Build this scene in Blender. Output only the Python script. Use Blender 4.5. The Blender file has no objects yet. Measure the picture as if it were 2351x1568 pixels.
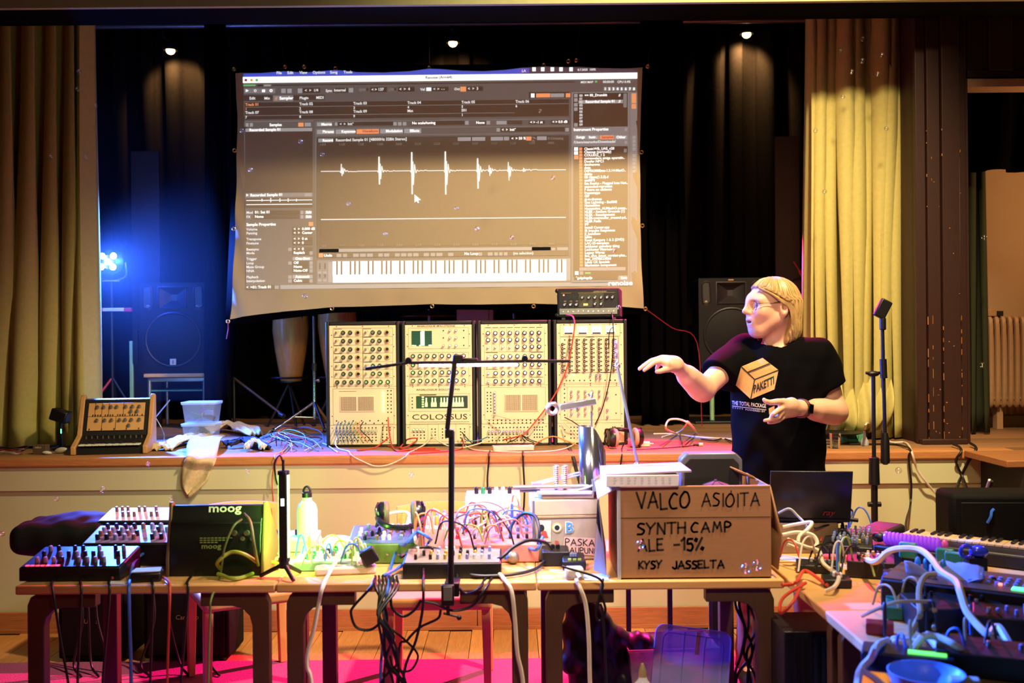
import bpy, bmesh, math, random
import numpy as np
from mathutils import Vector, Matrix
from mathutils.bvhtree import BVHTree

random.seed(7)
SC = bpy.context.scene
COL = SC.collection
R = math.radians

# ------------------------------------------------------------------ camera, world, lights, exposure
F_PX, W_PX, H_PX, HC = 2300.0, 2351.0, 1568.0, 1.56
ROLL = R(0.5)
CR, SR = math.cos(ROLL), math.sin(ROLL)
cd = bpy.data.cameras.new('camera')
cd.sensor_width = 36.0
cd.lens = 36.0 * F_PX / W_PX
cd.dof.use_dof = True
cd.dof.focus_distance = 4.9
cd.dof.aperture_fstop = 2.6
cam = bpy.data.objects.new('camera', cd)
COL.objects.link(cam)
cam.matrix_world = Matrix(((CR, SR, 0, 0), (0, 0, -1, 0), (-SR, CR, 0, HC), (0, 0, 0, 1)))
SC.camera = cam

wd = bpy.data.worlds.new('hall_dark')
wd.use_nodes = True
wd.node_tree.nodes['Background'].inputs[0].default_value = (0.9, 0.75, 0.55, 1)
wd.node_tree.nodes['Background'].inputs[1].default_value = 0.006
SC.world = wd

def lamp(name, kind, loc, col, power, target=None, size=0.1, spot=60, blend=0.3, shape=None, size_y=None, spread=None):
    l = bpy.data.lights.new(name, kind)
    l.color = col
    l.energy = power
    if kind == 'AREA':
        l.size = size
        if shape: l.shape = shape
        if size_y: l.size_y = size_y
        if spread: l.spread = R(spread)
    elif kind in ('POINT', 'SPOT'):
        l.shadow_soft_size = size
    if kind == 'SPOT':
        l.spot_size = R(spot); l.spot_blend = blend
    o = bpy.data.objects.new(name, l)
    COL.objects.link(o)
    o.location = loc
    if target is not None:
        o.rotation_euler = (Vector(target) - Vector(loc)).to_track_quat('-Z', 'Y').to_euler()
    return o

# the hall's own warm ceiling lamps, above and in front of the stage
lamp('hall_ceiling_lamp', 'SPOT', (1.6, 3.15, 4.75), (1.0, 0.75, 0.43), 1480, target=(0.55, 5.75, 1.0), size=0.14, spot=79, blend=0.7)
lamp('hall_ceiling_lamp_far', 'AREA', (0.3, 0.5, 3.45), (1.0, 0.74, 0.42), 17, target=(0.2, 5.5, 0.85), size=0.5, spread=62)
# pink stage par hung behind the proscenium, blue par is built with its stand
lamp('pink_stage_light', 'SPOT', (1.6, 6.62, 3.75), (1.0, 0.02, 0.24), 3400, target=(-0.35, 4.35, 0.2), size=0.05, spot=52, blend=0.35)
# second blue par, hung high on the left behind the arch
lamp('blue_stage_light_high', 'SPOT', (-2.2, 6.2, 3.66), (0.03, 0.14, 1.0), 9000, target=(1.5, 2.7, 0.75), size=0.05, spot=30, blend=0.6)
# warm spots on the back drapes
for sx, sz, sp in ((-2.70, 3.84, 55), (-0.45, 3.88, 45), (1.89, 3.93, 110)):
    lamp('backdrop_spot', 'SPOT', (sx, 8.02, sz + .0), (1.0, 0.66, 0.30), sp, target=(sx, 8.2, sz - .18), size=0.03, spot=120, blend=0.5)
# daylight-coloured bulb in the side room
lamp('side_room_lamp', 'POINT', (3.75, 5.75, 2.4), (1.0, 0.52, 0.2), 30, size=0.15)

SC.view_settings.view_transform = 'Standard'
SC.view_settings.look = 'None'
SC.view_settings.exposure = 0.0
SC.view_settings.gamma = 1.0
SC.view_settings.use_curve_mapping = False
SC.cycles.max_bounces = 8
SC.cycles.diffuse_bounces = 3
SC.cycles.glossy_bounces = 3
SC.cycles.transmission_bounces = 6
SC.cycles.transparent_max_bounces = 12
SC.cycles.sample_clamp_indirect = 4.0
SC.cycles.caustics_reflective = False
SC.cycles.caustics_refractive = False

# ------------------------------------------------------------------ helpers
def P(px, py, d):
    u, v = px - 1175.5, py - 784.0
    return Vector(((u * CR - v * SR) * d / F_PX, d, HC - (u * SR + v * CR) * d / F_PX))

def PZ(px, py, z):
    u, v = px - 1175.5, py - 784.0
    d = (HC - z) * F_PX / (u * SR + v * CR)
    return P(px, py, d)

def lin(h):
    if isinstance(h, str):
        h = [int(h[i:i + 2], 16) / 255 for i in (0, 2, 4)]
    return tuple(c / 12.92 if c <= 0.04045 else ((c + 0.055) / 1.055) ** 2.4 for c in h)

MATS = {}
def mat(name, col='808080', rough=0.55, metal=0.0, var=0.18, scale=25.0, bump=0.0, emit=None, power=0.0, kind=None, alpha=None, trans=0.0, stretch=None, spec=0.5, coat=0.0, rnd=0.0, attr=None):
    if name in MATS: return MATS[name]
    m = bpy.data.materials.new(name); m.use_nodes = True
    nt = m.node_tree; b = nt.nodes['Principled BSDF']
    c = lin(col)
    b.inputs['Roughness'].default_value = rough
    b.inputs['Metallic'].default_value = metal
    b.inputs['Specular IOR Level'].default_value = spec
    b.inputs['Coat Weight'].default_value = coat
    b.inputs['Transmission Weight'].default_value = trans
    if alpha is not None: b.inputs['Alpha'].default_value = alpha
    tc = nt.nodes.new('ShaderNodeTexCoord')
    mp = nt.nodes.new('ShaderNodeMapping')
    nt.links.new(tc.outputs['Object'], mp.inputs[0])
    if stretch: mp.inputs['Scale'].default_value = stretch
    nz = nt.nodes.new('ShaderNodeTexNoise')
    nz.inputs['Scale'].default_value = scale
    nz.inputs['Detail'].default_value = 4
    nt.links.new(mp.outputs[0], nz.inputs[0])
    mx = nt.nodes.new('ShaderNodeMix'); mx.data_type = 'RGBA'
    mx.inputs[6].default_value = (*[x * (1 - var) for x in c], 1)
    mx.inputs[7].default_value = (*[min(1, x * (1 + var)) for x in c], 1)
    nt.links.new(nz.outputs[0], mx.inputs[0])
    out = mx.outputs[2]
    if rnd:
        oi = nt.nodes.new('ShaderNodeObjectInfo')
        mr = nt.nodes.new('ShaderNodeMapRange')
        mr.inputs[3].default_value = 1 - rnd; mr.inputs[4].default_value = 1 + rnd
        nt.links.new(oi.outputs['Random'], mr.inputs[0])
        hs = nt.nodes.new('ShaderNodeHueSaturation')
        nt.links.new(mr.outputs[0], hs.inputs['Value'])
        nt.links.new(out, hs.inputs['Color']); out = hs.outputs[0]
    if attr:
        at = nt.nodes.new('ShaderNodeAttribute'); at.attribute_name = attr
        mm = nt.nodes.new('ShaderNodeMix'); mm.data_type = 'RGBA'; mm.blend_type = 'MULTIPLY'
        mm.inputs[0].default_value = 1
        nt.links.new(out, mm.inputs[6]); nt.links.new(at.outputs[0], mm.inputs[7]); out = mm.outputs[2]
    nt.links.new(out, b.inputs['Base Color'])
    if bump:
        bp = nt.nodes.new('ShaderNodeBump'); bp.inputs['Strength'].default_value = bump
        bp.inputs['Distance'].default_value = 0.01
        nt.links.new(nz.outputs[0], bp.inputs['Height']); nt.links.new(bp.outputs[0], b.inputs['Normal'])
    if emit:
        b.inputs['Emission Color'].default_value = (*lin(emit), 1)
        b.inputs['Emission Strength'].default_value = power
    if kind == 'wood':
        w = nt.nodes.new('ShaderNodeTexWave'); w.wave_type = 'BANDS'; w.bands_direction = 'X'
        w.inputs['Scale'].default_value = scale * 0.4; w.inputs['Distortion'].default_value = 5
        w.inputs['Detail'].default_value = 3; w.inputs['Detail Scale'].default_value = 1.2
        nt.links.new(mp.outputs[0], w.inputs[0]); nt.links.new(w.outputs[0], mx.inputs[0])
    m.use_backface_culling = False
    MATS[name] = m
    return m

class MB:
    def __init__(s): s.v, s.f, s.mi, s.k = [], [], [], 0
    def use(s, k): s.k = k; return s
    def add(s, vs, fs):
        o = len(s.v); s.v += [tuple(x) for x in vs]
        for f in fs: s.f.append(tuple(i + o for i in f)); s.mi.append(s.k)
        return s
    def box(s, x0, x1, y0, y1, z0, z1):
        return s.add([(x, y, z) for z in (z0, z1) for y in (y0, y1) for x in (x0, x1)],
                     [(0, 2, 3, 1), (4, 5, 7, 6), (0, 1, 5, 4), (2, 6, 7, 3), (0, 4, 6, 2), (1, 3, 7, 5)])
    def obox(s, c, sz, rot=None):
        c = Vector(c); M = rot or Matrix.Identity(3)
        vs = [c + M @ Vector((x * sz[0] / 2, y * sz[1] / 2, z * sz[2] / 2)) for z in (-1, 1) for y in (-1, 1) for x in (-1, 1)]
        return s.add(vs, [(0, 2, 3, 1), (4, 5, 7, 6), (0, 1, 5, 4), (2, 6, 7, 3), (0, 4, 6, 2), (1, 3, 7, 5)])
    def cyl(s, p0, p1, r0, r1=None, n=14, cap=True):
        p0, p1 = Vector(p0), Vector(p1); r1 = r0 if r1 is None else r1
        q = (p1 - p0).to_track_quat('Z', 'Y').to_matrix()
        vs = []
        for p, r in ((p0, r0), (p1, r1)):
            for i in range(n):
                a = 2 * math.pi * i / n
                vs.append(p + q @ Vector((r * math.cos(a), r * math.sin(a), 0)))
        fs = [(i, (i + 1) % n, n + (i + 1) % n, n + i) for i in range(n)]
        if cap: fs += [tuple(range(n))[::-1], tuple(range(n, 2 * n))]
        return s.add(vs, fs)
    def lathe(s, prof, c=(0, 0, 0), rot=None, n=20, closed_ends=True):
        c = Vector(c); M = rot or Matrix.Identity(3); vs = []
        for r, z in prof:
            for i in range(n):
                a = 2 * math.pi * i / n
                vs.append(c + M @ Vector((r * math.cos(a), r * math.sin(a), z)))
        fs = []
        for k in range(len(prof) - 1):
            for i in range(n):
                j = (i + 1) % n
                fs.append((k * n + i, k * n + j, (k + 1) * n + j, (k + 1) * n + i))
        if closed_ends:
            fs += [tuple(range(n))[::-1], tuple((len(prof) - 1) * n + i for i in range(n))]
        return s.add(vs, fs)
    def tube(s, pts, r, n=8, closed=False):
        pts = [Vector(p) for p in pts]; m = len(pts)
        rs = r if isinstance(r, (list, tuple)) else [r] * m
        up = None; vs = []
        for i, p in enumerate(pts):
            a = pts[(i - 1) % m] if (closed or i > 0) else p
            b = pts[(i + 1) % m] if (closed or i < m - 1) else p
            t = (b - a)
            if t.length < 1e-9: t = Vector((0, 0, 1))
            t.normalize()
            if up is None:
                up = Vector((0, 0, 1)) if abs(t.z) < 0.9 else Vector((1, 0, 0))
            x = up.cross(t)
            if x.length < 1e-5: x = Vector((1, 0, 0)).cross(t)
            x.normalize(); y = t.cross(x); up = y
            for k in range(n):
                an = 2 * math.pi * k / n
                vs.append(p + rs[i] * (math.cos(an) * x + math.sin(an) * y))
        fs = []
        for i in range(m if closed else m - 1):
            j = (i + 1) % m
            for k in range(n):
                l = (k + 1) % n
                fs.append((i * n + k, i * n + l, j * n + l, j * n + k))
        if not closed: fs += [tuple(range(n))[::-1], tuple((m - 1) * n + k for k in range(n))]
        return s.add(vs, fs)
    def prism(s, poly, a, b, axis='y'):
        """poly in the plane across the axis: y -> (x,z), x -> (y,z), z -> (x,y)"""
        def mk(p, t):
            return (p[0], t, p[1]) if axis == 'y' else (t, p[0], p[1]) if axis == 'x' else (p[0], p[1], t)
        n = len(poly)
        return s.add([mk(p, a) for p in poly] + [mk(p, b) for p in poly],
                     [tuple(range(n)), tuple(range(2 * n - 1, n - 1, -1))] + [(i, n + i, n + (i + 1) % n, (i + 1) % n) for i in range(n)])
    def sph(s, c, r, n=14, m=9):
        c = Vector(c); rr = r if isinstance(r, (tuple, list)) else (r, r, r)
        vs = [c + Vector((0, 0, -rr[2]))]
        for j in range(1, m):
            t = math.pi * j / m
            for i in range(n):
                a = 2 * math.pi * i / n
                vs.append(c + Vector((rr[0] * math.sin(t) * math.cos(a), rr[1] * math.sin(t) * math.sin(a), -rr[2] * math.cos(t))))
        vs.append(c + Vector((0, 0, rr[2])))
        fs = [(0, 1 + (i + 1) % n, 1 + i) for i in range(n)]
        for j in range(m - 2):
            for i in range(n):
                a = 1 + j * n
                fs.append((a + i, a + (i + 1) % n, a + n + (i + 1) % n, a + n + i))
        a = 1 + (m - 2) * n
        fs += [(a + i, a + (i + 1) % n, len(vs) - 1) for i in range(n)]
        return s.add(vs, fs)
    def quad(s, *p): return s.add(p, [tuple(range(len(p)))])
    def mesh(s, name, mats, smooth=True, ang=0.7):
        me = bpy.data.meshes.new(name)
        me.from_pydata(s.v, [], s.f)
        for m in (mats if isinstance(mats, (list, tuple)) else [mats]): me.materials.append(m)
        if any(s.mi): me.polygons.foreach_set('material_index', s.mi)
        if smooth:
            me.shade_smooth(); me.set_sharp_from_angle(angle=ang)
        me.update()
        return me

ROOTS = {}
def link(o, parent=None):
    COL.objects.link(o)
    if parent is not None: o.parent = parent
    return o

def tag(o, label, cat, group=None, kind=None):
    if label: o['label'] = label
    if cat: o['category'] = cat
    if group: o['group'] = group
    if kind: o['kind'] = kind
    return o

def thing(name, label, cat, loc=(0, 0, 0), rotz=0.0, group=None, rot=None):
    o = bpy.data.objects.new(name, None); o.empty_display_size = 0.05
    COL.objects.link(o); o.location = loc
    o.rotation_euler = rot if rot else (0, 0, rotz)
    M = Matrix.Translation(Vector(loc)) @ o.rotation_euler.to_matrix().to_4x4()
    ROOTS[o.name] = M.inverted()
    return tag(o, label, cat, group)

def part(name, mb, m, parent=None, world=False, bev=0.0, smooth=True, ang=0.7, label=None, solid=0.0, sub=0, seg=2):
    if world and parent is not None:
        q = parent
        M = ROOTS.get(q.name)
        if M is None: M = ROOTS[q.parent.name]
        mb.v = [tuple(M @ Vector(v)) for v in mb.v]
    me = mb.mesh(name, m, smooth, ang)
    o = link(bpy.data.objects.new(name, me), parent)
    if solid:
        md = o.modifiers.new('s', 'SOLIDIFY'); md.thickness = solid; md.offset = 0
    if bev:
        md = o.modifiers.new('b', 'BEVEL'); md.width = bev; md.segments = seg; md.limit_method = 'ANGLE'; md.angle_limit = R(40)
    if sub:
        md = o.modifiers.new('u', 'SUBSURF'); md.levels = sub; md.render_levels = sub
    if label: o['label'] = label
    return o

def inst(name, me, parent, loc, rot=(0, 0, 0), scale=(1, 1, 1)):
    o = link(bpy.data.objects.new(name, me), parent)
    o.location = loc; o.rotation_euler = rot; o.scale = scale
    return o

def solo(name, mb, m, label, cat, group=None, **kw):
    return tag(part(name, mb, m, None, **kw), label, cat, group)

def struct(name, mb, m, **kw):
    o = part(name, mb, m, None, **kw); o['kind'] = 'structure'
    return o

def spline(pts, n=6, closed=False):
    pts = [Vector(p) for p in pts]; out = []; m = len(pts)
    if m < 3: return pts
    for i in range(m if closed else m - 1):
        p1, p2 = pts[i], pts[(i + 1) % m]
        p0 = pts[i - 1] if (closed or i > 0) else p1 * 2 - p2
        p3 = pts[(i + 2) % m] if (closed or i < m - 2) else p2 * 2 - p1
        for k in range(n):
            t = k / n
            out.append(0.5 * ((2 * p1) + (p2 - p0) * t + (2 * p0 - 5 * p1 + 4 * p2 - p3) * t * t + (3 * p1 - p0 - 3 * p2 + p3) * t ** 3))
    if not closed: out.append(pts[-1])
    return out

TXT = {}
def text2d(s, size=1.0, shear=0.0, align='LEFT', bold=0.0, sx=1.0):
    k = (s, align, shear, bold)
    if k not in TXT:
        c = bpy.data.curves.new('t', 'FONT'); c.body = s; c.align_x = align; c.resolution_u = 2
        c.shear = shear; c.offset = bold
        o = bpy.data.objects.new('t', c)
        me = bpy.data.meshes.new_from_object(o)
        TXT[k] = ([v.co.to_2d() for v in me.vertices], [tuple(p.vertices) for p in me.polygons])
        bpy.data.objects.remove(o); bpy.data.curves.remove(c); bpy.data.meshes.remove(me)
    v, f = TXT[k]
    return [(p.x * size * sx, p.y * size) for p in v], f

def text(mb, s, org, ex, ey, size, **kw):
    """lettering laid in the plane spanned by unit vectors ex, ey at org"""
    v, f = text2d(s, size, **kw); org, ex, ey = Vector(org), Vector(ex), Vector(ey)
    return mb.add([org + ex * a + ey * b for a, b in v], f)

STROKES = {
 'V': [[(0, 1), (.45, 0), (.8, 1)]], 'A': [[(0, 0), (.45, 1), (.85, 0)], [(.15, .35), (.75, .4)]],
 'L': [[(0, 1), (.05, 0), (.6, .04)]], 'C': [[(.7, .9), (.4, 1), (.1, .7), (0, .4), (.2, .05), (.65, .05)]],
 'O': [[(.4, 1), (.05, .6), (.1, .1), (.5, 0), (.85, .4), (.7, .9), (.4, 1)]],
 'S': [[(.65, .95), (.25, 1), (.08, .75), (.35, .55), (.62, .35), (.45, .05), (0, .02)]],
 'I': [[(.15, 1), (.15, 0)]], 'T': [[(0, .97), (.8, 1)], [(.4, 1), (.4, 0)]],
 'Y': [[(0, 1), (.35, .5), (.8, 1)], [(.35, .5), (.25, 0)]], 'N': [[(0, 0), (.05, 1), (.65, 0), (.7, 1)]],
 'H': [[(0, 1), (0, 0)], [(.65, 1), (.65, 0)], [(0, .5), (.65, .52)]],
 'M': [[(0, 0), (.15, 1), (.45, .35), (.75, 1), (.9, 0)]], 'P': [[(0, 0), (.02, 1), (.5, .95), (.6, .7), (.35, .5), (.05, .48)]],
 'E': [[(.55, 1), (0, .97), (0, 0), (.6, .02)], [(0, .5), (.45, .52)]], '-': [[(.1, .5), (.6, .52)]],
 '1': [[(0, .75), (.3, 1), (.3, 0)]], '5': [[(.6, 1), (.15, .97), (.1, .6), (.45, .6), (.6, .3), (.4, .02), (.05, .08)]],
 '%': [[(.7, 1), (.1, 0)], [(.1, .95), (.0, .8), (.15, .72), (.2, .9), (.1, .95)], [(.7, .2), (.6, .08), (.75, 0), (.82, .15), (.7, .2)]],
 'K': [[(0, 1), (0, 0)], [(.6, 1), (.05, .5), (.65, 0)]], 'J': [[(.55, 1), (.55, .2), (.3, 0), (.02, .2)]],
 'U': [[(0, 1), (.05, .2), (.35, 0), (.6, .2), (.65, 1)]], 'R': [[(0, 0), (.02, 1), (.5, .95), (.55, .7), (.05, .5), (.6, 0)]],
 'B': [[(0, 0), (0, 1), (.5, .9), (.1, .53), (.6, .3), (.4, 0), (0, 0)]], 'D': [[(0, 0), (0, 1), (.55, .75), (.55, .25), (0, 0)]],
}
def handwriting(mb, s, org, ex, ey, size, w, gap=0.25, slant=0.0, seed=1, sx=1.0):
    """felt-pen strokes as thin ribbons"""
    rn = random.Random(seed); x = 0.0; org, ex, ey = Vector(org), Vector(ex), Vector(ey)
    for ch in s:
        if ch == ' ': x += 0.7; continue
        st = STROKES.get(ch, STROKES['I']); wd_ = max(p[0] for q in st for p in q); dy = rn.uniform(-.06, .06)
        for q in st:
            pts = spline([(a, b, 0) for a, b in q], 5) if len(q) > 3 and ch in 'COSPUJB5' else [Vector((a, b, 0)) for a, b in q]
            pts = [((p.x + x + slant * p.y) * size * sx, (p.y + dy) * size) for p in pts]
            for (a, b), (c, e) in zip(pts, pts[1:]):
                d = Vector((c - a, e - b)); L = d.length or 1e-6; d /= L; nrm = Vector((-d.y, d.x)) * w / 2; d = d * w * .35
                mb.add([org + ex * u + ey * v for u, v in ((a - d.x + nrm.x, b - d.y + nrm.y), (a - d.x - nrm.x, b - d.y - nrm.y), (c + d.x - nrm.x, e + d.y - nrm.y), (c + d.x + nrm.x, e + d.y + nrm.y))], [(0, 1, 2, 3)])
        x += wd_ + gap
    return mb

def cable(pts, r, m, label, name='cable', group=None, n=6, world=True, cat='cable', ends=None):
    out = []
    for p in pts:
        p = Vector(p)
        if out:
            a, b = (out[-1], p) if out[-1].z > p.z else (p, out[-1])
            if a.y > 5.42 and a.z > .94 and b.y < 5.43 and b.z < .94:      # goes over the stage nosing
                w = [Vector((a.x * .7 + b.x * .3, 5.46, .956 + r)), Vector((a.x * .4 + b.x * .6, 5.41 - r, .945))]
                out += w if a is out[-1] else w[::-1]
        out.append(p)
    e = out[-1]
    if .05 < e.z < .66 and out[-2].z - e.z > .03: out.append(Vector((e.x + .015, e.y - .02, r + .013)))      # down to the floor
    return solo(name, MB().tube(spline(out, n), r, 7), m, label, cat, group)

# ---- signed distance modelling (numpy) with sparse evaluation and surface nets
def sd_cone(p, a, b, ra, rb):
    a, b = np.array(a, np.float32), np.array(b, np.float32)
    ab = b - a; t = np.clip(((p - a) @ ab) / max(float(ab @ ab), 1e-9), 0, 1)[:, None]
    return np.linalg.norm(p - a - t * ab, axis=1) - (ra + (rb - ra) * t[:, 0])
def sd_ell(p, c, r, rot=None):
    q = p - np.array(c, np.float32)
    if rot is not None: q = q @ np.array(rot, np.float32)
    r = np.array(r, np.float32)
    k0 = np.linalg.norm(q / r, axis=1); k1 = np.linalg.norm(q / (r * r), axis=1)
    return k0 * (k0 - 1.0) / np.maximum(k1, 1e-6)
def sd_box(p, c, h, r=0.0, rot=None):
    q = p - np.array(c, np.float32)
    if rot is not None: q = q @ np.array(rot, np.float32)
    q = np.abs(q) - (np.array(h, np.float32) - r)
    return np.linalg.norm(np.maximum(q, 0), axis=1) + np.minimum(q.max(axis=1), 0) - r
def smin(a, b, k):
    h = np.maximum(k - np.abs(a - b), 0) / k
    return np.minimum(a, b) - h * h * k * 0.25
def smax(a, b, k): return -smin(-a, -b, k)

def sdf_mesh(fn, lo, hi, step):
    lo = np.array(lo, np.float32); n = np.ceil((np.array(hi) - lo) / (step * 8)).astype(int) * 8
    bx, by, bz = n // 8
    c = np.stack(np.meshgrid(*[np.arange(k) for k in (bx, by, bz)], indexing='ij'), -1).reshape(-1, 3)
    dc = fn((lo + (c * 8 + 4) * step).astype(np.float32))
    near = np.abs(dc) < step * 8 * 1.25
    D = np.repeat(np.repeat(np.repeat(np.sign(dc).reshape(bx, by, bz).astype(np.float32), 8, 0), 8, 1), 8, 2)
    off = np.stack(np.meshgrid(*[np.arange(8)] * 3, indexing='ij'), -1).reshape(-1, 3)
    cn = c[near]
    for i in range(0, len(cn), 400):
        cc = cn[i:i + 400]
        idx = (cc[:, None, :] * 8 + off[None]).reshape(-1, 3)
        D[idx[:, 0], idx[:, 1], idx[:, 2]] = fn((lo + idx * step).astype(np.float32))
    S = D < 0
    cell = np.zeros(np.array(D.shape) - 1, np.int8)
    for dx in (0, 1):
        for dy in (0, 1):
            for dz in (0, 1):
                cell += S[dx:S.shape[0] - 1 + dx, dy:S.shape[1] - 1 + dy, dz:S.shape[2] - 1 + dz]
    ci = np.argwhere((cell > 0) & (cell < 8))
    acc = np.zeros((len(ci), 3), np.float32); cnt = np.zeros(len(ci), np.float32)
    cor = [(0, 0, 0), (1, 0, 0), (0, 1, 0), (1, 1, 0), (0, 0, 1), (1, 0, 1), (0, 1, 1), (1, 1, 1)]
    for a in range(8):
        for b in range(a + 1, 8):
            ca, cb = np.array(cor[a]), np.array(cor[b])
            if np.abs(ca - cb).sum() != 1: continue
            ia, ib = ci + ca, ci + cb
            da, db = D[ia[:, 0], ia[:, 1], ia[:, 2]], D[ib[:, 0], ib[:, 1], ib[:, 2]]
            m = (da < 0) != (db < 0)
            t = np.where(m, da / np.where(m, da - db, 1), 0)[:, None]
            acc += np.where(m[:, None], ca + t * (cb - ca), 0); cnt += m
    V = lo + (ci + acc / cnt[:, None]) * step
    idm = np.full(cell.shape, -1, np.int32); idm[ci[:, 0], ci[:, 1], ci[:, 2]] = np.arange(len(ci))
    quads = []
    for ax in range(3):
        sl0 = [slice(None)] * 3; sl1 = [slice(None)] * 3
        sl0[ax] = slice(0, -1); sl1[ax] = slice(1, None)
        e = np.argwhere(S[tuple(sl0)] != S[tuple(sl1)])
        u, w = [(1, 2), (2, 0), (0, 1)][ax]
        ok = (e[:, u] > 0) & (e[:, w] > 0) & (e[:, u] < cell.shape[u]) & (e[:, w] < cell.shape[w])
        e = e[ok]
        flip = S[e[:, 0], e[:, 1], e[:, 2]]
        q = []
        for du, dw in ((1, 1), (0, 1), (0, 0), (1, 0)):
            k = e.copy(); k[:, u] -= du; k[:, w] -= dw
            q.append(idm[k[:, 0], k[:, 1], k[:, 2]])
        q = np.stack(q, 1); q[~flip] = q[~flip][:, ::-1]
        quads.append(q)
    Q = np.concatenate(quads); Q = Q[(Q >= 0).all(1)]
    return V, Q

def np_obj(name, V, Q, m, parent=None, smooth_it=0):
    me = bpy.data.meshes.new(name)
    me.vertices.add(len(V)); me.vertices.foreach_set('co', V.astype(np.float32).ravel())
    me.loops.add(Q.size); me.loops.foreach_set('vertex_index', Q.astype(np.int32).ravel())
    me.polygons.add(len(Q)); me.polygons.foreach_set('loop_start', np.arange(0, Q.size, Q.shape[1], dtype=np.int32))
    me.update(calc_edges=True); me.validate()
    for x in (m if isinstance(m, (list, tuple)) else [m]): me.materials.append(x)
    me.shade_smooth()
    o = link(bpy.data.objects.new(name, me), parent)
    if smooth_it:
        md = o.modifiers.new('sm', 'SMOOTH'); md.factor = 0.5; md.iterations = smooth_it
    return o
# ================================================================== the setting
YS, ZS = 5.46, 0.95           # stage front and stage floor height
m_plank = mat('floor_pine', 'c98a4c', 0.35, var=0.35, scale=9, stretch=(9, 1, 9), rnd=0.22, coat=0.15)
m_stageplank = mat('stage_pine', '8a6440', 0.6, var=0.4, scale=12, stretch=(1, 14, 14), rnd=0.3)
m_sub = mat('subfloor_dark', '20140c', 0.9)
m_wall = mat('stage_wall_paint', 'c6c69a', 0.7, var=0.09, scale=3, bump=0.05)
m_edge = mat('stage_edge_wood', 'b57a45', 0.55, var=0.35, scale=10, stretch=(1, 12, 12), bump=0.15)
m_base = mat('baseboard_wood', 'a8693f', 0.5, var=0.4, scale=10, stretch=(1, 14, 14), rnd=0.15)
m_black = mat('black_paint', '060505', 0.9, var=0.3, spec=.05)
m_brown = mat('dark_brown_boards', '30160c', 0.55, var=0.35, scale=14, stretch=(8, 8, 1))
m_worn = mat('worn_edge_wood', 'b0733c', 0.7, var=0.3)
m_lint = mat('lintel_paint', '9aa070', 0.8, var=0.1)

fl = struct('floor', MB().box(-4.2, 4.2, 0.2, YS, -0.06, -0.022), m_sub)
pm = MB().box(-0.0565, 0.0565, 0, 4.0, -0.02, 0).mesh('plank', m_plank)
for i in range(62):
    inst('plank', pm, fl, (-3.55 + i * 0.1165, 1.4 + random.uniform(-0.0, 0.05), random.uniform(-.0012, 0)))

stw = struct('wall_stage', MB().box(-4.2, 4.2, YS, YS + 0.04, 0, ZS - 0.05), m_wall)
part('fascia_board', MB().box(-4.2, 2.72, YS - 0.018, YS, 0.768, ZS - 0.052), m_wall, stw, bev=0.004)
tr = struct('trim_1', MB().box(-4.2, 2.72, YS - 0.035, YS + 0.09, ZS - 0.052, ZS), m_edge, bev=0.012, seg=3)
bb = struct('baseboard_stage', MB().box(-4.2, 4.2, YS - 0.006, YS, 0, 0.1), m_sub)
x = -3.9
for w in (1.6, 1.15, 0.95, 1.35, 0.75, 1.4):
    part('board', MB().box(x, x + w - .003, YS - 0.022, YS - 0.006, 0.004, 0.112), m_base, bb, bev=0.003)
    x += w
part('skirting_board', MB().box(-4.2, 4.2, YS - 0.034, YS - 0.022, 0, 0.018), m_base, bb)

sf = struct('floor_stage', MB().box(-4.2, 4.6, YS + 0.09, 8.6, ZS - 0.08, ZS - 0.022), m_sub)
sp = MB().box(-4.2, 4.6, 0.002, 0.128, -0.02, 0).mesh('plank', m_stageplank)
for i in range(23):
    inst('plank', sp, sf, (0, YS + 0.09 + i * 0.13, ZS - 0.001 - random.random() * .001))

# stage house: black box behind the arch
struct('wall_back', MB().box(-4.2, 4.6, 8.55, 8.6, ZS, 5.0), m_black)
struct('wall_left', MB().box(-4.2, -4.15, YS, 8.6, ZS, 5.0), m_black)
struct('ceiling_stage', MB().box(-4.2, 4.6, YS + .3, 8.6, 4.95, 5.0), m_black)
struct('wall_arch', MB().box(-4.2, 4.6, YS, YS + 0.03, 3.40, 5.0), m_lint)
struct('trim_2', MB().box(-4.2, 4.6, YS + 0.031, YS + 0.32, 3.405, 5.0), m_black)

# right-hand pillar of stained boards with chipped edges
pil = struct('wall_right', MB().box(2.36, 2.60, 5.80, 6.35, ZS, 4.9), m_brown)
for a, b, yy in ((2.335, 2.392, 5.775), (2.396, 2.47, 5.76), (2.474, 2.575, 5.74), (2.578, 2.63, 5.77)):
    part('board', MB().box(a, b, yy, 5.81, ZS, 4.9), m_brown, pil, bev=0.004)
ch = MB()
rn = random.Random(3)
for ex_, yy in ((2.393, 5.758), (2.472, 5.737), (2.576, 5.737), (2.42, 5.757)):
    z = ZS + 0.02
    while z < 2.9:
        L = rn.uniform(.004, .035) * (1.6 if z < 1.8 else .5)
        if rn.random() < (.6 if z < 1.7 else .12):
            w = rn.uniform(.0006, .0018)
            ch.box(ex_ - w, ex_ + w, yy, yy + .006, z, z + L)
        z += L + rn.uniform(.01, .07)
for k in range(16):
    xx, z = rn.uniform(2.40, 2.57), ZS + rn.random() ** 2 * 1.9
    ch.box(xx, xx + rn.uniform(.002, .009), (5.758 if xx < 2.471 else 5.738), 5.763, z, z + rn.uniform(.002, .008))
o = part('chipped_paint', ch, m_worn, pil); o['kind'] = 'stuff'
part('plinth', MB().box(2.34, 2.60, 5.72, 5.78, ZS, ZS + .03), m_brown, pil, bev=.004)

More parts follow.
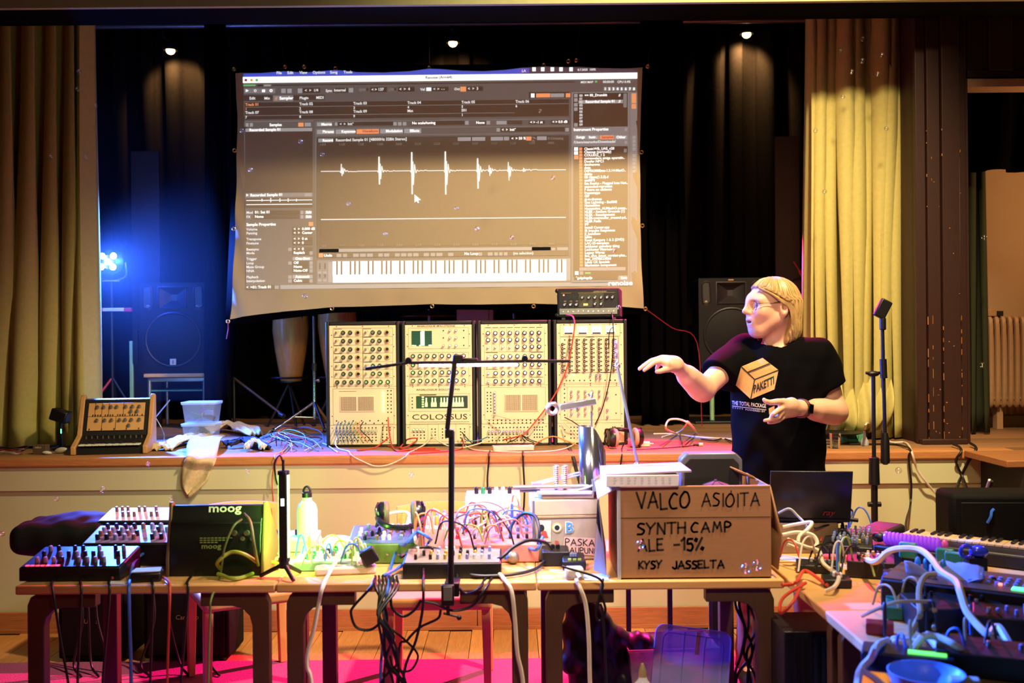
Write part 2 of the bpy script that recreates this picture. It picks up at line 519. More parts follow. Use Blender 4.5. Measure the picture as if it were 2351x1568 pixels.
# wall with the side doorway on the right
sw = struct('wall_side', MB().box(2.60, 4.6, 5.80, 5.88, 3.06, 4.9), m_brown)
for i, (a, b) in enumerate(((2.64, 2.76), (2.765, 2.9), (2.905, 2.99), (2.995, 3.2), (3.205, 3.4))):
    part('board', MB().box(a, b, 5.785 - .012 * (i % 2), 5.80, 3.10, 4.9), m_brown, sw, bev=0.003)
part('board', MB().box(2.64, 3.4, 5.775, 5.80, 3.06, 3.10), m_brown, sw, bev=.003)
struct('trim_3', MB().box(2.632, 3.5, 5.765, 5.9, 3.0, 3.05), mat('door_lintel_wood', 'a88a6a', .6), bev=.004)
struct('trim_4', MB().box(2.620, 2.634, 5.765, 5.9, ZS, 3.05), m_brown)
struct('wall_room', MB().box(2.9, 5.2, 6.85, 6.9, ZS, 4.0), mat('room_wall_paint', 'c4a684', .8, var=.12, scale=2))
struct('baseboard_room', MB().box(2.9, 5.2, 6.80, 6.85, ZS, ZS + .075), mat('room_skirting', '7a5534', .6))

# step board and stair at the far right, in front of the stage
m_step = mat('stair_board', 'a06a3c', .55, var=.35, scale=10, stretch=(1, 12, 12))
st = thing('stage_stair', 'wooden stair with thick treads at the right end of the stage', 'stair', (2.5, 4.95, 0))
for (y0, y1, z, xs) in ((0.0, .47, ZS - .001, -.06), (-.28, .0, .70, -.02), (-.54, -.28, .46, -.02), (-.8, -.54, .22, -.02)):
    part('tread', MB().box(xs, 1.4, y0, y1, z - .034, z), m_step, st, bev=.004)
part('stringer', MB().prism([(0.47, 0), (.47, ZS - .04), (0.0, ZS - .04), (-.74, .18), (-.74, 0)], 0.03, 0.07, 'x'), mat('stair_dark_paint', '14100c', .8), st)
part('side_panel', MB().box(.08, 1.4, .42, .47, 0, ZS - .04), mat('stair_dark_paint'), st)

# rug under the tables
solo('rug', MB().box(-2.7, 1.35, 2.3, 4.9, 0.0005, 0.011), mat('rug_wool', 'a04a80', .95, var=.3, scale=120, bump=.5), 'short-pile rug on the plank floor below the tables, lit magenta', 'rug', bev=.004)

# ------------------------------------------------------------------ curtains
def curtain_mesh(x0, x1, y, z0, z1, folds, amp, seed, flare=0.0, gather=None, nz=26, per=10, top_in=0.0):
    """hanging cloth: folds run down, wider and deeper towards the hem; gather = (z, pull) ties it in"""
    rn = random.Random(seed); nx = folds * per
    ph = [rn.uniform(.6, 1.4) for _ in range(folds + 1)]
    cum = [0]
    for k in range(folds): cum.append(cum[-1] + ph[k])
    am = [rn.uniform(.6, 1.3) for _ in range(folds + 1)]
    mb = MB(); vs = []
    for j in range(nz + 1):
        t = j / nz; z = z1 + (z0 - z1) * t
        for i in range(nx + 1):
            s = i / nx; k = min(int(s * folds), folds - 1); fr = s * folds - k
            xs = (cum[k] + fr * ph[k]) / cum[-1]
            a = amp * (am[k] * (1 - fr) + am[k + 1] * fr) * (.75 + .35 * t)
            yy = y - a * math.cos(2 * math.pi * (s * folds + .12 * math.sin(3 * t + seed)))
            mid = (x0 + x1) / 2; xx = x0 + (x1 - x0) * xs
            xx = mid + (xx - mid) * (1 - top_in * (1 - t) + flare * t)
            xx += .35 * a * math.sin(4 * math.pi * s * folds) + .01 * math.sin(5 * t + 9 * s)
            if gather:
                gz, gp = gather
                w = math.exp(-((z - gz) / .28) ** 2); xx = mid + (xx - mid) * (1 - gp * w); yy -= .05 * w
            vs.append((xx, yy, z))
    fs = [(j * (nx + 1) + i, (j + 1) * (nx + 1) + i, (j + 1) * (nx + 1) + i + 1, j * (nx + 1) + i + 1) for j in range(nz) for i in range(nx)]
    return mb.add(vs, fs)

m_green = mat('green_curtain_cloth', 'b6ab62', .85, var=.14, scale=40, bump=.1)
m_drape = mat('black_drape_cloth', '120d09', .95, spec=.02, var=.3, scale=30, bump=.15)
m_leg = mat('black_leg_cloth', '050405', .95, spec=.02, var=.3, scale=30)
solo('green_curtain', curtain_mesh(-3.55, -2.55, 6.10, ZS + .01, 4.6, 10, .14, 4, top_in=.05, nz=30), m_green, 'long green stage curtain hanging in folds beside the blue lamp', 'curtain', solid=.005, ang=3)
solo('green_curtain', curtain_mesh(1.83, 2.42, 6.17, ZS + .01, 4.6, 9, .12, 11, top_in=-.02, nz=40), m_green, 'long green stage curtain beside the dark boarded pillar', 'curtain', solid=.005, ang=3)
solo('green_curtain', curtain_mesh(2.83, 2.99, 6.35, ZS + .01, 4.6, 2, .05, 5), mat('shaded_green_cloth', '2c3016', .9), 'narrow green curtain just inside the side doorway', 'curtain', solid=.005, ang=3)  # green cloth with the doorway's shade put into a darker colour
solo('black_drape', curtain_mesh(-3.9, -1.7, 8.2, ZS + .01, 4.85, 9, .07, 21), m_drape, 'dark back drape hanging behind the left loudspeaker', 'curtain', solid=.004, ang=3)
solo('black_drape', curtain_mesh(-1.75, 0.75, 8.40, ZS + .01, 4.85, 9, .05, 22), m_drape, 'dark back drape hanging behind the projection screen', 'curtain', solid=.004, ang=3)
solo('black_drape', curtain_mesh(0.7, 3.9, 8.2, ZS + .01, 4.85, 14, .085, 23), m_drape, 'dark back drape hanging behind the right loudspeaker', 'curtain', solid=.004, ang=3)
solo('black_leg_drape', curtain_mesh(-2.145, -1.98, 7.05, ZS + .01, 4.85, 2, .045, 31), m_leg, 'narrow black drape between the left loudspeaker and the congas', 'curtain', solid=.004, ang=3)
solo('black_leg_drape', curtain_mesh(0.93, 1.25, 7.2, ZS + .01, 4.85, 3, .045, 32), m_leg, 'narrow black drape right of the projection screen', 'curtain', solid=.004, ang=3)
solo('black_valance', curtain_mesh(2.70, 3.6, 6.15, 2.58, 3.6, 3, .05, 35), m_leg, 'black valance hanging in the top of the side doorway', 'curtain', solid=.004, ang=3)
# bunched lower end of the right curtain: a swag of cloth caught up on the stage floor
def swag(x0, x1, z0, z1, y, n, seed):
    rn = random.Random(seed); mb = MB(); vs = []
    for j in range(15):
        t = j / 14
        for i in range(n * 8 + 1):
            s = i / (n * 8); a = 2 * math.pi * s * n
            z = z1 + (z0 - z1) * t - .10 * math.sin(math.pi * s) * math.sin(math.pi * t)
            vs.append((x0 + (x1 - x0) * (s * (1 - .35 * t) + .175 * t) + .012 * math.sin(a * .5 + 4 * t), y - .24 * math.sin(math.pi * t * .85) - .028 * math.sin(a + 3 * t) * (.4 + t), max(z, ZS + .012 + .008 * math.sin(a))))
    w = n * 8 + 1
    return mb.add(vs, [(j * w + i, (j + 1) * w + i, (j + 1) * w + i + 1, j * w + i + 1) for j in range(14) for i in range(w - 1)])
solo('curtain_bundle', swag(1.82, 2.32, .99, 1.40, 6.20, 5, 3), m_green, 'bunched swag of green cloth heaped at the hem of the right curtain', 'cloth', solid=.006, ang=3)
# brown wall panels showing between the drapes
solo('wall_panel', MB().box(-2.92, -2.70, 7.7, 7.73, ZS, 3.05), m_brown, 'dark brown board panel left of the black drape', 'panel', bev=.004)
solo('wall_panel', MB().box(2.03, 2.22, 7.7, 7.73, ZS, 3.12), m_brown, 'dark brown board panel behind the right green curtain', 'panel', bev=.004)
# pipe and warm clamp lamps over the back drapes
m_pipe = mat('steel_pipe', '9a8a78', .35, .8)
m_blk = mat('black_plastic', '0b0b0c', .45, var=.3)
m_bulb = mat('warm_bulb', 'ffd9a0', .4, emit='ffc880', power=14)
lp = thing('lighting_pipe', 'steel lighting pipe hung across the stage behind the screen', 'pipe', (0, 7.82, 4.05))
part('bar', MB().cyl((-3.9, 0, 0), (3.9, 0, 0), .024, n=12), m_pipe, lp)
for xx in (-3.4, -1.2, 1.2, 3.4): part('hanger', MB().cyl((xx, 0, 0), (xx, 0, .90), .008), m_pipe, lp)
for sx, sz, where in ((-2.70, 3.84, 'above the left loudspeaker'), (-0.45, 3.88, 'above the projection screen'), (1.89, 3.93, 'above the right loudspeaker')):
    t = thing('clamp_lamp', 'small glowing clamp lamp on the pipe ' + where, 'lamp', (sx, 7.98, sz), group='clamp lamps over the back drapes')
    part('housing', MB().lathe([(.02, .16), (.03, .14), (.05, .09), (.055, .06)], n=14, closed_ends=False), m_blk, t, solid=.003)
    part('bulb', MB().sph((0, 0, .06), (.035, .035, .03)), m_bulb, t)
    part('clamp', MB().box(-.012, .012, -.165, .01, .12, .18), m_blk, t)
# radiator
m_rad = mat('radiator_enamel', 'b58e68', .45)
t = thing('radiator', 'cream ribbed column radiator under the wall in the side room', 'radiator', (3.12, 6.62, 1.13))
fin = MB().tube(spline([(0, 0, .03), (0, 0, .5), (0, .03, .545), (0, .09, .55), (0, .13, .5), (0, .13, .03), (0, .09, -.01), (0, .03, -.01)], 4, True), .017, 8, True).mesh('fin', m_rad)
for i in range(22): inst('fin', fin, t, (i * .043, 0, 0))
part('manifold', MB().cyl((-.02, .065, .52), (.95, .065, .52), .014).cyl((-.02, .065, .02), (.95, .065, .02), .014), m_rad, t)
part('foot', MB().box(.1, .14, .04, .1, -.18, .0), m_rad, t); part('foot', MB().box(.8, .84, .04, .1, -.18, 0), m_rad, t)
solo('small_box', MB().box(3.10, 3.21, 6.63, 6.73, 1.70, 1.745), mat('carton_tan', 'b58a5a'), 'small brown carton lying on top of the radiator', 'box', bev=.003)
solo('small_box', MB().box(3.215, 3.26, 6.64, 6.72, 1.70, 1.735), m_blk, 'small dark box lying on the radiator by the carton', 'box', bev=.003)
# ================================================================== synth wall on the stage
m_cream = mat('cream_panel', 'e6d9b4', .45, var=.05, scale=6)
m_case = mat('cabinet_black', '0d0c0b', .5, var=.3, scale=20)
m_knob = mat('knob_black', '101010', .35)
m_cap = mat('knob_silver', 'd8d8d4', .25, .9)
m_dial = mat('dial_beige', 'cdb488', .5)
m_ink = mat('panel_ink', '1a1712', .8)
m_hole = mat('jack_dark', '0a0a08', .5)
m_ledr = mat('led_red', 'ff9a90', .4, emit='ff6a58', power=4)
m_ledg = mat('led_green', 'c0ffd0', .4, emit='5cff9c', power=7)
m_ledy = mat('led_yellow', 'fff0c0', .4, emit='ffe6a0', power=5)
RX = Matrix.Rotation(R(90), 3, 'X')          # lathe axis z -> -y

def two_mat_lathe(prof_a, prof_b, ma, mb_, name):
    m = MB(); m.use(0).lathe(prof_a, rot=RX, n=14); m.use(1).lathe(prof_b, rot=RX, n=14)
    return m.mesh(name, [ma, mb_])
KNOB = two_mat_lathe([(.0128, 0), (.0128, .006), (.0095, .0075), (.009, .017)], [(.0078, .0165), (.0075, .018)], m_knob, m_cap, 'knob')
SKNOB = two_mat_lathe([(.0075, 0), (.0075, .003)], [(.0068, .003), (.006, .013), (.005, .0145)], m_knob, m_cap, 'knob')
BKNOB = two_mat_lathe([(.0085, 0), (.0075, .014)], [(.003, .0135), (.003, .0146)], m_knob, m_dial, 'knob')
DIAL = two_mat_lathe([(.0185, 0), (.0185, .003), (.0150, .005)], [(.009, .005), (.0088, .012)], m_dial, m_knob, 'dial')
LED = {k: MB().lathe([(.004, 0), (.004, .003), (.0025, .0055)], rot=RX, n=10).mesh('indicator_light', m) for k, m in (('r', m_ledr), ('g', m_ledg), ('y', m_ledy))}

CW, CH, PW, PH, PZ0 = 0.432, 0.735, 0.392, 0.70, 0.012
YC = 5.88
def cabinet(cx, label):
    t = thing('synth_cabinet', label, 'synthesizer', (cx, YC, ZS), group='modular synthesizer cabinets on the stage')
    part('case', MB().box(-CW / 2, -PW / 2 - .001, 0, .2, 0, CH).box(PW / 2 + .001, CW / 2, 0, .2, 0, CH).box(-PW / 2, PW / 2, .003, .2, CH - .02, CH).box(-PW / 2, PW / 2, .0, .2, 0, .01).box(-PW / 2, PW / 2, .18, .2, .01, CH - .02), m_case, t, bev=.004)
    for z0, z1 in ((PZ0, PZ0 + PH * .163), (PZ0 + PH * .165, PZ0 + PH * .487), (PZ0 + PH * .489, PZ0 + PH)):
        part('front_panel', MB().box(-PW / 2, PW / 2, .006, .012, z0, z1), m_cream, t, bev=.001)
    return t
def uv(u, v): return (-PW / 2 + PW * u, .006, PZ0 + PH * (1 - v))
def lines(t, rects, screws=True):
    """thin engraved frames and captions on a panel"""
    m = MB()
    def ln(u0, v0, u1, v1, w=.0011):
        a, b = uv(u0, v0), uv(u1, v1)
        if abs(u1 - u0) > abs(v1 - v0): m.box(a[0], b[0], .0052, .0062, a[2] - w / 2, a[2] + w / 2)
        else: m.box(a[0] - w / 2, a[0] + w / 2, .0052, .0062, b[2], a[2])
    for r in rects:
        if len(r) == 4:
            u0, v0, u1, v1 = r
            ln(u0, v0, u1, v0); ln(u0, v1, u1, v1); ln(u0, v0, u0, v1); ln(u1, v0, u1, v1)
        else: ln(*r[:4], w=r[4])
    part('engraving', m, m_ink, t, smooth=False)['kind'] = 'stuff'
    j = MB()
    if screws:
        for u in (.035, .965):
            for v in (.08, .18, .34, .43, .76, .86): j.lathe([(.0032, 0), (.003, .0012)], uv(u, v), RX, 8)
        for u in (.11, .5, .89):
            for v in (.008, .505, .52, .985): j.lathe([(.0032, 0), (.003, .0012)], uv(u, v), RX, 8)
    part('screw_set', j, m_hole, t)['kind'] = 'stuff'
def jacks(t, pts):
    j = MB()
    for u, v in pts: j.lathe([(.0042, 0), (.0042, .0014), (.0022, .0016)], uv(u, v), RX, 9)
    part('jack_field', j, m_hole, t)['kind'] = 'stuff'
def grid(us, vs): return [(u, v) for v in vs for u in us]
def put(t, me, pts, name='knob'):
    for u, v in pts: inst(name, me, t, uv(u, v))
def pin_matrix(t, u0, v0, u1, v1):
    a, b = uv(u0, v1), uv(u1, v0)
    part('pin_matrix', MB().box(a[0], b[0], .002, .006, a[2], b[2]), m_cream, t, bev=.002)
    h = MB(); mid = (a[0] + b[0]) / 2
    for half in ((a[0] + .006, mid - .005), (mid + .005, b[0] - .006)):
        n = 15; st = (half[1] - half[0]) / n
        for i in range(n):
            for k in range(16):
                z = a[2] + .006 + (b[2] - a[2] - .012) * (k + .15) / 16
                h.box(half[0] + st * (i + .15), half[0] + st * (i + .75), .0012, .0021, z, z + (b[2] - a[2] - .012) / 16 * .72)
    part('pin_holes', h, mat('matrix_hole', '4a3d28', .7), t, smooth=False)['kind'] = 'stuff'

PITCH = 0.4455
CX0 = P(833, 880, YC).x
U8 = [.117, .223, .33, .438, .551, .657, .766, .875]
# --- first cabinet: oscillator rows and joystick dials
c1 = cabinet(CX0, 'cream modular synth cabinet with blue patch cords and beige dials, leftmost of four')
R6 = [.06, .13, .2, .267, .34, .406]
put(c1, SKNOB, grid([.105, .546], R6)); put(c1, KNOB, grid([.21, .316, .654, .754], R6)); put(c1, DIAL, grid([.434, .87], R6), 'dial')
put(c1, KNOB, grid(U8, [.476]))
put(c1, LED['r'], grid([.15], [v - .016 for v in R6]) + grid([.59], [v - .016 for v in R6[:3]] + [R6[4] - .016]), 'indicator_light')
put(c1, LED['g'], grid([.80], [.565 + .0255 * k for k in range(7)]), 'indicator_light')
put(c1, SKNOB, [(.1 + .0535 * k, .886) for k in range(12)])
lines(c1, [(.06, .022, .50, .5), (.505, .022, .95, .5)] + [(.06, v - .035, .95, v - .035, .0011) for v in R6[1:]] + [(.07, v - .031, .19, v - .031, .0026) for v in R6] + [(.51, v - .031, .63, v - .031, .0026) for v in R6] + [(.06, .442, .95, .442, .0011), (.05, .53, .96, .83), (.78, .85, .95, .98), (.14, .552, .40, .552, .002)])
jacks(c1, grid([.87, .92], [.55 + .03 * k for k in range(7)]) + [(.1 + .0625 * k, .80 + .022 * (k % 2)) for k in range(13)] + grid([.1 + .0535 * k for k in range(12)], [.86, .915, .94, .965]) + grid([.79, .85, .9], [.86, .88, .915, .94, .965]))
pin_matrix(c1, .15, .59, .675, .725)
# --- second cabinet: scope and key display
c2 = cabinet(CX0 + PITCH, 'cream modular synth cabinet with a small green scope and touch keys, second from left')
put(c2, SKNOB, [(.674, .048), (.764, .048), (.674, .11), (.764, .11), (.575, .175), (.674, .175), (.764, .175)])
put(c2, KNOB, grid(U8, [.262, .335, .4, .47])); put(c2, SKNOB, [(.12 + .052 * k, .876) for k in range(4)])
a, b = uv(.098, .176), uv(.403, .05)
scp = part('scope_screen', MB().box(a[0], b[0], .003, .006, a[2], b[2]), mat('scope_green_dark', '143a2a', .3, emit='1c6a4a', power=.35), c2, bev=.001)
g = MB()
for k in range(1, 10): g.box(a[0] + (b[0] - a[0]) * k / 10 - .0004, a[0] + (b[0] - a[0]) * k / 10 + .0004, .0024, .0031, a[2], b[2])
for k in range(1, 8): g.box(a[0], b[0], .0024, .0031, a[2] + (b[2] - a[2]) * k / 8 - .0004, a[2] + (b[2] - a[2]) * k / 8 + .0004)
part('graticule', g, mat('scope_grid', '0a1a14', .5), scp)['kind'] = 'stuff'
g = MB(); w = b[0] - a[0]; h = b[2] - a[2]
for q0, q1, q2, q3 in ((.44, .46, .0, .95), (.49, .60, .02, 1), (.62, .635, .0, .98), (.02, .12, 0, .06), (.14, .22, .0, .05), (.38, .46, 0, .06), (.84, .98, 0, .07)):
    g.box(a[0] + w * q0, a[0] + w * q1, .0018, .0026, a[2] + h * q2, a[2] + h * q3)
part('scope_trace', g, mat('trace_green', 'c8ffb0', .5, emit='a8ff90', power=5), scp)
a, b = uv(.16, .70), uv(.93, .597)
kp = part('key_display', MB().box(a[0], b[0], .003, .006, a[2], b[2]), mat('key_display_dark', '062012', .35), c2, bev=.001)
w = b[0] - a[0]; h = b[2] - a[2]
for k in range(14):
    if k in (2,): continue
    if k == 0:
        for q in range(5): part('key_mark', MB().box(a[0] + w * .11, a[0] + w * .15, .002, .0031, a[2] + h * (.08 + .19 * q), a[2] + h * (.2 + .19 * q)), mat('key_pale', 'd8f0b0', .5, emit='c8f0a0', power=.8), kp)
        continue
    if k in (5, 9): continue
    x0 = a[0] + w * (.17 + .0585 * (k - 1)); x1 = x0 + w * .052; q = w * .012
    part('key_mark', MB().prism([(x0, a[2] + h * .12), (x1, a[2] + h * .12), (x1, a[2] + h * .42), (x1 - q, a[2] + h * .55), (x1 - q, a[2] + h * .86), (x0 + q, a[2] + h * .86), (x0 + q, a[2] + h * .55), (x0, a[2] + h * .42)], .002, .0031), mat('key_pale'), kp)
lt = MB()
def ptext(mb, s, u, v, size, **kw): text(mb, s, Vector(uv(u, v)) + Vector((0, -.0012, 0)), (1, 0, 0), (0, 0, 1), size, **kw)
ptext(lt, 'COLOSSUS', .09, .795, .046, sx=1.45); ptext(lt, 'ANALOGUE SOLUTIONS', .16, .551, .0145, bold=.012, sx=1.6); ptext(lt, 'ANALOGUE SOLUTIONS', .18, .017, .0135, bold=.012, sx=1.5)
part('lettering', lt, m_ink, c2, smooth=False)
lines(c2, [(.05, .025, .95, .20), (.06, .232, .95, .50), (.05, .58, .96, .725), (.06, .815, .95, .815, .002), (.33, .83, .33, .97, .001), (.49, .83, .49, .97, .001), (.75, .83, .75, .97, .001), (.06, .83, .95, .98)] + [(.22 * k + .06, .232, .22 * k + .06, .5, .001) for k in range(1, 4)] + [(.07, v, .25, v, .0024) for v in (.37, .435)] + [(.51, v, .66, v, .0024) for v in (.37, .435)] + [(.21, .588, .46, .588, .005)])
jacks(c2, [(.1, .61 + .028 * k) for k in range(4)] + grid([.12, .172, .224, .276], [.90, .925, .95]) + grid([.39, .44, .55, .6, .82, .88], [.875, .9, .925, .95]) + [(.88, .05), (.88, .11), (.88, .175), (.575, .11), (.575, .05)])
# --- third cabinet
c3 = cabinet(CX0 + 2 * PITCH, 'cream modular synth cabinet with a perforated pin matrix on the right, third from left')
C3 = [.108, .217, .327, .436, .545, .655, .764, .872]
put(c3, KNOB, grid(C3, [.074, .131]) + grid(C3[4:], [.19]) + grid(C3[1:], [.27, .34, .41, .478])); put(c3, SKNOB, grid(C3[:4], [.19]) + grid(C3[:1], [.27, .34, .41, .478]) + [(.2, .572 + .0265 * k) for k in range(8)] + [(.108 + .053 * k, .899) for k in range(12)])
put(c3, LED['r'], [(.15, .254)], 'indicator_light')
pin_matrix(c3, .345, .585, .855, .735)
lines(c3, [(.05, .53, .96, .80), (.05, .232, .95, .5), (.72, .232, .72, .5, .001)] + [(.05 + .1125 * k, .03, .05 + .1125 * k, .232, .001) for k in range(9)] + [(.065 + .11 * k, .028, .15 + .11 * k, .028, .003) for k in range(8)] + [(.07, v, .25, v, .0026) for v in (.237, .307, .377, .447)] + [(.74, v, .93, v, .0026) for v in (.237, .307, .377, .447)])
jacks(c3, grid([.09, .14], [.572 + .0265 * k for k in range(7)]) + [(.115 + .062 * k, .807 + .022 * (q)) for k in range(14) for q in (0, 1)] + grid([.108 + .053 * k for k in range(12)], [.867, .925, .95, .975]) + grid([.79, .83, .87, .91], [.867, .89, .925, .95]))
# --- fourth cabinet: meters and mixer
c4 = cabinet(CX0 + 3 * PITCH, 'cream modular synth cabinet with four lit meters, rightmost of four')
for k, (q0, q1) in enumerate(((.105, .25), (.317, .46), (.525, .67), (.735, .876))):
    a, b = uv(q0, .088), uv(q1, .02)
    mt = part('meter', MB().box(a[0], b[0], .0, .006, a[2], b[2]), mat('meter_face', 'fff4c8', .4, emit='fff0c0', power=1.6), c4, bev=.001)
    part('needle_scale', MB().box(a[0] + .004, b[0] - .004, -.001, .0004, a[2] + .0005, a[2] + .009).tube([((a[0] + b[0]) / 2 + .017 * math.cos(R(q)), -.0006, a[2] + .012 + .017 * math.sin(R(q))) for q in range(30, 151, 15)], .0007, 4).cyl(((a[0] + b[0]) / 2, -.0006, a[2] + .006), ((a[0] + b[0]) / 2 - .012, -.0006, a[2] + .03), .0006, n=4), m_ink, mt)
put(c4, BKNOB, [(u, v) for u in [.085 + .1095 * k for k in range(8)] for v in [.137 + .0363 * k for k in range(8)] if (u, v) != (.085, .137)])
put(c4, LED['y'], [(.085, .137), (.525, .283), (.25, .435)], 'indicator_light')
put(c4, SKNOB, [(.14, .435), (.5, .435), (.59, .435), (.645, .435), (.59, .462), (.645, .462)] + [(u, v) for u in (.212, .319, .42, .522, .63) for v in (.57, .61, .713, .757)] + [(.75, .58), (.75, .625), (.75, .727), (.75, .785)])
lines(c4, [(.05, .01, .95, .108), (.05, .112, .92, .41), (.05, .415, .95, .5), (.05, .53, .95, .81), (.15, .53, .15, .81, .001), (.7, .53, .7, .81, .001), (.43, .114, .56, .114, .003), (.22, .413, .34, .413, .003), (.65, .413, .8, .413, .003)] + [(.05 + .1095 * k, .112, .05 + .1095 * k, .41, .0008) for k in range(9)])
jacks(c4, [(.11, .55 + .036 * k) for k in range(7)] + [(u + .035, v) for u in [.085 + .1095 * k for k in range(8)] for v in [.137 + .0363 * k for k in range(8)]] + grid([.14, .19, .25, .34, .41, .5, .72, .8, .87], [.478]) + grid([.2, .25, .3, .35, .83, .86], [.87, .9, .93, .96]) + [(.88, .60), (.88, .755), (.11, .89), (.11, .945)])

# --- tape-echo style box on the fourth cabinet
m_tolex = mat('black_tolex', '121214', .7, var=.4, scale=160, bump=.3)
t = thing('echo_unit', 'black echo unit with a control panel standing on the rightmost synth cabinet', 'effects unit', (P(1350, 700, 5.95).x, 5.93, ZS + CH + .002), rotz=R(-9))
hw = .185
part('case', MB().box(-hw, hw, 0, .30, .012, .185), m_tolex, t, bev=.008)
part('face', MB().box(-hw + .012, hw - .012, -.003, .002, .03, .172), mat('echo_face', '0c0c0b', .45), t, bev=.001)
part('jack_strip', MB().box(-hw + .014, hw - .014, -.006, -.003, .03, .066), mat('echo_strip', '8a9084', .4, .4), t, bev=.001)
part('control_plate', MB().box(-.055, .09, -.005, -.003, .072, .155), mat('echo_plate', '3a4030', .5), t, bev=.001)
for xx, zz in ((-.14, .088), (-.105, .088), (-.07, .088), (-.035, .128), (.004, .128), (.04, .128), (.076, .128), (.04, .09), (.076, .09), (.112, .128), (.143, .128)):
    inst('knob', KNOB, t, (xx, -.004, zz), scale=(.9, 1, .9))
part('meter', MB().box(-.125, -.085, -.005, -.003, .125, .15), mat('echo_meter', '1a2418', .3), t)
inst('indicator_light', LED['r'], t, (-.145, -.004, .145), scale=(1.2, 1, 1.2))
part('switch', MB().box(-.028, -.002, -.006, -.004, .082, .094), mat('switch_yellow', 'e0c060', .5, emit='ffd070', power=1), t)
j = MB()
for k in range(11): j.lathe([(.005, 0), (.005, .002), (.002, .0022)], (-.15 + .03 * k, -.006, .05), RX, 9)
part('jack_row', j, m_cap, t)['kind'] = 'stuff'
tx = MB(); text(tx, 'CHORUS ECHO', (.03, -.0045, .16), (1, 0, 0), (0, 0, 1), .011, shear=.2)
for k in range(3): text(tx, 'mv', (-.145 + .035 * k, -.0045, .106), (1, 0, 0), (0, 0, 1), .012, shear=.3)
tx.box(-.16, -.10, -.0042, -.0038, .157, .158).box(-.06, .16, -.0042, -.0038, .157, .158)
part('lettering', tx, m_dial, t, smooth=False)
for xx in (-.15, .15): part('foot', MB().cyl((xx, .03, 0), (xx, .03, .014), .012), m_cream, t)
for zz in (.025, .172):
    for yy in (.012, .288): part('corner', MB().sph((-hw, yy, zz), .014, 10, 7), m_blk, t)
part('latch', MB().box(-hw - .006, -hw + .002, .04, .06, .12, .15), mat('latch_blue', '6a8fd0', .4), t)

# ================================================================== loudspeakers
m_spk = mat('speaker_shell', '100e0e', .6, spec=.2, var=.3, scale=80, bump=.1)
m_grille = mat('speaker_grille', '0b0a0a', .55, spec=.2, var=.4, scale=200)
m_ring = mat('speaker_ring', '1c1816', .45)
def loudspeaker(label, loc, rotz, w=.47, h=.66, logo=True):
    t = thing('loudspeaker', label, 'loudspeaker', loc, rotz, group='loudspeakers on the stage')
    part('cabinet', MB().prism([(-w / 2, .051), (w / 2, .051), (w / 2, .38), (w * .32, .44), (-w * .32, .44), (-w / 2, .38)], 0, h, 'z'), m_spk, t, bev=.012)
    bz0, bz1, bx = .467, h - .027, .108
    for q in ((-w / 2, w / 2, 0, bz0), (-w / 2, -bx, bz0, h), (bx, w / 2, bz0, h), (-bx, bx, bz1, h)): part('baffle', MB().box(q[0], q[1], 0, .05, q[2], q[3]), m_spk, t)
    zc = .245; r = .195
    rg = part('woofer_ring', MB().tube([(r * math.cos(R(a)), -.004, zc + r * math.sin(R(a))) for a in range(0, 360, 10)], .009, 8, True), m_ring, t)
    part('woofer_grille', MB().lathe([(r, 0), (r * .9, .004), (.01, .011)], (0, -.001, zc), RX, 36), m_grille, t)
    # horn: flared rectangular mouth cut as a recessed funnel
    x0, z0, z1 = .10, .475, h - .035
    hz = (z0 + z1) / 2
    part('horn', MB().add([(-x0, -.003, z0), (x0, -.003, z0), (x0, -.003, z1), (-x0, -.003, z1), (-.022, .046, hz - .02), (.022, .046, hz - .02), (.022, .046, hz + .025), (-.022, .046, hz + .025),
          (-x0 - .008, -.001, z0 - .008), (x0 + .008, -.001, z0 - .008), (x0 + .008, -.001, z1 + .008), (-x0 - .008, -.001, z1 + .008)],
          [(0, 1, 5, 4), (1, 2, 6, 5), (2, 3, 7, 6), (3, 0, 4, 7), (4, 5, 6, 7), (8, 9, 1, 0), (9, 10, 2, 1), (10, 11, 3, 2), (11, 8, 0, 3)]), m_ring, t)
    part('horn_throat', MB().box(-.02, .02, .044, .047, hz - .018, hz + .022), m_hole, t)
    part('horn_frame', MB().tube([(-x0, -.006, z0), (x0, -.006, z0), (x0, -.006, z1), (-x0, -.006, z1)], .006, 6, True), m_ring, t)
    for sx in (-1, 1):
        part('port', MB().tube(spline([(sx * (w / 2 - .055) + .03 * math.cos(R(a)), -.003, hz + (.055 if math.sin(R(a)) > 0 else -.045) + .03 * math.sin(R(a))) for a in range(0, 360, 30)], 3, True), .006, 6, True), m_ring, t)
        part('port_mouth', MB().prism([(sx * (w / 2 - .055) + .028 * math.cos(R(a)), hz + (.055 if math.sin(R(a)) > 0 else -.045) + .028 * math.sin(R(a))) for a in range(0, 360, 20)], -.002, -.0005), m_hole, t)
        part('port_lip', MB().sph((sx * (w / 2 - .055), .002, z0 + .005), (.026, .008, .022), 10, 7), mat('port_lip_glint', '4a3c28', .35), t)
    if logo: part('badge', MB().box(-.022, .022, -.016, -.010, .06, .105), mat('badge_cream', 'e8dcc0', .5), t, bev=.002)
    part('badge_mark', MB().box(-.02, .018, -.002, .0, h - .018, h - .01) if not logo else MB().box(-.006, .006, -.0175, -.016, .068, .094), mat('badge_ink', 'c08038', .5), t)
    return t
pl = P(404, 860, 7.35)
loudspeaker('large black loudspeaker with a cream badge standing on the wooden table', (pl.x, 7.3, pl.z + .012), R(4))
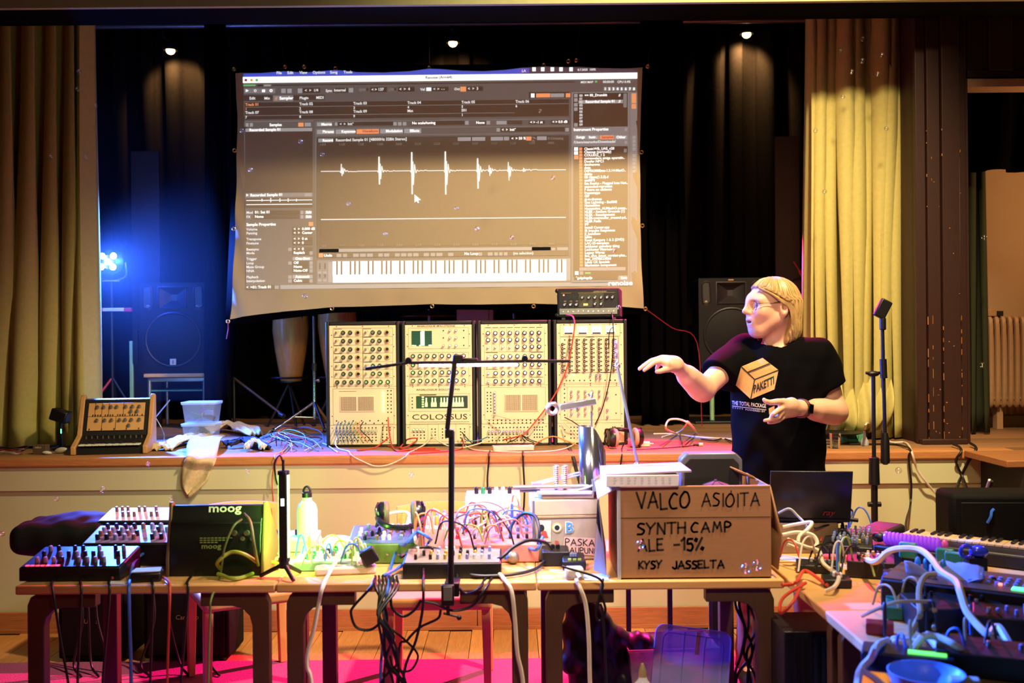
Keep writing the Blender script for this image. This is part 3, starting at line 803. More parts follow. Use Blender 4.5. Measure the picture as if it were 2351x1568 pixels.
# table under the left loudspeaker
m_steel = mat('table_steel', 'b8b8b0', .3, .8); m_tabtop = mat('table_birch_edge', 'd9a25e', .5, var=.25, scale=12)
t = thing('speaker_table', 'small birch-topped steel table carrying the left loudspeaker', 'table', (pl.x + .02, 7.3, ZS))
zt = pl.z - ZS + .01
part('table_top', MB().box(-.23, .26, -.03, .44, zt - .028, zt), m_tabtop, t, bev=.006)
part('frame', MB().box(-.21, .24, .0, .40, zt - .06, zt - .03), m_steel, t, bev=.004)
for xx in (-.2, .2):
    for yy in (.01, .38): part('leg', MB().cyl((xx, yy, 0), (xx, yy, zt - .05), .014), m_steel, t)
part('shelf', MB().box(-.2, .2, .0, .38, zt - .13, zt - .12), mat('shelf_teal', '4f9078', .45), t)
pr = P(1690, 835, 7.3)
pr2 = P(1680, 846, 7.3)
loudspeaker('large black loudspeaker behind the person on a pole stand', (pr2.x, 7.3, pr2.z), R(-3), logo=False)
t = thing('speaker_stand', 'pale metal loudspeaker stand pole behind the person', 'stand', (pr2.x, 7.5, ZS))
part('pole', MB().cyl((-.13, -.12, 0), (-.13, -.12, pr2.z - ZS - .03), .017), mat('green_and_greenlit_metal', '9ac89a', .4, .3), t)  # green light on this pole is put into its metal colour
part('plate', MB().box(-.2, .2, -.2, .2, pr2.z - ZS - .03, pr2.z - ZS - .002), m_blk, t)
part('base', MB().box(-.28, .25, -.25, .22, 0, .02), m_blk, t, bev=.005)
# upright pole and hanging box beside the left table
t = thing('steel_post', 'pale green steel post standing left of the loudspeaker table', 'post', (P(303, 930, 7.2).x, 7.2, ZS))
z1 = P(303, 783, 7.2).z - ZS
part('post', MB().box(-.012, .012, -.012, .012, 0, z1), mat('green_and_greenlit_metal'), t, bev=.003)
part('bracket', MB().box(.015, .05, -.02, .02, z1 - .16, z1 + .08), m_spk, t, bev=.004)

# ================================================================== blue lamp on its T-bar stand
pb = P(253, 602, 7.05)
m_blue = mat('blue_bulb', 'e8ecff', .3, emit='b8c8ff', power=60)
t = thing('blue_stage_lamp', 'five-bulb blue stage lamp on a thin stand beside the left curtain', 'lamp', (pb.x, 7.05, ZS))
hz = pb.z - ZS
for dx, dz in ((-.038, .04), (.042, .04), (-.044, -.036), (.038, -.038), (0, 0)):
    part('bulb', MB().lathe([(.021, 0), (.021, .006), (.012, .011)], (dx, -.045, hz + dz), RX, 14), m_blue, t)
part('housing', MB().lathe([(.09, 0), (.09, .05), (.05, .09)], (0, .06, hz), RX, 20), m_blk, t)
part('yoke', MB().tube(spline([(-.1, .02, hz), (-.1, .02, hz - .1), (0, .02, hz - .13), (.1, .02, hz - .1), (.1, .02, hz)], 4), .006), m_blk, t)
part('pole', MB().cyl((0, .02, 0), (0, .02, hz - .12), .013), m_blk, t)
part('cross_bar', MB().box(-.06, .06, 0, .012, hz - .135, hz - .128), m_steel, t)
cl = P(267, 711, 7.05)
part('clamp', MB().use(0).box(-.05, .10, -.02, .01, cl.z - ZS - .012, cl.z - ZS + .012).use(1).box(-.08, -.05, -.021, .011, cl.z - ZS - .012, cl.z - ZS + .013).box(.10, .15, -.021, .011, cl.z - ZS - .015, cl.z - ZS + .012), [mat('clamp_white', 'd8dce0', .4), mat('clamp_red', 'b02848', .4)], t, bev=.003)
for a in (100, 220, 340): part('leg', MB().cyl((0, .02, .38), (.28 * math.cos(R(a)), .02 + .28 * math.sin(R(a)), .012), .009), mat('red_leg' if a == 220 else 'black_plastic', 'b02030', .4), t)
lamp('blue_stage_light', 'SPOT', (pb.x + .02, 6.93, pb.z), (0.03, 0.12, 1.0), 3900, target=(.5, 3.1, .85), size=.06, spot=92, blend=.5)
lamp('blue_lamp_spill', 'POINT', (pb.x + .12, 6.98, pb.z + .02), (0.02, 0.08, 1.0), 45, size=.06)

# ================================================================== drums and stands
m_conga = mat('conga_wood', 'c98a4a', .35, var=.3, scale=8, stretch=(10, 10, 1), coat=.3)
m_chrome = mat('chrome', 'c8c8c8', .18, 1.0)
def conga(label, loc, sc=1.0, tilt=0.0):
    t = thing('conga_drum', label, 'drum', loc, group='conga drums behind the screen', rot=(0, R(tilt), 0))
    prof = [(.085, 0), (.10, .08), (.128, .25), (.148, .42), (.145, .52), (.128, .66), (.126, .70)]
    part('shell', MB().lathe([(r * sc, z * sc) for r, z in prof], n=28), m_conga, t)
    part('rim', MB().tube([(.132 * sc * math.cos(R(a)), .132 * sc * math.sin(R(a)), .69 * sc) for a in range(0, 360, 12)], .008, 6, True), m_chrome, t)
    part('drum_head', MB().lathe([(.13 * sc, .69 * sc), (.01, .705 * sc)], n=24), mat('drum_skin', 'd8c8a8', .6), t)
    for a in range(0, 360, 60):
        c, s = math.cos(R(a + 20)), math.sin(R(a + 20))
        part('tuning_lug', MB().add([((.15 * c - .03 * s) * sc, (.15 * s + .03 * c) * sc, .60 * sc), ((.15 * c + .03 * s) * sc, (.15 * s - .03 * c) * sc, .60 * sc), (.155 * c * sc, .155 * s * sc, .51 * sc), (.132 * c * sc, .132 * s * sc, .59 * sc), (.136 * c * sc, .136 * s * sc, .64 * sc)], [(0, 1, 2), (0, 3, 1), (0, 2, 3), (1, 3, 2), (0, 1, 4)]), m_blk, t)
    return t
pc = P(668, 856, 7.35)
conga('tall wooden conga drum standing left of the chrome stand', (pc.x, 7.35, ZS + .335), .88)
conga('wooden conga drum partly behind the leftmost synth cabinet', (P(775, 856, 7.35).x, 7.35, ZS + .335), .95)
t = thing('conga_stand', 'black double stand holding the two conga drums', 'stand', (P(720, 856, 7.35).x, 7.35, ZS))
for xx in (-.18, .16):
    part('cradle', MB().tube([(xx + .125 * math.cos(R(a)), .125 * math.sin(R(a)), .36) for a in range(0, 360, 15)], .008, 6, True).cyl((xx, 0, .325), (xx, 0, .333), .085, n=16), m_blk, t)
    for a in (60, 180, 300): part('leg', MB().cyl((xx, 0, .32), (xx + .16 * math.cos(R(a)), .16 * math.sin(R(a)), .0), .009), m_blk, t)
# chrome cymbal stand with tripod
ps = P(722, 930, 7.0)
t = thing('cymbal_stand', 'chrome cymbal stand with folding tripod in front of the congas', 'stand', (ps.x, 7.0, ZS))
part('tube', MB().cyl((0, 0, .08), (0, 0, .45), .012).cyl((0, 0, .45), (0, 0, .80), .009), m_chrome, t)
part('collar', MB().cyl((0, 0, .42), (0, 0, .47), .018), m_blk, t)
part('wing_nut', MB().sph((.03, -.01, .35), .014, 8, 6).cyl((0, 0, .35), (.03, -.01, .35), .005), m_chrome, t)
for ex_, ey_ in ((-.26, -.12), (.08, .2), (.1, -.16)):
    part('leg', MB().cyl((0, 0, .20), (ex_, ey_, .015), .010), m_chrome, t)
    part('rubber_foot', MB().sph((ex_, ey_, .014), .016, 8, 6), m_blk, t)
part('brace', MB().cyl((0, 0, .09), (-.13, -.06, .10), .006).cyl((0, 0, .09), (.05, -.08, .10), .006), m_chrome, t)
b0, b1 = P(537, 868, 7.1), P(652, 962, 6.75)
t = thing('boom_arm', 'dark boom arm leaning to the stage floor left of the tripod', 'stand', (b1.x, b1.y, ZS))
part('tube', MB().cyl(b0, b1 + Vector((0, 0, .02)), .009), mat('boom_dark_metal', '5a4a38', .4, .6), t, world=True)
part('counterweight', MB().cyl(b1 + (b0 - b1) * .08 + Vector((0, 0, .01)), b1 + Vector((0, 0, .018)), .017), m_blk, t, world=True)
part('support_leg', MB().cyl(b0, (b0.x, b0.y, ZS + .01), .009), m_blk, t, world=True)
# cymbal, white carton and hi-hat glimpsed over the cabinets
m_brass = mat('cymbal_brass', '8a5a34', .3, .8)
pcy = P(985, 722, 7.0)
t = thing('cymbal', 'dark brass cymbal on its stand between screen and cabinets', 'cymbal', (pcy.x, 7.0, ZS))
part('disc', MB().lathe([(.002, pcy.z - ZS + .03), (.03, pcy.z - ZS + .025), (.05, pcy.z - ZS + .012), (.2, pcy.z - ZS - .012), (.2, pcy.z - ZS - .014), (.05, pcy.z - ZS + .008), (.002, pcy.z - ZS + .02)], n=30), m_brass, t)
part('stand_rod', MB().cyl((0, 0, 0), (0, 0, pcy.z - ZS + .04), .009), m_chrome, t)
pw = P(1093, 724, 7.2)
t = thing('white_carton', 'pale carton showing between screen bottom and cabinets', 'carton', (pw.x, 7.2, ZS))
part('carton', MB().box(-.14, .12, 0, .3, 0, pw.z - ZS + .06), mat('carton_pale', 'c8b8a8', .7), t, bev=.004)
part('carton_tape', MB().box(.085, .10, -.001, .301, .01, pw.z - ZS + .061), mat('carton_tan'), t)
ph = P(1180, 736, 7.0)
t = thing('hi_hat', 'small brass hi-hat cymbals just above the third cabinet', 'cymbal', (ph.x, 7.0, ZS))
part('disc', MB().lathe([(.01, ph.z - ZS + .012), (.1, ph.z - ZS - .004), (.1, ph.z - ZS - .006), (.01, ph.z - ZS - .015)], n=24), m_brass, t)
part('stand_rod', MB().cyl((0, 0, 0), (0, 0, ph.z - ZS + .05), .008), m_chrome, t)

# ================================================================== wooden keyboard synth on the stage edge
m_oak = mat('oak_cheek', 'bd8d55', .5, var=.25, scale=10, stretch=(6, 6, 1))
ys = 5.58
pk = P(250, 1040, ys)
t = thing('keyboard_synth', 'small keyboard synth with wooden cheeks and tan panel on the stage edge', 'synthesizer', (pk.x, ys, ZS), rotz=R(9))
prof = [(0, 0), (.27, 0), (.27, .315), (.245, .325), (.22, .30), (.135, .10), (.0, .045)]
for x0, x1 in ((-.205, -.178), (.178, .205)): part('cheek', MB().prism(prof, x0, x1, 'x'), m_oak, t, bev=.005)
part('body', MB().prism([(.02, .002), (.26, .002), (.26, .30), (.225, .295), (.145, .095), (.02, .035)], -.177, .177, 'x'), m_case, t)
# sloped control panel
a, b = Vector((0, .1445, .105)), Vector((0, .2215, .283)); sl = (b - a); L = sl.length; sl.normalize(); nr = Vector((0, -sl.z, sl.y))
RP = Matrix((Vector((1, 0, 0)), sl, -nr)).transposed(); RPn = Matrix((Vector((1, 0, 0)), -nr, sl)).transposed()
pn = part('control_panel', MB().obox(a + sl * L * .52 + nr * .002, (.31, .003, L * .86), RPn), mat('tan_panel', 'c8985a', .5, var=.1), t, bev=.001)
KS = MB().use(0).lathe([(.0105, 0), (.0105, .004), (.009, .013), (.004, .014)], n=12).mesh('knob', mat('knob_grey_silver', 'a8a8a8', .25, .8))
qk = nr.to_track_quat('Z', 'Y').to_euler()
for k, (fu, fv) in enumerate([(.16, .84), (.27, .84), (.40, .84), (.5, .84), (.66, .84), (.78, .84), (.9, .84), (.76, .67), (.87, .67), (.17, .36), (.31, .36), (.43, .36), (.57, .36), (.67, .36), (.78, .36), (.92, .36), (.74, .16)]):
    inst('knob', KS, t, Vector((-.155 + .31 * fu, 0, 0)) + a + sl * L * (.09 + .86 * fv) + nr * .0035, qk)
g = MB()
for fu in (.12, .24, .36, .62): g.obox(Vector((-.155 + .31 * fu, 0, 0)) + a + sl * L * .74 + nr * .004, (.0022, .0012, L * .42), RPn)
for fu in (.26, .5): g.obox(Vector((-.155 + .31 * fu, 0, 0)) + a + sl * L * .3 + nr * .004, (.0022, .0012, L * .42), RPn)
g.obox(a + sl * L * .525 + nr * .004, (.31, .0012, .0022), RPn)
for k in range(22): g.obox(Vector((-.14 + .0135 * k, 0, 0)) + a + sl * L * (.56 if k % 5 else .13) + nr * .005, (.004, .006, .009), RPn)
part('panel_markings', g, m_ink, t)['kind'] = 'stuff'
ks = MB()
for k in range(9):
    part('key', MB().box(-.165 + .0365 * k, -.131 + .0365 * k, .01, .095, .048, .056), mat('key_ivory', 'd8e0d0', .35), t, bev=.0015)
for k in (0, 1, 3, 4, 5, 7): part('key', MB().box(-.138 + .0365 * k, -.122 + .0365 * k, .042, .095, .056, .066), m_case, t, bev=.0015)
for k in range(11): part('slider', MB().box(-.15 + .03 * k, -.144 + .03 * k, .112, .118, .075, .095), m_cap, t)

# ================================================================== plastic boxes, card, small things at the left
m_clear = mat('clear_plastic', 'cfd8c8', .18, alpha=.2, trans=.3, var=.05)
m_lidc = mat('clear_lid', 'dfe6d8', .25, alpha=.4, var=.05)
def tub(label, loc, w, d, h, rotz=0, bits=6, seed=1, m=None, ml=None, group='stacked plastic boxes on the stage', lid=True):
    t = thing('plastic_box', label, 'storage box', loc, rotz, group=group); m = m or m_clear; k = .86
    def ring(f, z): return [(-w / 2 * f, -d / 2 * f, z), (w / 2 * f, -d / 2 * f, z), (w / 2 * f, d / 2 * f, z), (-w / 2 * f, d / 2 * f, z)]
    part('tub', MB().add(ring(k, 0.002) + ring(1, h), [(3, 2, 1, 0), (0, 1, 5, 4), (1, 2, 6, 5), (2, 3, 7, 6), (3, 0, 4, 7)]), m, t, solid=.002, bev=.006)
    part('rim', MB().tube([Vector(p) * 1.0 for p in ring(1.02, h)], .006, 6, True), ml or m_lidc, t)
    if lid: part('lid', MB().box(-w / 2 - .008, w / 2 + .008, -d / 2 - .008, d / 2 + .008, h + .003, h + .012), ml or m_lidc, t, bev=.004)
    rn = random.Random(seed); cols = ('3a2a20', '7a8088', '20242a', 'b0a890', '4a6040', '6a5070')
    for i in range(bits):
        part('content', MB().obox((rn.uniform(-.25, .25) * w, rn.uniform(-.25, .25) * d, h * rn.uniform(.18, .7)), (w * rn.uniform(.15, .4), .02, h * rn.uniform(.1, .35)), Matrix.Rotation(rn.uniform(-.8, .8), 3, 'Y')), mat('bits_' + cols[i % 6], cols[i % 6], .5), t)
    return t
pb1 = P(440, 1003, 6.1)
tub('lower clear plastic box of a stack of two beside the wooden synth', (pb1.x, 6.3, ZS), .20, .16, .105, R(3), 6, 5)
tub('upper clear plastic box of a stack of two with a taller tub', (pb1.x + .003, 6.3, ZS + .119), .20, .16, .12, R(1), 7, 8)
solo('antenna_rod', MB().cyl(P(357, 958, 5.95), P(390, 918, 5.95), .0035).tube(spline([P(357, 958, 5.95), P(372, 985, 5.95), P(377, 1005, 5.9), (P(370, 1016, 5.9).x, 5.9, ZS + .006)], 5), .003), m_steel, 'thin bent metal rod with a dark lead standing by the wooden synth', 'rod')
pv = P(90, 1032, 5.62)
t = thing('card_box', 'small brown card box with white lettering at the left stage edge', 'box', (pv.x, 5.62, ZS))
part('body', MB().box(-.037, .037, 0, .05, 0, .052), mat('brown_card', '5a4632', .7), t, bev=.002)
lt = MB(); text(lt, 'valco', (-.024, -.0012, .034), (1, 0, 0), (0, 0, 1), .018); part('lettering', lt, m_cream, t, smooth=False)
def blob(name, label, cat, c, r, m, rot=None, n=12):
    return solo(name, MB().lathe([(r[0] * .3, -r[2]), (r[0] * .8, -r[2] * .6), (r[0], 0), (r[0] * .8, r[2] * .6), (r[0] * .3, r[2])], c, rot, n), m, label, cat)
blob('microphone', 'small silver microphone lying left of the wooden synth', 'microphone', (P(140, 1035, 5.66).x, 5.66, ZS + .018), (.017, .017, .035), mat('mic_pale', 'cfc8b8', .4, .3), Matrix.Rotation(R(80), 3, 'Y'))
blob('plug', 'white jack plug lying beside the small card box', 'plug', (P(108, 1036, 5.6).x, 5.6, ZS + .011), (.01, .01, .026), mat('plug_white', 'd8d0c0', .45), Matrix.Rotation(R(95), 3, 'Y'))
t = thing('cable_reel', 'dark coiled cable with red and white ends at the far left', 'cable', (P(20, 1036, 5.62).x, 5.62, ZS + .01))
for k, (mm, r) in enumerate(((mat('lead_white', 'd8d0c4', .45), .05), (mat('lead_red', 'b02820', .45), .065), (m_blk, .08))):
    part('coil', MB().tube([(r * math.cos(R(a)) * 1.3, r * .6 * math.sin(R(a)), .003 + .012 * k + .006 * math.sin(R(3 * a))) for a in range(0, 360, 15)], .005, 6, True), mm, t)
t = thing('dark_lamp_stand', 'dark studio lamp on a short stand before the left curtain', 'lamp', (P(140, 1010, 5.85).x, 5.85, ZS))
part('head', MB().obox((0, 0, .20), (.10, .08, .07), Matrix.Rotation(R(18), 3, 'Y')), m_blk, t, bev=.01)
part('stem', MB().cyl((0, 0, .01), (0, 0, .17), .01), m_blk, t); part('base', MB().cyl((0, 0, 0), (0, 0, .015), .06, .05), m_blk, t)
part('status_light', MB().box(.018, .022, -.044, -.04, .10, .125), m_ledg, t)

# ================================================================== cloths on the stage edge
m_cloth = mat('patterned_cloth', 'cdb98a', .85, var=.3, scale=60, bump=.2)
def crumple(p0, p1, w, n, seed, hump, m, name, label, cat='cloth'):
    """a long strip of cloth thrown down: wavy ribbon with thickness"""
    rn = random.Random(seed); vs = []; ctr = spline([p0] + hump + [p1], 8); k = 12
    for i, c in enumerate(ctr):
        t = (ctr[min(i + 1, len(ctr) - 1)] - ctr[max(i - 1, 0)]); t.z = 0
        if t.length < 1e-6: t = Vector((1, 0, 0))
        t.normalize(); s = Vector((-t.y, t.x, 0))
        for j in range(k + 1):
            q = j / k - .5
            vs.append(c + s * q * w * (.8 + .2 * math.sin(i * .5 + seed)) + Vector((0, 0, .016 * math.sin(j * 1.3 + i * .55 + seed) * math.sin(i * .31 + j * .4) + .018 * abs(math.sin(j * .9 + i * .23)))))
    fs = [(i * (k + 1) + j, (i + 1) * (k + 1) + j, (i + 1) * (k + 1) + j + 1, i * (k + 1) + j + 1) for i in range(len(ctr) - 1) for j in range(k)]
    return solo(name, MB().add(vs, fs), m, label, cat, solid=.008, ang=3)
def SF(px, py, h=0.0):
    p = PZ(px, py, ZS); return Vector((p.x, max(p.y, YS + .02), ZS + .004 + h))
crumple(SF(365, 1036), SF(475, 1010, .02), .16, 8, 2, [SF(410, 1025, .02)], m_cloth, 'cloth', 'pale patterned cloth lying crumpled at the stage edge by the plastic boxes')
crumple(SF(470, 1000, .01), SF(590, 1005, .01), .15, 8, 5, [SF(520, 992, .045), SF(560, 998, .03)], m_cloth, 'cloth', 'crumpled pale cloth heaped behind the hanging one')
crumple(SF(520, 1030, .01), SF(612, 1034, .0), .10, 8, 9, [SF(565, 1026, .03)], mat('dark_cloth', '16161c', .9), 'cloth', 'dark cloth crumpled beside the pale hanging cloth')
crumple(SF(565, 1037, .012), SF(606, 1036, .012), .035, 8, 12, [SF(585, 1030, .03)], mat('white_tissue', 'd8d8dc', .8), 'tissue', 'white tissue lying on the dark cloth', 'tissue')
# the strip that hangs over the edge
vs = []; nj = 14
path = [SF(500, 1012, .03), SF(480, 1022, .045), SF(468, 1034, .04)]
path += [P(462, 1050, YS - .045), P(452, 1075, YS - .045), P(446, 1100, YS - .045), P(438, 1120, YS - .045), P(432, 1137, YS - .045)]
wl = [.10, .16, .18, .16, .155, .145, .09, .01]
cs = spline(path, 5); ws = spline([(w, 0, 0) for w in wl], 5)
for i, c in enumerate(cs):
    for j in range(11):
        q = j / 10 - .5; w = max(ws[i].x, .008)
        vs.append(c + Vector((q * w, -.012 * math.sin(j * .9 + i * .2) - .006 * abs(q) , .004 * math.sin(j + i * .4) - (.02 * q if i > 14 else 0))))
fs = [(i * 11 + j, (i + 1) * 11 + j, (i + 1) * 11 + j + 1, i * 11 + j + 1) for i in range(len(cs) - 1) for j in range(10)]
solo('hanging_cloth', MB().add(vs, fs), m_cloth, 'patterned cloth strip hanging over the stage edge to a point', 'cloth', solid=.006, ang=3)

# ================================================================== right-hand stage clutter
pg = P(1920, 1022, 5.56)
t = thing('drinking_glass', 'clear drinking glass on the stage edge beside the person', 'glass', (pg.x, 5.58, ZS))
m_glass = mat('drink_glass', 'f4fff8', .03, trans=1.0, var=0)
part('tumbler', MB().lathe([(.001, .004), (.024, .004), (.029, .085), (.031, .085), (.026, 0), (.001, 0)], n=24), m_glass, t)
part('water', MB().lathe([(.001, .006), (.0235, .006), (.026, .04), (.001, .04)], n=20), m_glass, t)
pgk = P(1960, 998, 5.9)
t = thing('green_box', 'small green box with hand lettering under the right curtain', 'box', (pgk.x, 5.9, ZS))
part('body', MB().box(-.065, .06, 0, .06, 0, .05), mat('green_card', '4f9a6e', .6), t, bev=.003)
lt = MB(); handwriting(lt, 'KOJU', (-.035, -.0015, .018), (1, 0, 0), (0, 0, 1), .018, .0028); part('lettering', lt, m_ink, t, smooth=False)
t = thing('dark_tray', 'flat dark tray resting over the green box behind the glass', 'tray', (P(1925, 982, 5.85).x, 5.82, ZS + .052))
part('tray', MB().lathe([(.09, 0), (.13, .012), (.132, .016), (.09, .006)], n=24), m_blk, t)
pa = P(1985, 1000, 5.72)
t = thing('mains_plug', 'grey mains plug standing on the stage under the right curtain', 'plug', (pa.x, 5.72, ZS))
part('body', MB().lathe([(.022, 0), (.024, .02), (.016, .035), (.009, .05), (.006, .08)], n=14), mat('plug_grey', 'a8a8a8', .45), t)
t = thing('white_adapter', 'white mains adapter lying right of the pink headphones', 'adapter', (P(1480, 1000, 5.75).x, 5.75, ZS))
part('body', MB().box(-.035, .03, -.02, .025, .0, .03), mat('plug_white'), t, bev=.006)
part('prong', MB().cyl((.03, 0, .015), (.05, 0, .015), .005), m_cap, t)
# headphones on the stage, lit pink
m_hp = mat('headphone_black', '141214', .35); m_pad = mat('headphone_pad', 'b89a88', .7)
def headphones(label, loc, rot, r=.07, m=m_hp, mp=m_pad, gap=.075, s=1.0):
    t = thing('headphones', label, 'headphones', loc, rot=rot, group='headphones'); t.scale = (s, s, s)
    pts = [(gap * math.cos(R(a)) * 1.02, 0, .03 + .10 * math.sin(R(a))) for a in range(0, 181, 12)]
    part('headband', MB().tube(pts, .010, 8), m, t)
    for sx in (-1, 1):
        rot2 = Matrix.Rotation(R(90) * sx, 3, 'Y')
        cup = part('ear_cup', MB().lathe([(.012, .028), (.034, .024), (.042, .012), (.042, 0)], (sx * (gap - .02), 0, 0), rot2, 22), m, t)
        part('ear_pad', MB().tube([(sx * (gap - .026), .032 * math.cos(R(a)), .032 * math.sin(R(a))) for a in range(0, 360, 20)], .012, 8, True), mp, cup)
        part('yoke', MB().tube(spline([(sx * gap, -.04, 0), (sx * (gap + .008), -.03, .035), (sx * (gap + .003), 0, .05), (sx * (gap + .008), .03, .035), (sx * gap, .04, 0)], 4), .004), m, t)
    return t
php = P(1437, 1010, 5.66)
headphones('black headphones with pale pads on the stage, lit pink', (php.x, 5.70, ZS + .058), (R(-78), 0, R(12)), s=1.25)
# white cable heap, mic plug, gear right of the right speaker
t = thing('keyboard_case', 'brown wooden case behind the person below dark equipment', 'case', (P(1868, 800, 7.0).x + .02, 7.0, ZS))
zc = P(1868, 742, 7.0).z - ZS
part('body', MB().box(-.12, .15, 0, .3, 0, zc), mat('case_brown', '6a4426', .55, var=.3, scale=12, stretch=(8, 8, 1)), t, bev=.005)
t = thing('camcorder_rig', 'dark equipment rack piled on the brown case behind the person', 'equipment', (P(1868, 742, 7.0).x + .02, 7.05, ZS + zc + .001))
part('body', MB().box(-.10, .12, 0, .2, 0, .06).box(-.08, .1, .02, .15, .06, .13).box(-.03, .13, .0, .12, .13, .24), m_blk, t, bev=.006)
part('handle', MB().tube(spline([(-.08, .02, .13), (-.09, .0, .2), (-.04, -.01, .22)], 4), .006), m_steel, t)
part('lens', MB().cyl((-.06, -.04, .03), (-.06, 0, .03), .02).cyl((.05, -.03, .09), (.05, .02, .09), .018), m_cap, t)
# pink par on top of right loudspeaker
pp = P(1826, 650, 6.95)
t = thing('pink_par_lamp', 'small dark par lamp with red plug glowing pink behind the head', 'lamp', (pp.x, 6.95, pp.z - .05))
part('housing', MB().obox((0, 0, .03), (.17, .14, .085), Matrix.Rotation(R(-22), 3, 'Y')), mat('par_housing', '2c2418', .5), t, bev=.02)
part('lens', MB().obox((-.055, -.06, -.022), (.05, .03, .03), Matrix.Rotation(R(-22), 3, 'Y')), mat('pink_lens', 'ff80ff', .3, emit='ff50f0', power=25), t)
part('lead', MB().tube(spline([(.05, -.03, .08), (.02, -.02, .14), (-.01, 0, .2)], 5), [.012] * 5 + [.005] * 6), mat('lead_red'), t)
part('yoke', MB().tube([(-.03, .03, -.01), (-.03, .05, -.3), (.06, .05, -.3)], .006).cyl((.0, .05, -.3), (.0, .05, ZS - pp.z + .05), .012), m_blk, t)
lamp('pink_rim_light', 'SPOT', (pp.x - .12, 6.8, pp.z + .12), (1.0, 0.03, 0.35), 420, target=P(1770, 720, 4.45), size=.05, spot=50, blend=.5)
# microphone stand at the right, in front of the stage
yv = 4.75
pt, pbm = P(2017, 858, yv), P(2008, 1215, yv)
t = thing('microphone_stand', 'black microphone stand with hanging boom before the right curtain', 'stand', (pbm.x, yv, 0))
z1 = pt.z; zcl = P(2010, 1090, yv).z
part('lower_tube', MB().cyl((0, 0, .02), (0, 0, zcl), .0155), m_blk, t)
part('clutch', MB().lathe([(.018, zcl - .05), (.026, zcl - .045), (.023, zcl + .08), (.014, zcl + .085)], n=14), m_blk, t)
part('upper_tube', MB().cyl((0, 0, zcl + .06), (0, 0, z1 - .0), .0095), m_blk, t)
part('pivot', MB().sph((.0, 0, z1), (.03, .016, .014)).cyl((-.035, 0, z1 + .004), (.05, 0, z1 + .004), .007), m_blk, t)
p0, p1 = P(2021, 700, yv), P(2024, 1060, yv)
bx = p0.x - pbm.x
part('boom', MB().cyl((bx - .002, -.03, p0.z - .1), (bx + .006, -.03, p1.z + .1), .0085).cyl((bx, -.03, z1 + .07), (bx + .003, -.03, z1 - .02), .016), m_blk, t)
part('boom_weight', MB().lathe([(.013, p1.z + .14), (.02, p1.z + .10), (.021, p1.z + .0), (.01, p1.z - .01)], (bx + .006, -.03, 0), n=12), m_blk, t)
part('microphone_clip', MB().obox((bx + .0, -.03, p0.z - .02), (.055, .03, .09), Matrix.Rotation(R(28), 3, 'Y')).cyl((bx, -.03, p0.z - .12), (bx, -.03, p0.z - .06), .015), m_blk, t, bev=.006)
part('clutch_knob', MB().cyl((-.03, 0, zcl - .14), (.03, 0, zcl - .14), .012), m_blk, t)
for a in (90, 210, 330): part('leg', MB().cyl((0, 0, .06), (.3 * math.cos(R(a)), .3 * math.sin(R(a)), .012), .011), m_blk, t)

# thin haze hanging in the light of the blue lamp
hz_m = bpy.data.materials.new('stage_haze'); hz_m.use_nodes = True; nt = hz_m.node_tree; nt.nodes.clear()
vo = nt.nodes.new('ShaderNodeVolumeScatter'); vo.inputs['Density'].default_value = .010; vo.inputs['Anisotropy'].default_value = .2
nt.links.new(vo.outputs[0], nt.nodes.new('ShaderNodeOutputMaterial').inputs['Volume'])
hzo = solo('stage_haze', MB().box(-3.6, -1.9, 6.3, 7.68, 1.2, 3.3), hz_m, 'thin haze around the blue lamp beside the left curtain', 'haze'); hzo['kind'] = 'stuff'
# ================================================================== projection screen
YSC = 6.6
def S(px, py, o=0.0): return P(px, py, YSC) + Vector((0, -o, 0))
scr = thing('projection_screen', 'white projection screen showing sample-editing software, hung over the stage', 'projection screen', (S(1000, 440).x, YSC, S(1000, 440).z))
m_cloth_s = mat('screen_cloth', 'aa9a7c', .8, var=.05, scale=5)
top = [(540, 168), (556, 167), (600, 167), (652, 163), (700, 166), (770, 160), (820, 165), (880, 166), (940, 163), (985, 157), (1012, 158), (1060, 162), (1110, 163), (1160, 160), (1200, 155), (1250, 152), (1300, 154), (1330, 153), (1380, 156), (1430, 157), (1475, 155)]
bot = [(528, 733), (556, 727), (600, 721), (652, 715), (700, 711), (762, 705), (820, 704), (880, 702), (940, 700), (990, 698), (1040, 699), (1100, 699), (1160, 698), (1225, 697), (1260, 698), (1300, 699), (1340, 700), (1380, 701), (1410, 703), (1440, 705), (1478, 708)]
lef = [(540, 168), (545, 260), (544, 345), (542, 440), (540, 525), (536, 630), (528, 733)]
rig = [(1475, 155), (1471, 260), (1469, 349), (1470, 440), (1470, 518), (1473, 610), (1478, 708)]
def lerp2(a, s):
    k = min(int(s * (len(a) - 1)), len(a) - 2); f = s * (len(a) - 1) - k
    return Vector(((a[k][0] * (1 - f) + a[k + 1][0] * f), (a[k][1] * (1 - f) + a[k + 1][1] * f)))
vs = []; nu, nv = 60, 36
for j in range(nv + 1):
    v = j / nv
    for i in range(nu + 1):
        u = i / nu
        p = lerp2(top, u) * (1 - v) + lerp2(bot, u) * v + lerp2(lef, v) * (1 - u) + lerp2(rig, v) * u
        p -= Vector(top[0]) * (1 - u) * (1 - v) + Vector(top[-1]) * u * (1 - v) + Vector(bot[0]) * (1 - u) * v + Vector(bot[-1]) * u * v
        # pulled corners ripple outside the lit picture
        e = math.exp(-(u * 26) ** 1.3) * (0.3 + v) + math.exp(-((1 - u) * 40) ** 1.3) * (.3 + v) * .6 + math.exp(-((1 - v) * 16) ** 1.2) * .25
        vs.append(S(p.x, p.y, -.014 * e * math.sin(22 * (u * 3 + (1 - v) * 1.2)) - .0))
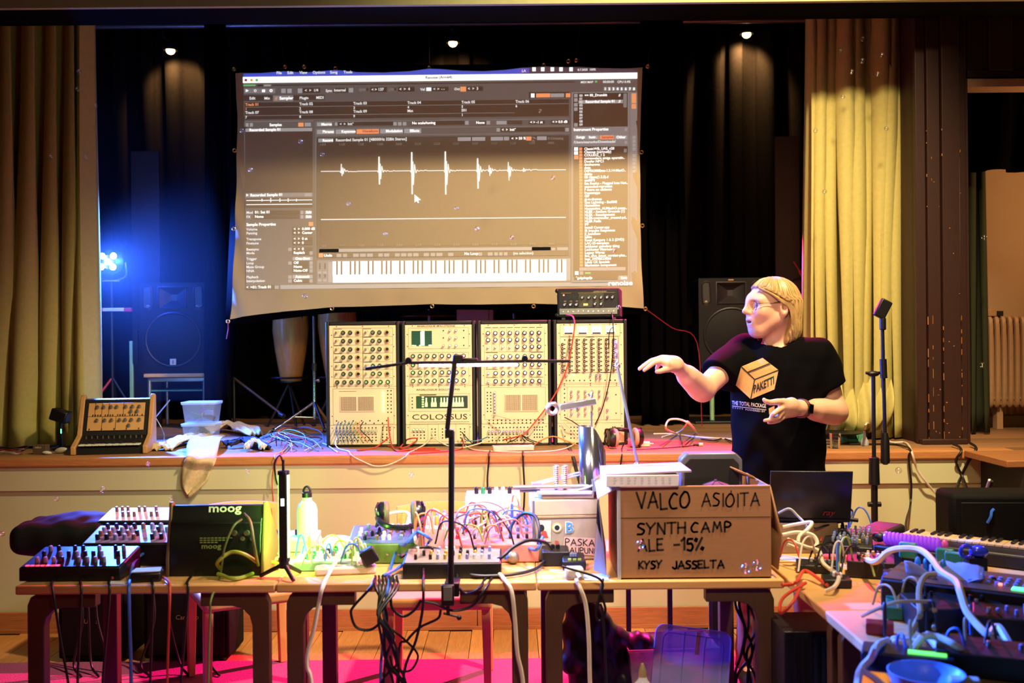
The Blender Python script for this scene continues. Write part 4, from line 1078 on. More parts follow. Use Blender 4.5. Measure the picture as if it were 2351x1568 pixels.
part('screen_cloth', MB().add(vs, [(j * (nu + 1) + i, (j + 1) * (nu + 1) + i, (j + 1) * (nu + 1) + i + 1, j * (nu + 1) + i + 1) for j in range(nv) for i in range(nu)]), m_cloth_s, scr, world=True, ang=3)
bd = MB(); outer = [(527, 152), (1000, 146), (1489, 141), (1484, 440), (1492, 722), (1225, 712), (992, 710), (762, 718), (514, 748), (528, 440)]
bd.add([S(*q, -.032) for q in outer], [tuple(range(len(outer)))[::-1]])
part('border', bd, mat('screen_border_black', '050404', .9, spec=.03), scr, world=True, solid=.004)
m_grom = mat('grommet_brass', 'd8b878', .3, .9)
groms = [(537, 158), (654, 153), (698, 153), (770, 157), (985, 155), (1248, 149), (1305, 140), (1323, 138), (538, 345), (536, 525), (523, 738), (762, 708), (992, 703), (1225, 703), (1482, 709), (1473, 349), (1475, 518), (1487, 152)]
gm = MB().tube([(.011 * math.cos(R(a)), 0, .011 * math.sin(R(a))) for a in range(0, 360, 30)], .0036, 6, True).mesh('grommet', m_grom)
for g in groms:
    q = S(*g, -.004); inst('grommet', gm, scr, q - Vector(scr.location))
m_cord = mat('bungee_red', '8a1828', .6, var=.5, scale=200)
for a, b in (((537, 158), (520, -40)), ((654, 153), (640, -40)), ((698, 153), (710, -40)), ((985, 155), (985, -40)), ((1248, 149), (1240, -40)), ((1323, 138), (1330, -40)), ((1487, 152), (1500, -40))):
    q0, q1 = S(*a, -.004), P(b[0], -60, 7.82); q1.z = 4.03
    cmd = MB().cyl(q0, q0 + (q1 - q0) * .04, .007).cyl(q0 + (q1 - q0) * .04, q1, .0028, n=6)
    part('cord', cmd, m_cord if a[0] in (654, 1323, 1487) else m_blk, scr, world=True)
q0, q1 = S(1482, 709, -.004), P(1600, 787, 6.95)
part('cord', MB().tube(spline([q0, q0 * .5 + q1 * .5 + Vector((0, 0, -.01)), q1, (q1.x + .03, 6.95, ZS + .01)], 6), .0035), m_cord, scr, world=True)
part('cord', MB().tube(spline([S(523, 738), S(524, 755), S(520, 778)], 4), .003), m_cord, scr, world=True)

# ---- the projected software picture
UI = {'grey': ('8e8e92', .22), 'mid': ('b8b8bc', .32), 'dark': ('6a6460', .05), 'dark2': ('78706a', .08), 'lite': ('d0d0d2', .42), 'white': ('ffffff', 1.25), 'text': ('f4f4f6', .85), 'dim': ('c8c4c0', .25),
      'orange': ('ff9a60', .85), 'blue': ('2a50d8', .8), 'bluegrey': ('4a4a6a', .35), 'violet': ('5a50d0', .7), 'green': ('60d070', .7), 'red': ('b02838', .7), 'yellow': ('e8b848', .8), 'key': ('ffffff', 1.3), 'bkey': ('4a5040', .05), 'ink': ('2a3a60', .12)}
UIK = list(UI); ui = MB()
def um(k):
    c, s = UI[k]; return mat('projected_' + k, '9c8e76', .85, var=.04, emit=c, power=s)
LAY = {k: .0 for k in UIK}
def pt(x, y, x0, o):                       # picture tilts up to the right by about one in ninety
    return S(x, y - (x - x0) * (.0112 if y < 300 else .0095), o)
def rect(k, x0, y0, x1, y1, lay=1):
    o = .0012 * lay + .0015; ui.use(UIK.index(k)); ui.add([pt(x0, y1, x0, o), pt(x1, y1, x0, o), pt(x1, y0, x0, o), pt(x0, y0, x0, o)], [(0, 1, 2, 3)])
def word(k, s, x, y, h, lay=3, **kw):
    o = .0012 * lay + .0015; ui.use(UIK.index(k)); p = YSC / F_PX
    sl = -.0112 if y < 300 else -.0095
    text(ui, s, S(x, y, o), Vector((1, 0, -sl)).normalized(), (0, 0, 1), h * p * 1.35, bold=.025, **kw)
# backdrop
ui.use(0); o = .0015
n = 24
ui.add([S(559 + 904 * i / n, 186 - 10.4 * i / n, o) for i in range(n + 1)] + [S(565 + 901 * i / n, 664 - 7.6 * i / n, o) for i in range(n + 1)], [(i, n + 1 + i, n + 2 + i, i + 1) for i in range(n)])
# menu bar follows the scalloped top edge
tp = [Vector(q) for q in top if 556 < q[0] < 1440]
tp = [Vector((559, 168))] + tp + [Vector((1462, 158))]
for a, b in zip(tp, tp[1:]):
    ui.use(UIK.index('blue' if b.x < 1205 else 'bluegrey')); o = .003
    ya, yb = 179 - (a.x - 559) * .0112, 179 - (b.x - 559) * .0112
    ui.add([S(a.x, ya, o), S(b.x, yb, o), S(b.x, b.y + 1.2, o), S(a.x, a.y + 1.2, o)], [(0, 1, 2, 3)])
for s, x in (('File', 635), ('Edit', 660), ('View', 688), ('Options', 718), ('Song', 758), ('Tools', 789)): word('text', s, x, 171.5 - (x - 559) * .0112, 6.5)
rect('violet', 1191, 157, 1215, 168, 3); word('text', 'LA', 1198, 166, 6, 4)
for x in (1226, 1246, 1268, 1288, 1311): rect('white', x - 4, 155, x + 4, 164, 3)
word('text', '8.7.2025  100%', 1326, 163, 5)
rect('white', 558, 177, 1463, 191, 2); word('ink', 'Renoise (Arm64)', 977, 186 - 4.5, 6.5)
for x, k in ((565, 'red'), (578, 'yellow'), (590, 'green')):
    ui.use(UIK.index(k)); ui.add([S(x + 3.2 * math.cos(R(a)), 184.5 + 3.2 * math.sin(R(a)), .0065) for a in range(360, 0, -30)], [tuple(range(12))])
rect('green', 559, 194.5, 587, 198, 2); rect('dark', 591, 195, 604, 198.5, 2); rect('lite', 606, 194.5, 622, 198.5, 2); rect('dark2', 625, 195, 1320, 197.5, 2)
word('text', 'MIDI MAP', 1333, 193.5 - 2, 5); rect('green', 1366, 185.5, 1371, 190, 2); rect('red', 1373, 185.5, 1378, 190, 2); word('text', '00:00:00', 1384, 191, 5.5); word('text', 'CPU 0.4%', 1417, 191, 5.5)
# transport row
for i in range(4): rect('mid', 561 + 18 * i, 203.5, 578 + 18 * i, 214.5, 2)
ui.use(UIK.index('white')); ui.add([S(565, 212, .007), S(571.5, 208.6, .007), S(565, 205.5, .007)], [(0, 1, 2)])
word('text', 'o', 583, 211.5, 9); rect('white', 602, 206, 609, 212, 3); word('white', 'o', 619, 211.5, 10)
for x in (646, 660): rect('lite', x, 204, x + 10, 214, 2)
rect('lite', 684, 203.5, 694, 214, 2); rect('dark', 696, 203, 735, 213.5, 2); word('text', '<  >  1/4', 700, 211, 6.5)
word('text', 'Sync', 748, 211.3, 6); rect('dark', 765, 203, 799, 213, 2); word('text', 'Internal', 767, 210.5, 6.5); rect('lite', 801, 202.5, 811, 212.5, 2)
word('dim', 'BPM', 825, 209.5, 6); rect('dark2', 841, 203, 846, 209, 2); rect('dark', 850, 201, 888, 212, 2); word('text', '< > 137', 853, 209, 6.5)
word('dim', 'LPB', 892, 209, 6); rect('dark2', 905, 202, 910, 208, 2); rect('dark', 914, 200.3, 952, 211, 2); word('text', '<  >  4', 917, 208, 6.5)
word('text', 'Vel', 965, 208.3, 6); rect('white', 979, 201.5, 990, 209, 2); rect('dark', 992, 200.5, 1030, 210, 2); word('text', '<  >  - -', 995, 207.5, 6)
word('text', 'Oct', 1043, 207.5, 6); rect('orange', 1057, 199.5, 1070, 210.5, 2); rect('dark', 1071, 199.5, 1109, 209.5, 2); word('text', '<  >  3', 1074, 207, 6.5)
for i in range(8): rect('lite', 1386 + 9.4 * i, 200 + .1 * i, 1393 + 9.4 * i, 208.5, 2); word('white', str(i + 1), 1387.5 + 9.4 * i, 207.2, 6)
# tabs
rect('dark2', 560, 219.5, 626, 232, 2); word('text', 'Edit', 573, 229, 6.5); word('text', 'Mix', 607, 229, 6.5)
rect('mid', 628, 219.5, 673, 233, 2); word('orange', '//', 632, 229.5, 7); word('white', 'Sampler', 642, 229, 7.2)
rect('dark2', 674, 219, 746, 230.5, 2); word('text', 'Plugin', 688, 228.3, 6.5); word('text', 'MIDI', 726, 227.5, 6.5); rect('grey', 750, 218.5, 1212, 231, 2)
rect('white', 1219, 215, 1227, 224, 2); rect('orange', 1231, 215, 1263, 224, 2); rect('lite', 1264, 215, 1295, 223.5, 2); rect('orange', 1299, 214.5, 1309, 223.5, 2); rect('dark', 1214, 212, 1308, 225, 1)
# track overview
rect('dark', 562, 236.5, 1306, 275, 2)
for k, y in ((0, 246), (1, 265.5)): rect('mid', 563, y, 1306 if k == 0 else 1182, y + 1, 3)
for i, s in enumerate(('Track 01', 'Track 02', 'Track 03', 'Track 04', 'Track 05', 'Track 06')):
    x = 563.5 + 124 * i; dy = -124 * i * .0112; c = 'orange' if i == 0 else 'text'
    word(c, s, x, 243.5 + dy, 6.4); word(c, str(i + 1), x, 253.5 + dy, 6)
for i, s in enumerate(('Track 07', 'Track 08', 'Track 09', 'Mst', 'S01')):
    x = 563.5 + 124 * i; dy = -124 * i * .0112
    word('text', s, x, 262 + dy, 6.4); word('text', '7 8 9   1'.split(' ')[i] if i < 3 else ('' if i == 3 else '1'), x, 272.5 + dy, 6) if i != 3 else None
# left sample list
rect('lite', 564, 283, 571, 291, 2); rect('lite', 574, 283, 581, 291, 2); word('white', 'Samples', 619, 290, 6.5); rect('orange', 685, 282, 697, 291, 2); rect('lite', 700, 282, 714, 290.5, 2)
rect('lite', 564, 295.5, 717, 303, 3); word('white', 'Recorded Sample 01', 573, 301.7, 6.4, 4); rect('dark', 563, 295, 718, 442, 2)
rect('mid', 565, 444, 718, 453.5, 2); word('white', 'Recorded Sample 01', 575, 451.3, 6.6); rect('lite', 700, 444, 715, 451, 3); ui.use(UIK.index('white')); ui.add([S(566, 451.3, .007), S(571, 448.3, .007), S(566, 445.3, .007)], [(0, 1, 2)])
rect('dark', 564.5, 457, 718, 477, 2)
for y in (460.5, 470): rect('white', 566, y - .6, 717, y + .8, 3)
for x, hh in ((602, 3), (622, 5), (643, 4), (662, 4), (681, 3)): rect('white', x - .8, 459.6 - hh, x + .8, 459.6 + hh, 3)
for k, (a, b) in enumerate((('Mod', '01: Set 01'), ('FX', 'None'))):
    y = 491 + 10 * k; word('text', a, 566, y, 6); rect('dark', 583, y - 7, 688, y + 1.5, 2); word('white', b, 585.5, y - .5, 6.4); rect('lite', 690, y - 7, 697, y + 1.3, 2); rect('lite', 700, y - 7, 716, y + 1, 2); word('white', 'Edit', 703, y - .8, 6)
word('white', 'Sample Properties', 566, 519, 6.8); rect('orange', 709, 510, 719, 519, 2)
vals = [('Volume', '<  >  0.000 dB', 529.5), ('Panning', '<  >  Center', 538.5), ('Transpose', '<  >  0 st', 552), ('Finetune', '<  >  0', 561.5), ('Beatsync', '<  >  0', 575.5), ('Mode', 'Repitch', 584), ('Trigger', 'One-Shot', 597.5), ('Loop', 'Off', 607), ('Mute Group', 'None', 616), ('NNA', 'Note-Off', 625), ('Playback', 'Autoseek', 639), ('Interpolation', 'Cubic', 648)]
for a, b, y in vals:
    word('text', a, 566, y, 6); w = b in ('One-Shot', 'Autoseek')
    rect('lite' if w else 'dark', 672, y - 7.5, 718 if b[0] == '<' or w else 709, y + 1, 2); word('white', b, 674.5 + (4 if w else 0), y - .8, 6.2)
    if b[0] != '<' and not w: rect('lite', 711, y - 7, 718, y + 1, 2)
    if a in ('Beatsync', 'Loop', 'Playback', 'Interpolation'): rect('lite', 662, y - 6.5, 670, y + 1, 2)
word('white', '<  >', 566, 663 - .8, 6); word('white', '01: Track 01', 580, 662.3, 6.3); rect('dark2', 564, 655, 640, 664.5, 1); rect('lite', 631, 655.5, 640, 663.5, 2); rect('lite', 644, 654.5, 1400, 664, 1)
# middle header rows
rect('lite', 728, 281.5, 762, 290, 2); word('white', 'Macros', 738, 288.5, 6); rect('dark', 776, 281, 903, 289.5, 2); word('text', '<  >  Init*', 780, 288, 6); rect('lite', 769, 281.5, 775, 288.5, 2)
for x in (903, 914, 925): rect('lite', x, 280.5, x + 8, 288.5, 2)
rect('dark', 944, 279, 1066, 288, 2); word('white', 'No scale/tuning', 946, 285.8, 6.3); rect('lite', 1068, 278, 1076, 286.5, 2); rect('dark', 1092, 278, 1116, 287, 2); word('white', 'None', 1093, 284.8, 6.3); rect('lite', 1117, 278, 1125, 286, 2); rect('lite', 1140, 278, 1163, 286, 2)
rect('dark2', 1165, 277.5, 1199, 286, 2); rect('dark', 1214, 277.5, 1251, 286, 2); word('white', '< > -1 st', 1217, 283.8, 6); rect('dark', 1265, 276.5, 1307, 285.5, 2); word('white', '< > 0.0 dB', 1268, 283, 6)
for x0, x1, s in ((728, 768, 'Phrases'), (771, 815, 'Keyzones'), (819, 870, 'Waveform'), (873, 925, 'Modulation'), (928, 967, 'Effects')):
    rect('orange' if s == 'Waveform' else 'lite', x0, 298 - (x0 - 728) * .011, x1, 308.5 - (x0 - 728) * .011, 2); word('red' if s == 'Waveform' else 'white', s, x0 + 13, 305.6 - (x0 - 728) * .011, 6.2)
rect('lite', 1140, 294.5, 1148, 302.5, 2); rect('dark', 1149, 294, 1296, 303, 2); word('white', '<  >  Init*', 1152, 301, 6); rect('lite', 1298, 294, 1306, 302, 2)
rect('dark2', 727, 316.5, 1306, 592, 2)
rect('lite', 731, 318.5, 765, 327, 3); word('white', 'Record', 741, 325.5, 6, 4); word('text', 'Recorded Sample 01 [48000Hz 32Bit Stereo]', 771, 325, 6.6)
for x0, x1 in ((1051, 1081), (1084, 1114), (1127, 1155), (1157, 1169), (1233, 1255)): rect('lite', x0, 315.5 - (x0 - 1051) * .011, x1, 324 - (x0 - 1051) * .011, 3)
word('white', '<  > 50 %', 1174, 321, 6.2); rect('orange', 1208, 314, 1220, 323, 3); word('dim', '0 Crossing', 1258, 320.8, 6)
# waveform window
rect('dark', 736, 329.5, 1302, 567, 3)
ax = ('1.0.0', '1.1.0', '1.2.0', '1.3.0', '2.0.0', '2.1.0', '2.2.0', '2.3.0', '3.0.0', '3.1.0', '3.2.0', '3.3.0', '4.0.0')
for i, s in enumerate(ax):
    x = 735 + 43.6 * i; word('dim', s, x, 334.5 - .30 * i, 5.2, 5); word('dim', s, x + 1, 566.5 - .35 * i + .5, 5.2, 5)
def wave(pts, w=1.1):
    ui.use(UIK.index('text')); o = .0085
    for (x0, y0), (x1, y1) in zip(pts, pts[1:]):
        d = Vector((x1 - x0, y1 - y0)); d.normalize(); nx, ny = -d.y * w, d.x * w
        ui.add([S(x0 + nx, y0 + ny, o), S(x0 - nx, y0 - ny, o), S(x1 - nx, y1 - ny, o), S(x1 + nx, y1 + ny, o)], [(0, 1, 2, 3)])
hits = [(785, 17, 11), (871, 33, 31), (946, 43, 54), (1023, 44, 55), (1097, 28, 42), (1124, 12, 13), (1168, 19, 24), (1203, 5, 4)]
base = lambda x: 394 - (x - 737) * .0065
pts = [(737, base(737))]
rn = random.Random(5)
for x, u, d in hits:
    b = base(x); pts += [(x - 4, b), (x - 2, b + 4), (x - 1, b - u), (x + .6, b + d), (x + 2.4, b - u * .5), (x + 3.4, b + d * .6), (x + 6, b - u * .35), (x + 9, b + d * .1), (x + 12, b - 2), (x + 16, b + 1.5)]
    q = x + 18
    while q < x + 34: pts.append((q, base(q) + rn.uniform(-1.4, 1.4))); q += 3
    pts.append((x + 36 if x not in (1097, 1168) else x + 22, b))
pts = sorted(pts, key=lambda p: p[0]) + [(1299, base(1299))]
wave(pts, .95)
for x, u, d in hits[1:5]: wave([(x - .4, base(x) - u), (x + .6, base(x) + d)], 1.7)
wave([(737, 504.5), (1299, 499.5)], 1.1)
ui.use(UIK.index('white')); ui.add([S(*q, .011) for q in ((952, 447), (952, 465.5), (956.5, 462), (960, 467), (962.5, 465.5), (960, 460.5), (966.5, 459.5))], [tuple(range(7))])
# lower strips
rect('lite', 778, 571.5, 1221, 579, 3); rect('dark', 733, 572, 1264, 580, 2); rect('lite', 1266, 569, 1275, 575, 3); rect('lite', 1279, 568, 1304, 575, 3)
rect('orange', 732, 582, 742, 591, 3); word('white', 'Undo', 744, 589.5, 6.2)
for x0, x1 in ((773, 784), (788, 797), (811, 824), (827, 840), (843, 856), (869, 879), (882, 894), (907, 918), (921, 933), (936, 946), (949, 961), (973, 985), (989, 999), (1002, 1016), (1029, 1041), (1098, 1107), (1120, 1131), (1135, 1143), (1146, 1154), (1157, 1165)): rect('lite', x0, 583 - (x0 - 773) * .0095, x1, 590.5 - (x0 - 773) * .0095, 3)
word('white', 'No Loop', 1066, 585.5, 6.4); word('text', '(no selection)', 1178, 584.5, 6.2)
# piano keys
rect('mid', 728, 598, 1310, 652, 1)
for x in (733, 745): rect('dark', x, 604, x + 3, 618, 2); rect('dark', x, 628, x + 3, 637, 2); rect('lite', x - 3, 623, x + 5, 629, 3); rect('lite', x - 3, 641, x + 5, 647, 3)
rect('lite', 1301, 594, 1309, 643, 2); rect('lite', 754, 602, 763, 648, 2)
rect('key', 764, 600.5, 1300, 649, 2)
nk = 52; kw = 536 / nk
for i in range(nk):
    rect('mid', 764 + kw * i, 632 - kw * i * .0095, 764 + kw * i + .5, 648.5 - kw * i * .0095, 3)
    if i % 7 in (0, 1, 3, 4, 5) and i < nk - 1: rect('bkey', 764 + kw * (i + 1) - 2.2, 600.5 - kw * i * .0095, 764 + kw * (i + 1) + 1.6, 631 - kw * i * .0095, 3)
# right column
rect('mid', 1312, 212, 1445, 650, 1); rect('dark', 1316, 214.5, 1441, 292, 2)
for y in (216, 226, 237, 247, 283): rect('lite', 1318, y, 1326, y + 8, 3)
for i in range(10): word('text', '%02d' % i, 1330, 222.5 + 7.4 * i, 5.6)
word('white', '== 00_Drumkit', 1342, 222, 6); rect('lite', 1328, 230.5, 1430, 238.5, 3); word('white', 'Recorded Sample 01', 1344, 236.8, 6, 5); rect('mid', 1431, 215, 1439, 247, 3); word('white', '//', 1420, 222, 6); word('white', '//', 1420, 236, 6, 5)
ui.use(UIK.index('dark2')); ui.add([S(*q, .0062) for q in ((1352, 257), (1362, 246), (1362, 240), (1404, 240), (1376, 268), (1366, 279), (1359, 268))], [tuple(range(7))[::-1]])
word('white', 'Instrument Properties', 1317, 301, 6.6); rect('lite', 1434, 294, 1440, 301, 3)
for x0, x1, s in ((1319, 1346, 'Songs'), (1348, 1375, 'Instr.'), (1377, 1409, 'Samples'), (1411, 1440, 'Other')): rect('orange' if s == 'Samples' else 'lite', x0, 311, x1, 320, 2); word('red' if s == 'Samples' else 'white', s, x0 + 4, 318, 6.2)
word('text', '/Users/esaruoho/Downloads/', 1317, 329.5, 6); rect('lite', 1434, 324, 1440, 330, 3)
rect('dark', 1316, 337, 1441, 636, 2)
rect('white', 1318, 338.5, 1327, 346.5, 3); rect('white', 1318, 348, 1327, 355.5, 3); rect('orange', 1318, 357, 1328, 366, 3); rect('mid', 1432, 342, 1439, 350, 3)
names = ['ClassicWB_UAE_v28', 'Cleanup (seriously)', 'COLLIDZ_1 2', 'commodore amiga operatin..', 'Doofer NPC1', 'doohamma', 'dota', 'DSP56300Emu-1.3.14-MacO..', 'dubio', 'EB Giana(1.2.5).d', 'esaMP3', 'Esa Ruoho - Plugged Into Not..', 'expanded-rayroeast', 'F more on clicksets', 'freesampps', 'GIF', 'gj-m-themes', 'Guz Lightning - EsaRMI', 'Hamatohm', 'Hamatohm_AUMachO.comp..', 'HLER - Ancient Grounds (1)', 'HLER - Reassignment', 'HLER-wetransfer_treemd-pd..', 'HLER Pasila', 'IFF', 'Install Cursor.app', 'IR Impulse Responses', 'jf_basefluto', 'jukka', 'Kossi Kenguru 1 & 2 (DVD)', 'LAC-25-template', 'lackluster gameboy thing', 'Lackluster Metricool', 'Legacy Warez', 'live_dive_latest_version-plea..', 'logs_39598523860', 'Louis CK Specials', 'Manhattan component']
for i, s in enumerate(names):
    y = 344.8 + 7.22 * i; rect('orange', 1329.5 + i * .04, y - 5.8, 1336.5 + i * .04, y + .3, 3); word('white', s, 1341 + i * .04, y, 5.9)
rect('lite', 1330, 614, 1436, 622, 3); rect('white', 1320, 623, 1328, 631, 3); rect('lite', 1331, 623, 1339, 631, 3); rect('green', 1343, 625, 1356, 629, 3); rect('dark', 1318, 634, 1418, 643, 3); word('white', '*gulgalegalja', 1322, 641, 5.8, 5); rect('lite', 1420, 633, 1440, 643, 3); word('white', 'Save', 1425, 640.5, 5.8, 4)
rect('mid', 1446, 212, 1463, 650, 1)
for y in (215, 226, 239): rect('orange', 1450, y, 1460, y + 11, 3)
for i in range(9): rect('lite', 1452, 312 + 9 * i + (6 if i > 3 else 0), 1459, 319 + 9 * i + (6 if i > 3 else 0), 3)
word('white', 'renoise', 1396, 655.5, 11.5, sx=1.2)
for x0, y0, x1, y1 in ((726, 280, 1308, 292), (726, 296, 1308, 310), (726, 312, 1308, 594), (562, 280, 720, 292)):
    for (a, b, c, d) in ((x0, y0 - 1, x1, y0), (x0 - 1, y0, x0, y1)): rect('mid', a, b, c, d, 1)
for o_, k in ((ui, 0),):
    pj = part('projected_picture', ui, [um(k) for k in UIK], scr, world=True, smooth=False)
    pj['label'] = 'sample editor window with a waveform, file list and piano keys'
# the sky-lit projector hot spot reflected low on the cloth is left to the lamps
# ================================================================== the person
def A3(px, py, d): return np.array(P(px, py, d), np.float32)
ROOTP = Vector((P(1785, 1000, 4.47).x, 4.47, 0))
per = thing('person', 'person in a black printed T-shirt gesturing with both hands, head turned aside', 'person', ROOTP); per.location.z = .012
OFF = np.array(ROOTP, np.float32)
HD = A3(1772, 715, 4.47)
ya = R(15); FW = np.array((-math.cos(ya), -math.sin(ya), 0)); LF = np.array((math.sin(ya), -math.cos(ya), 0)); UPV = np.array((0, 0, 1.0))
HM = np.stack([FW, LF, UPV], 0).astype(np.float32)       # world -> head rows
def hl(p): return (p - HD) @ HM.T
def hw_(x, y, z): return HD + (np.array((x, y, z), np.float32) @ HM)
TY = R(18); TC = A3(1786, 950, 4.49); TX = np.array((math.cos(TY), -math.sin(TY), 0)); TF = np.array((-math.sin(TY), -math.cos(TY), 0))
ZT = [.80, .88, .96, 1.05, 1.15, 1.25, 1.35, 1.42, 1.47, 1.50, 1.525, 1.545]
WA = [.195, .20, .20, .198, .198, .20, .203, .20, .183, .145, .095, .06]
WB = [.14, .145, .15, .155, .158, .152, .142, .13, .112, .095, .075, .05]
def torso(p, grow=0.0):
    q = p - TC; z = p[:, 2]
    a, b = np.interp(z, ZT, WA) + grow, np.interp(z, ZT, WB) + grow
    x, y = q @ TX.astype(np.float32), q @ TF.astype(np.float32)
    r = (np.abs(x / a) ** 2.4 + np.abs(y / b) ** 2.4) ** (1 / 2.4)
    d = (r - 1) * np.minimum(a, b)
    return smax(smax(d, z - (1.535 + grow), .03), (.80 - z), .02)
SR_, ER, WR = A3(1703, 815, 4.54), A3(1613, 902, 4.36), A3(1550, 843, 4.15)
SL, EL, WL = A3(1878, 824, 4.42), A3(1918, 952, 4.42), A3(1838, 944, 4.22)
RC = [  # round cones of arms and legs: a, b, ra, rb
    (SR_, ER, .058, .046), (ER, WR, .047, .028), (SL, EL, .060, .049), (EL, WL, .050, .030),
]
def fingers(p, d, chains, k=.006):
    for ch in chains:
        e = None
        for (a, ra), (b, rb) in zip(ch, ch[1:]):
            f = sd_cone(p, a, b, ra, rb); e = f if e is None else np.minimum(e, f)
        d = smin(d, e, k)
    return d
# right hand (towards the screen): palm down, fingers drooping
dR = lambda px, py, d=4.1: A3(px, py, d)
HR = [[(dR(1552, 843, 4.15), .027), (dR(1536, 838, 4.12), .027), (dR(1521, 834, 4.10), .020)], [(dR(1545, 838, 4.17), .022), (dR(1520, 832, 4.13), .017)], [(dR(1548, 850, 4.12), .022), (dR(1530, 843, 4.07), .018)]]
FR = [[(dR(1519, 836, 4.075), .0115), (dR(1501, 840, 4.05), .0098), (dR(1487, 851, 4.04), .0088), (dR(1479, 857, 4.035), .0075)],
      [(dR(1517, 829, 4.10), .0115), (dR(1495, 835, 4.075), .0100), (dR(1477, 847, 4.06), .0090), (dR(1468, 854, 4.055), .0075)],
      [(dR(1518, 830, 4.13), .011), (dR(1500, 838, 4.12), .0095), (dR(1489, 848, 4.13), .0085), (dR(1484, 854, 4.14), .0072)],
      [(dR(1523, 836, 4.15), .0105), (dR(1511, 845, 4.15), .009), (dR(1508, 853, 4.16), .0080), (dR(1512, 858, 4.165), .007)],
      [(dR(1545, 851, 4.11), .017), (dR(1529, 855, 4.06), .0125), (dR(1516, 859, 4.04), .0105), (dR(1508, 860, 4.035), .0085)]]
# left hand: thumb out, index and ring fingers reaching forward
dL = lambda px, py, d=4.2: A3(px, py, d)
HL = [[(dL(1838, 943, 4.22), .030), (dL(1815, 941, 4.18), .031), (dL(1803, 943, 4.16), .026)], [(dL(1818, 932, 4.18), .022), (dL(1798, 934, 4.15), .019)], [(dL(1820, 953, 4.19), .020), (dL(1802, 957, 4.17), .019)]]
FL = [[(dL(1800, 930, 4.15), .0165), (dL(1784, 929, 4.12), .0135), (dL(1768, 931, 4.10), .0115), (dL(1758, 928, 4.09), .0100), (dL(1754, 924, 4.09), .0080)],
      [(dL(1797, 942, 4.14), .0125), (dL(1785, 950, 4.10), .0112), (dL(1776, 957, 4.09), .0100), (dL(1771, 962, 4.10), .0082)],
      [(dL(1797, 948, 4.145), .0120), (dL(1789, 958, 4.12), .0105), (dL(1784, 964, 4.15), .0090), (dL(1778, 966, 4.17), .0080)],
      [(dL(1798, 953, 4.15), .0115), (dL(1786, 966, 4.115), .0105), (dL(1770, 970, 4.10), .0090), (dL(1756, 972, 4.10), .0075)],
      [(dL(1803, 961, 4.16), .011), (dL(1788, 972, 4.13), .0095), (dL(1775, 976, 4.12), .0082), (dL(1765, 977, 4.12), .0070)]]
KNR, ANR, KNL, ANL = np.array((1.065, 4.43, .50), np.float32), np.array((1.05, 4.50, .09), np.float32), np.array((1.30, 4.43, .50), np.float32), np.array((1.33, 4.49, .09), np.float32)
HPR, HPL = np.array((1.085, 4.50, .88), np.float32), np.array((1.285, 4.46, .88), np.float32)
def head(q):
    d = sd_ell(q, (.0, 0, .034), (.106, .079, .094))
    d = smin(d, sd_ell(q, (.052, 0, -.030), (.060, .057, .083)), .04)
    d = smin(d, sd_ell(q, (.083, 0, -.100), (.026, .024, .021)), .026)
    d = smin(d, sd_ell(q, (.098, 0, -.055), (.018, .028, .025)), .03)
    d = smin(d, sd_cone(q, (.100, 0, .045), (.107, 0, .030), .018, .016), .03)
    for s in (-1, 1):
        d = smin(d, sd_cone(q, (.0, .056 * s, -.045), (.066, .026 * s, -.100), .026, .022), .04)
        d = smin(d, sd_ell(q, (.068, .042 * s, -.018), (.028, .024, .026)), .03)
        d = smin(d, sd_cone(q, (.100, .012 * s, .036), (.082, .048 * s, .036), .012, .012), .02)
        d = smax(d, -sd_ell(q, (.108, .033 * s, .014), (.018, .017, .013)), .016)
        d = smin(d, sd_cone(q, (.090, .021 * s, .0185), (.085, .044 * s, .0165), .0090, .0080), .006)      # upper lid
        # ear
        e = sd_ell(q, (-.010, .088 * s, -.002), (.022, .012, .038))
        e = smax(e, -sd_ell(q, (-.006, .099 * s, .002), (.012, .011, .022)), .006)
        e = smin(e, sd_ell(q, (-.008, .081 * s, -.033), (.010, .008, .012)), .008)
        d = smin(d, e, .006)
        d = smin(d, sd_ell(q, (.114, .0115 * s, -.019), (.011, .0085, .0085)), .008)
    nose = sd_cone(q, (.108, 0, .028), (.133, 0, -.011), .008, .0125)
    d = smin(d, nose, .016)
    d = smin(d, sd_ell(q, (.110, 0, -.046), (.013, .022, .0075)), .007)
    d = smin(d, sd_ell(q, (.104, 0, -.071), (.013, .019, .0078)), .007)
    d = smax(d, -sd_ell(q, (.120, 0, -.0588), (.030, .023, .0055)), .003)
    return d
NB = A3(1786, 806, 4.50)
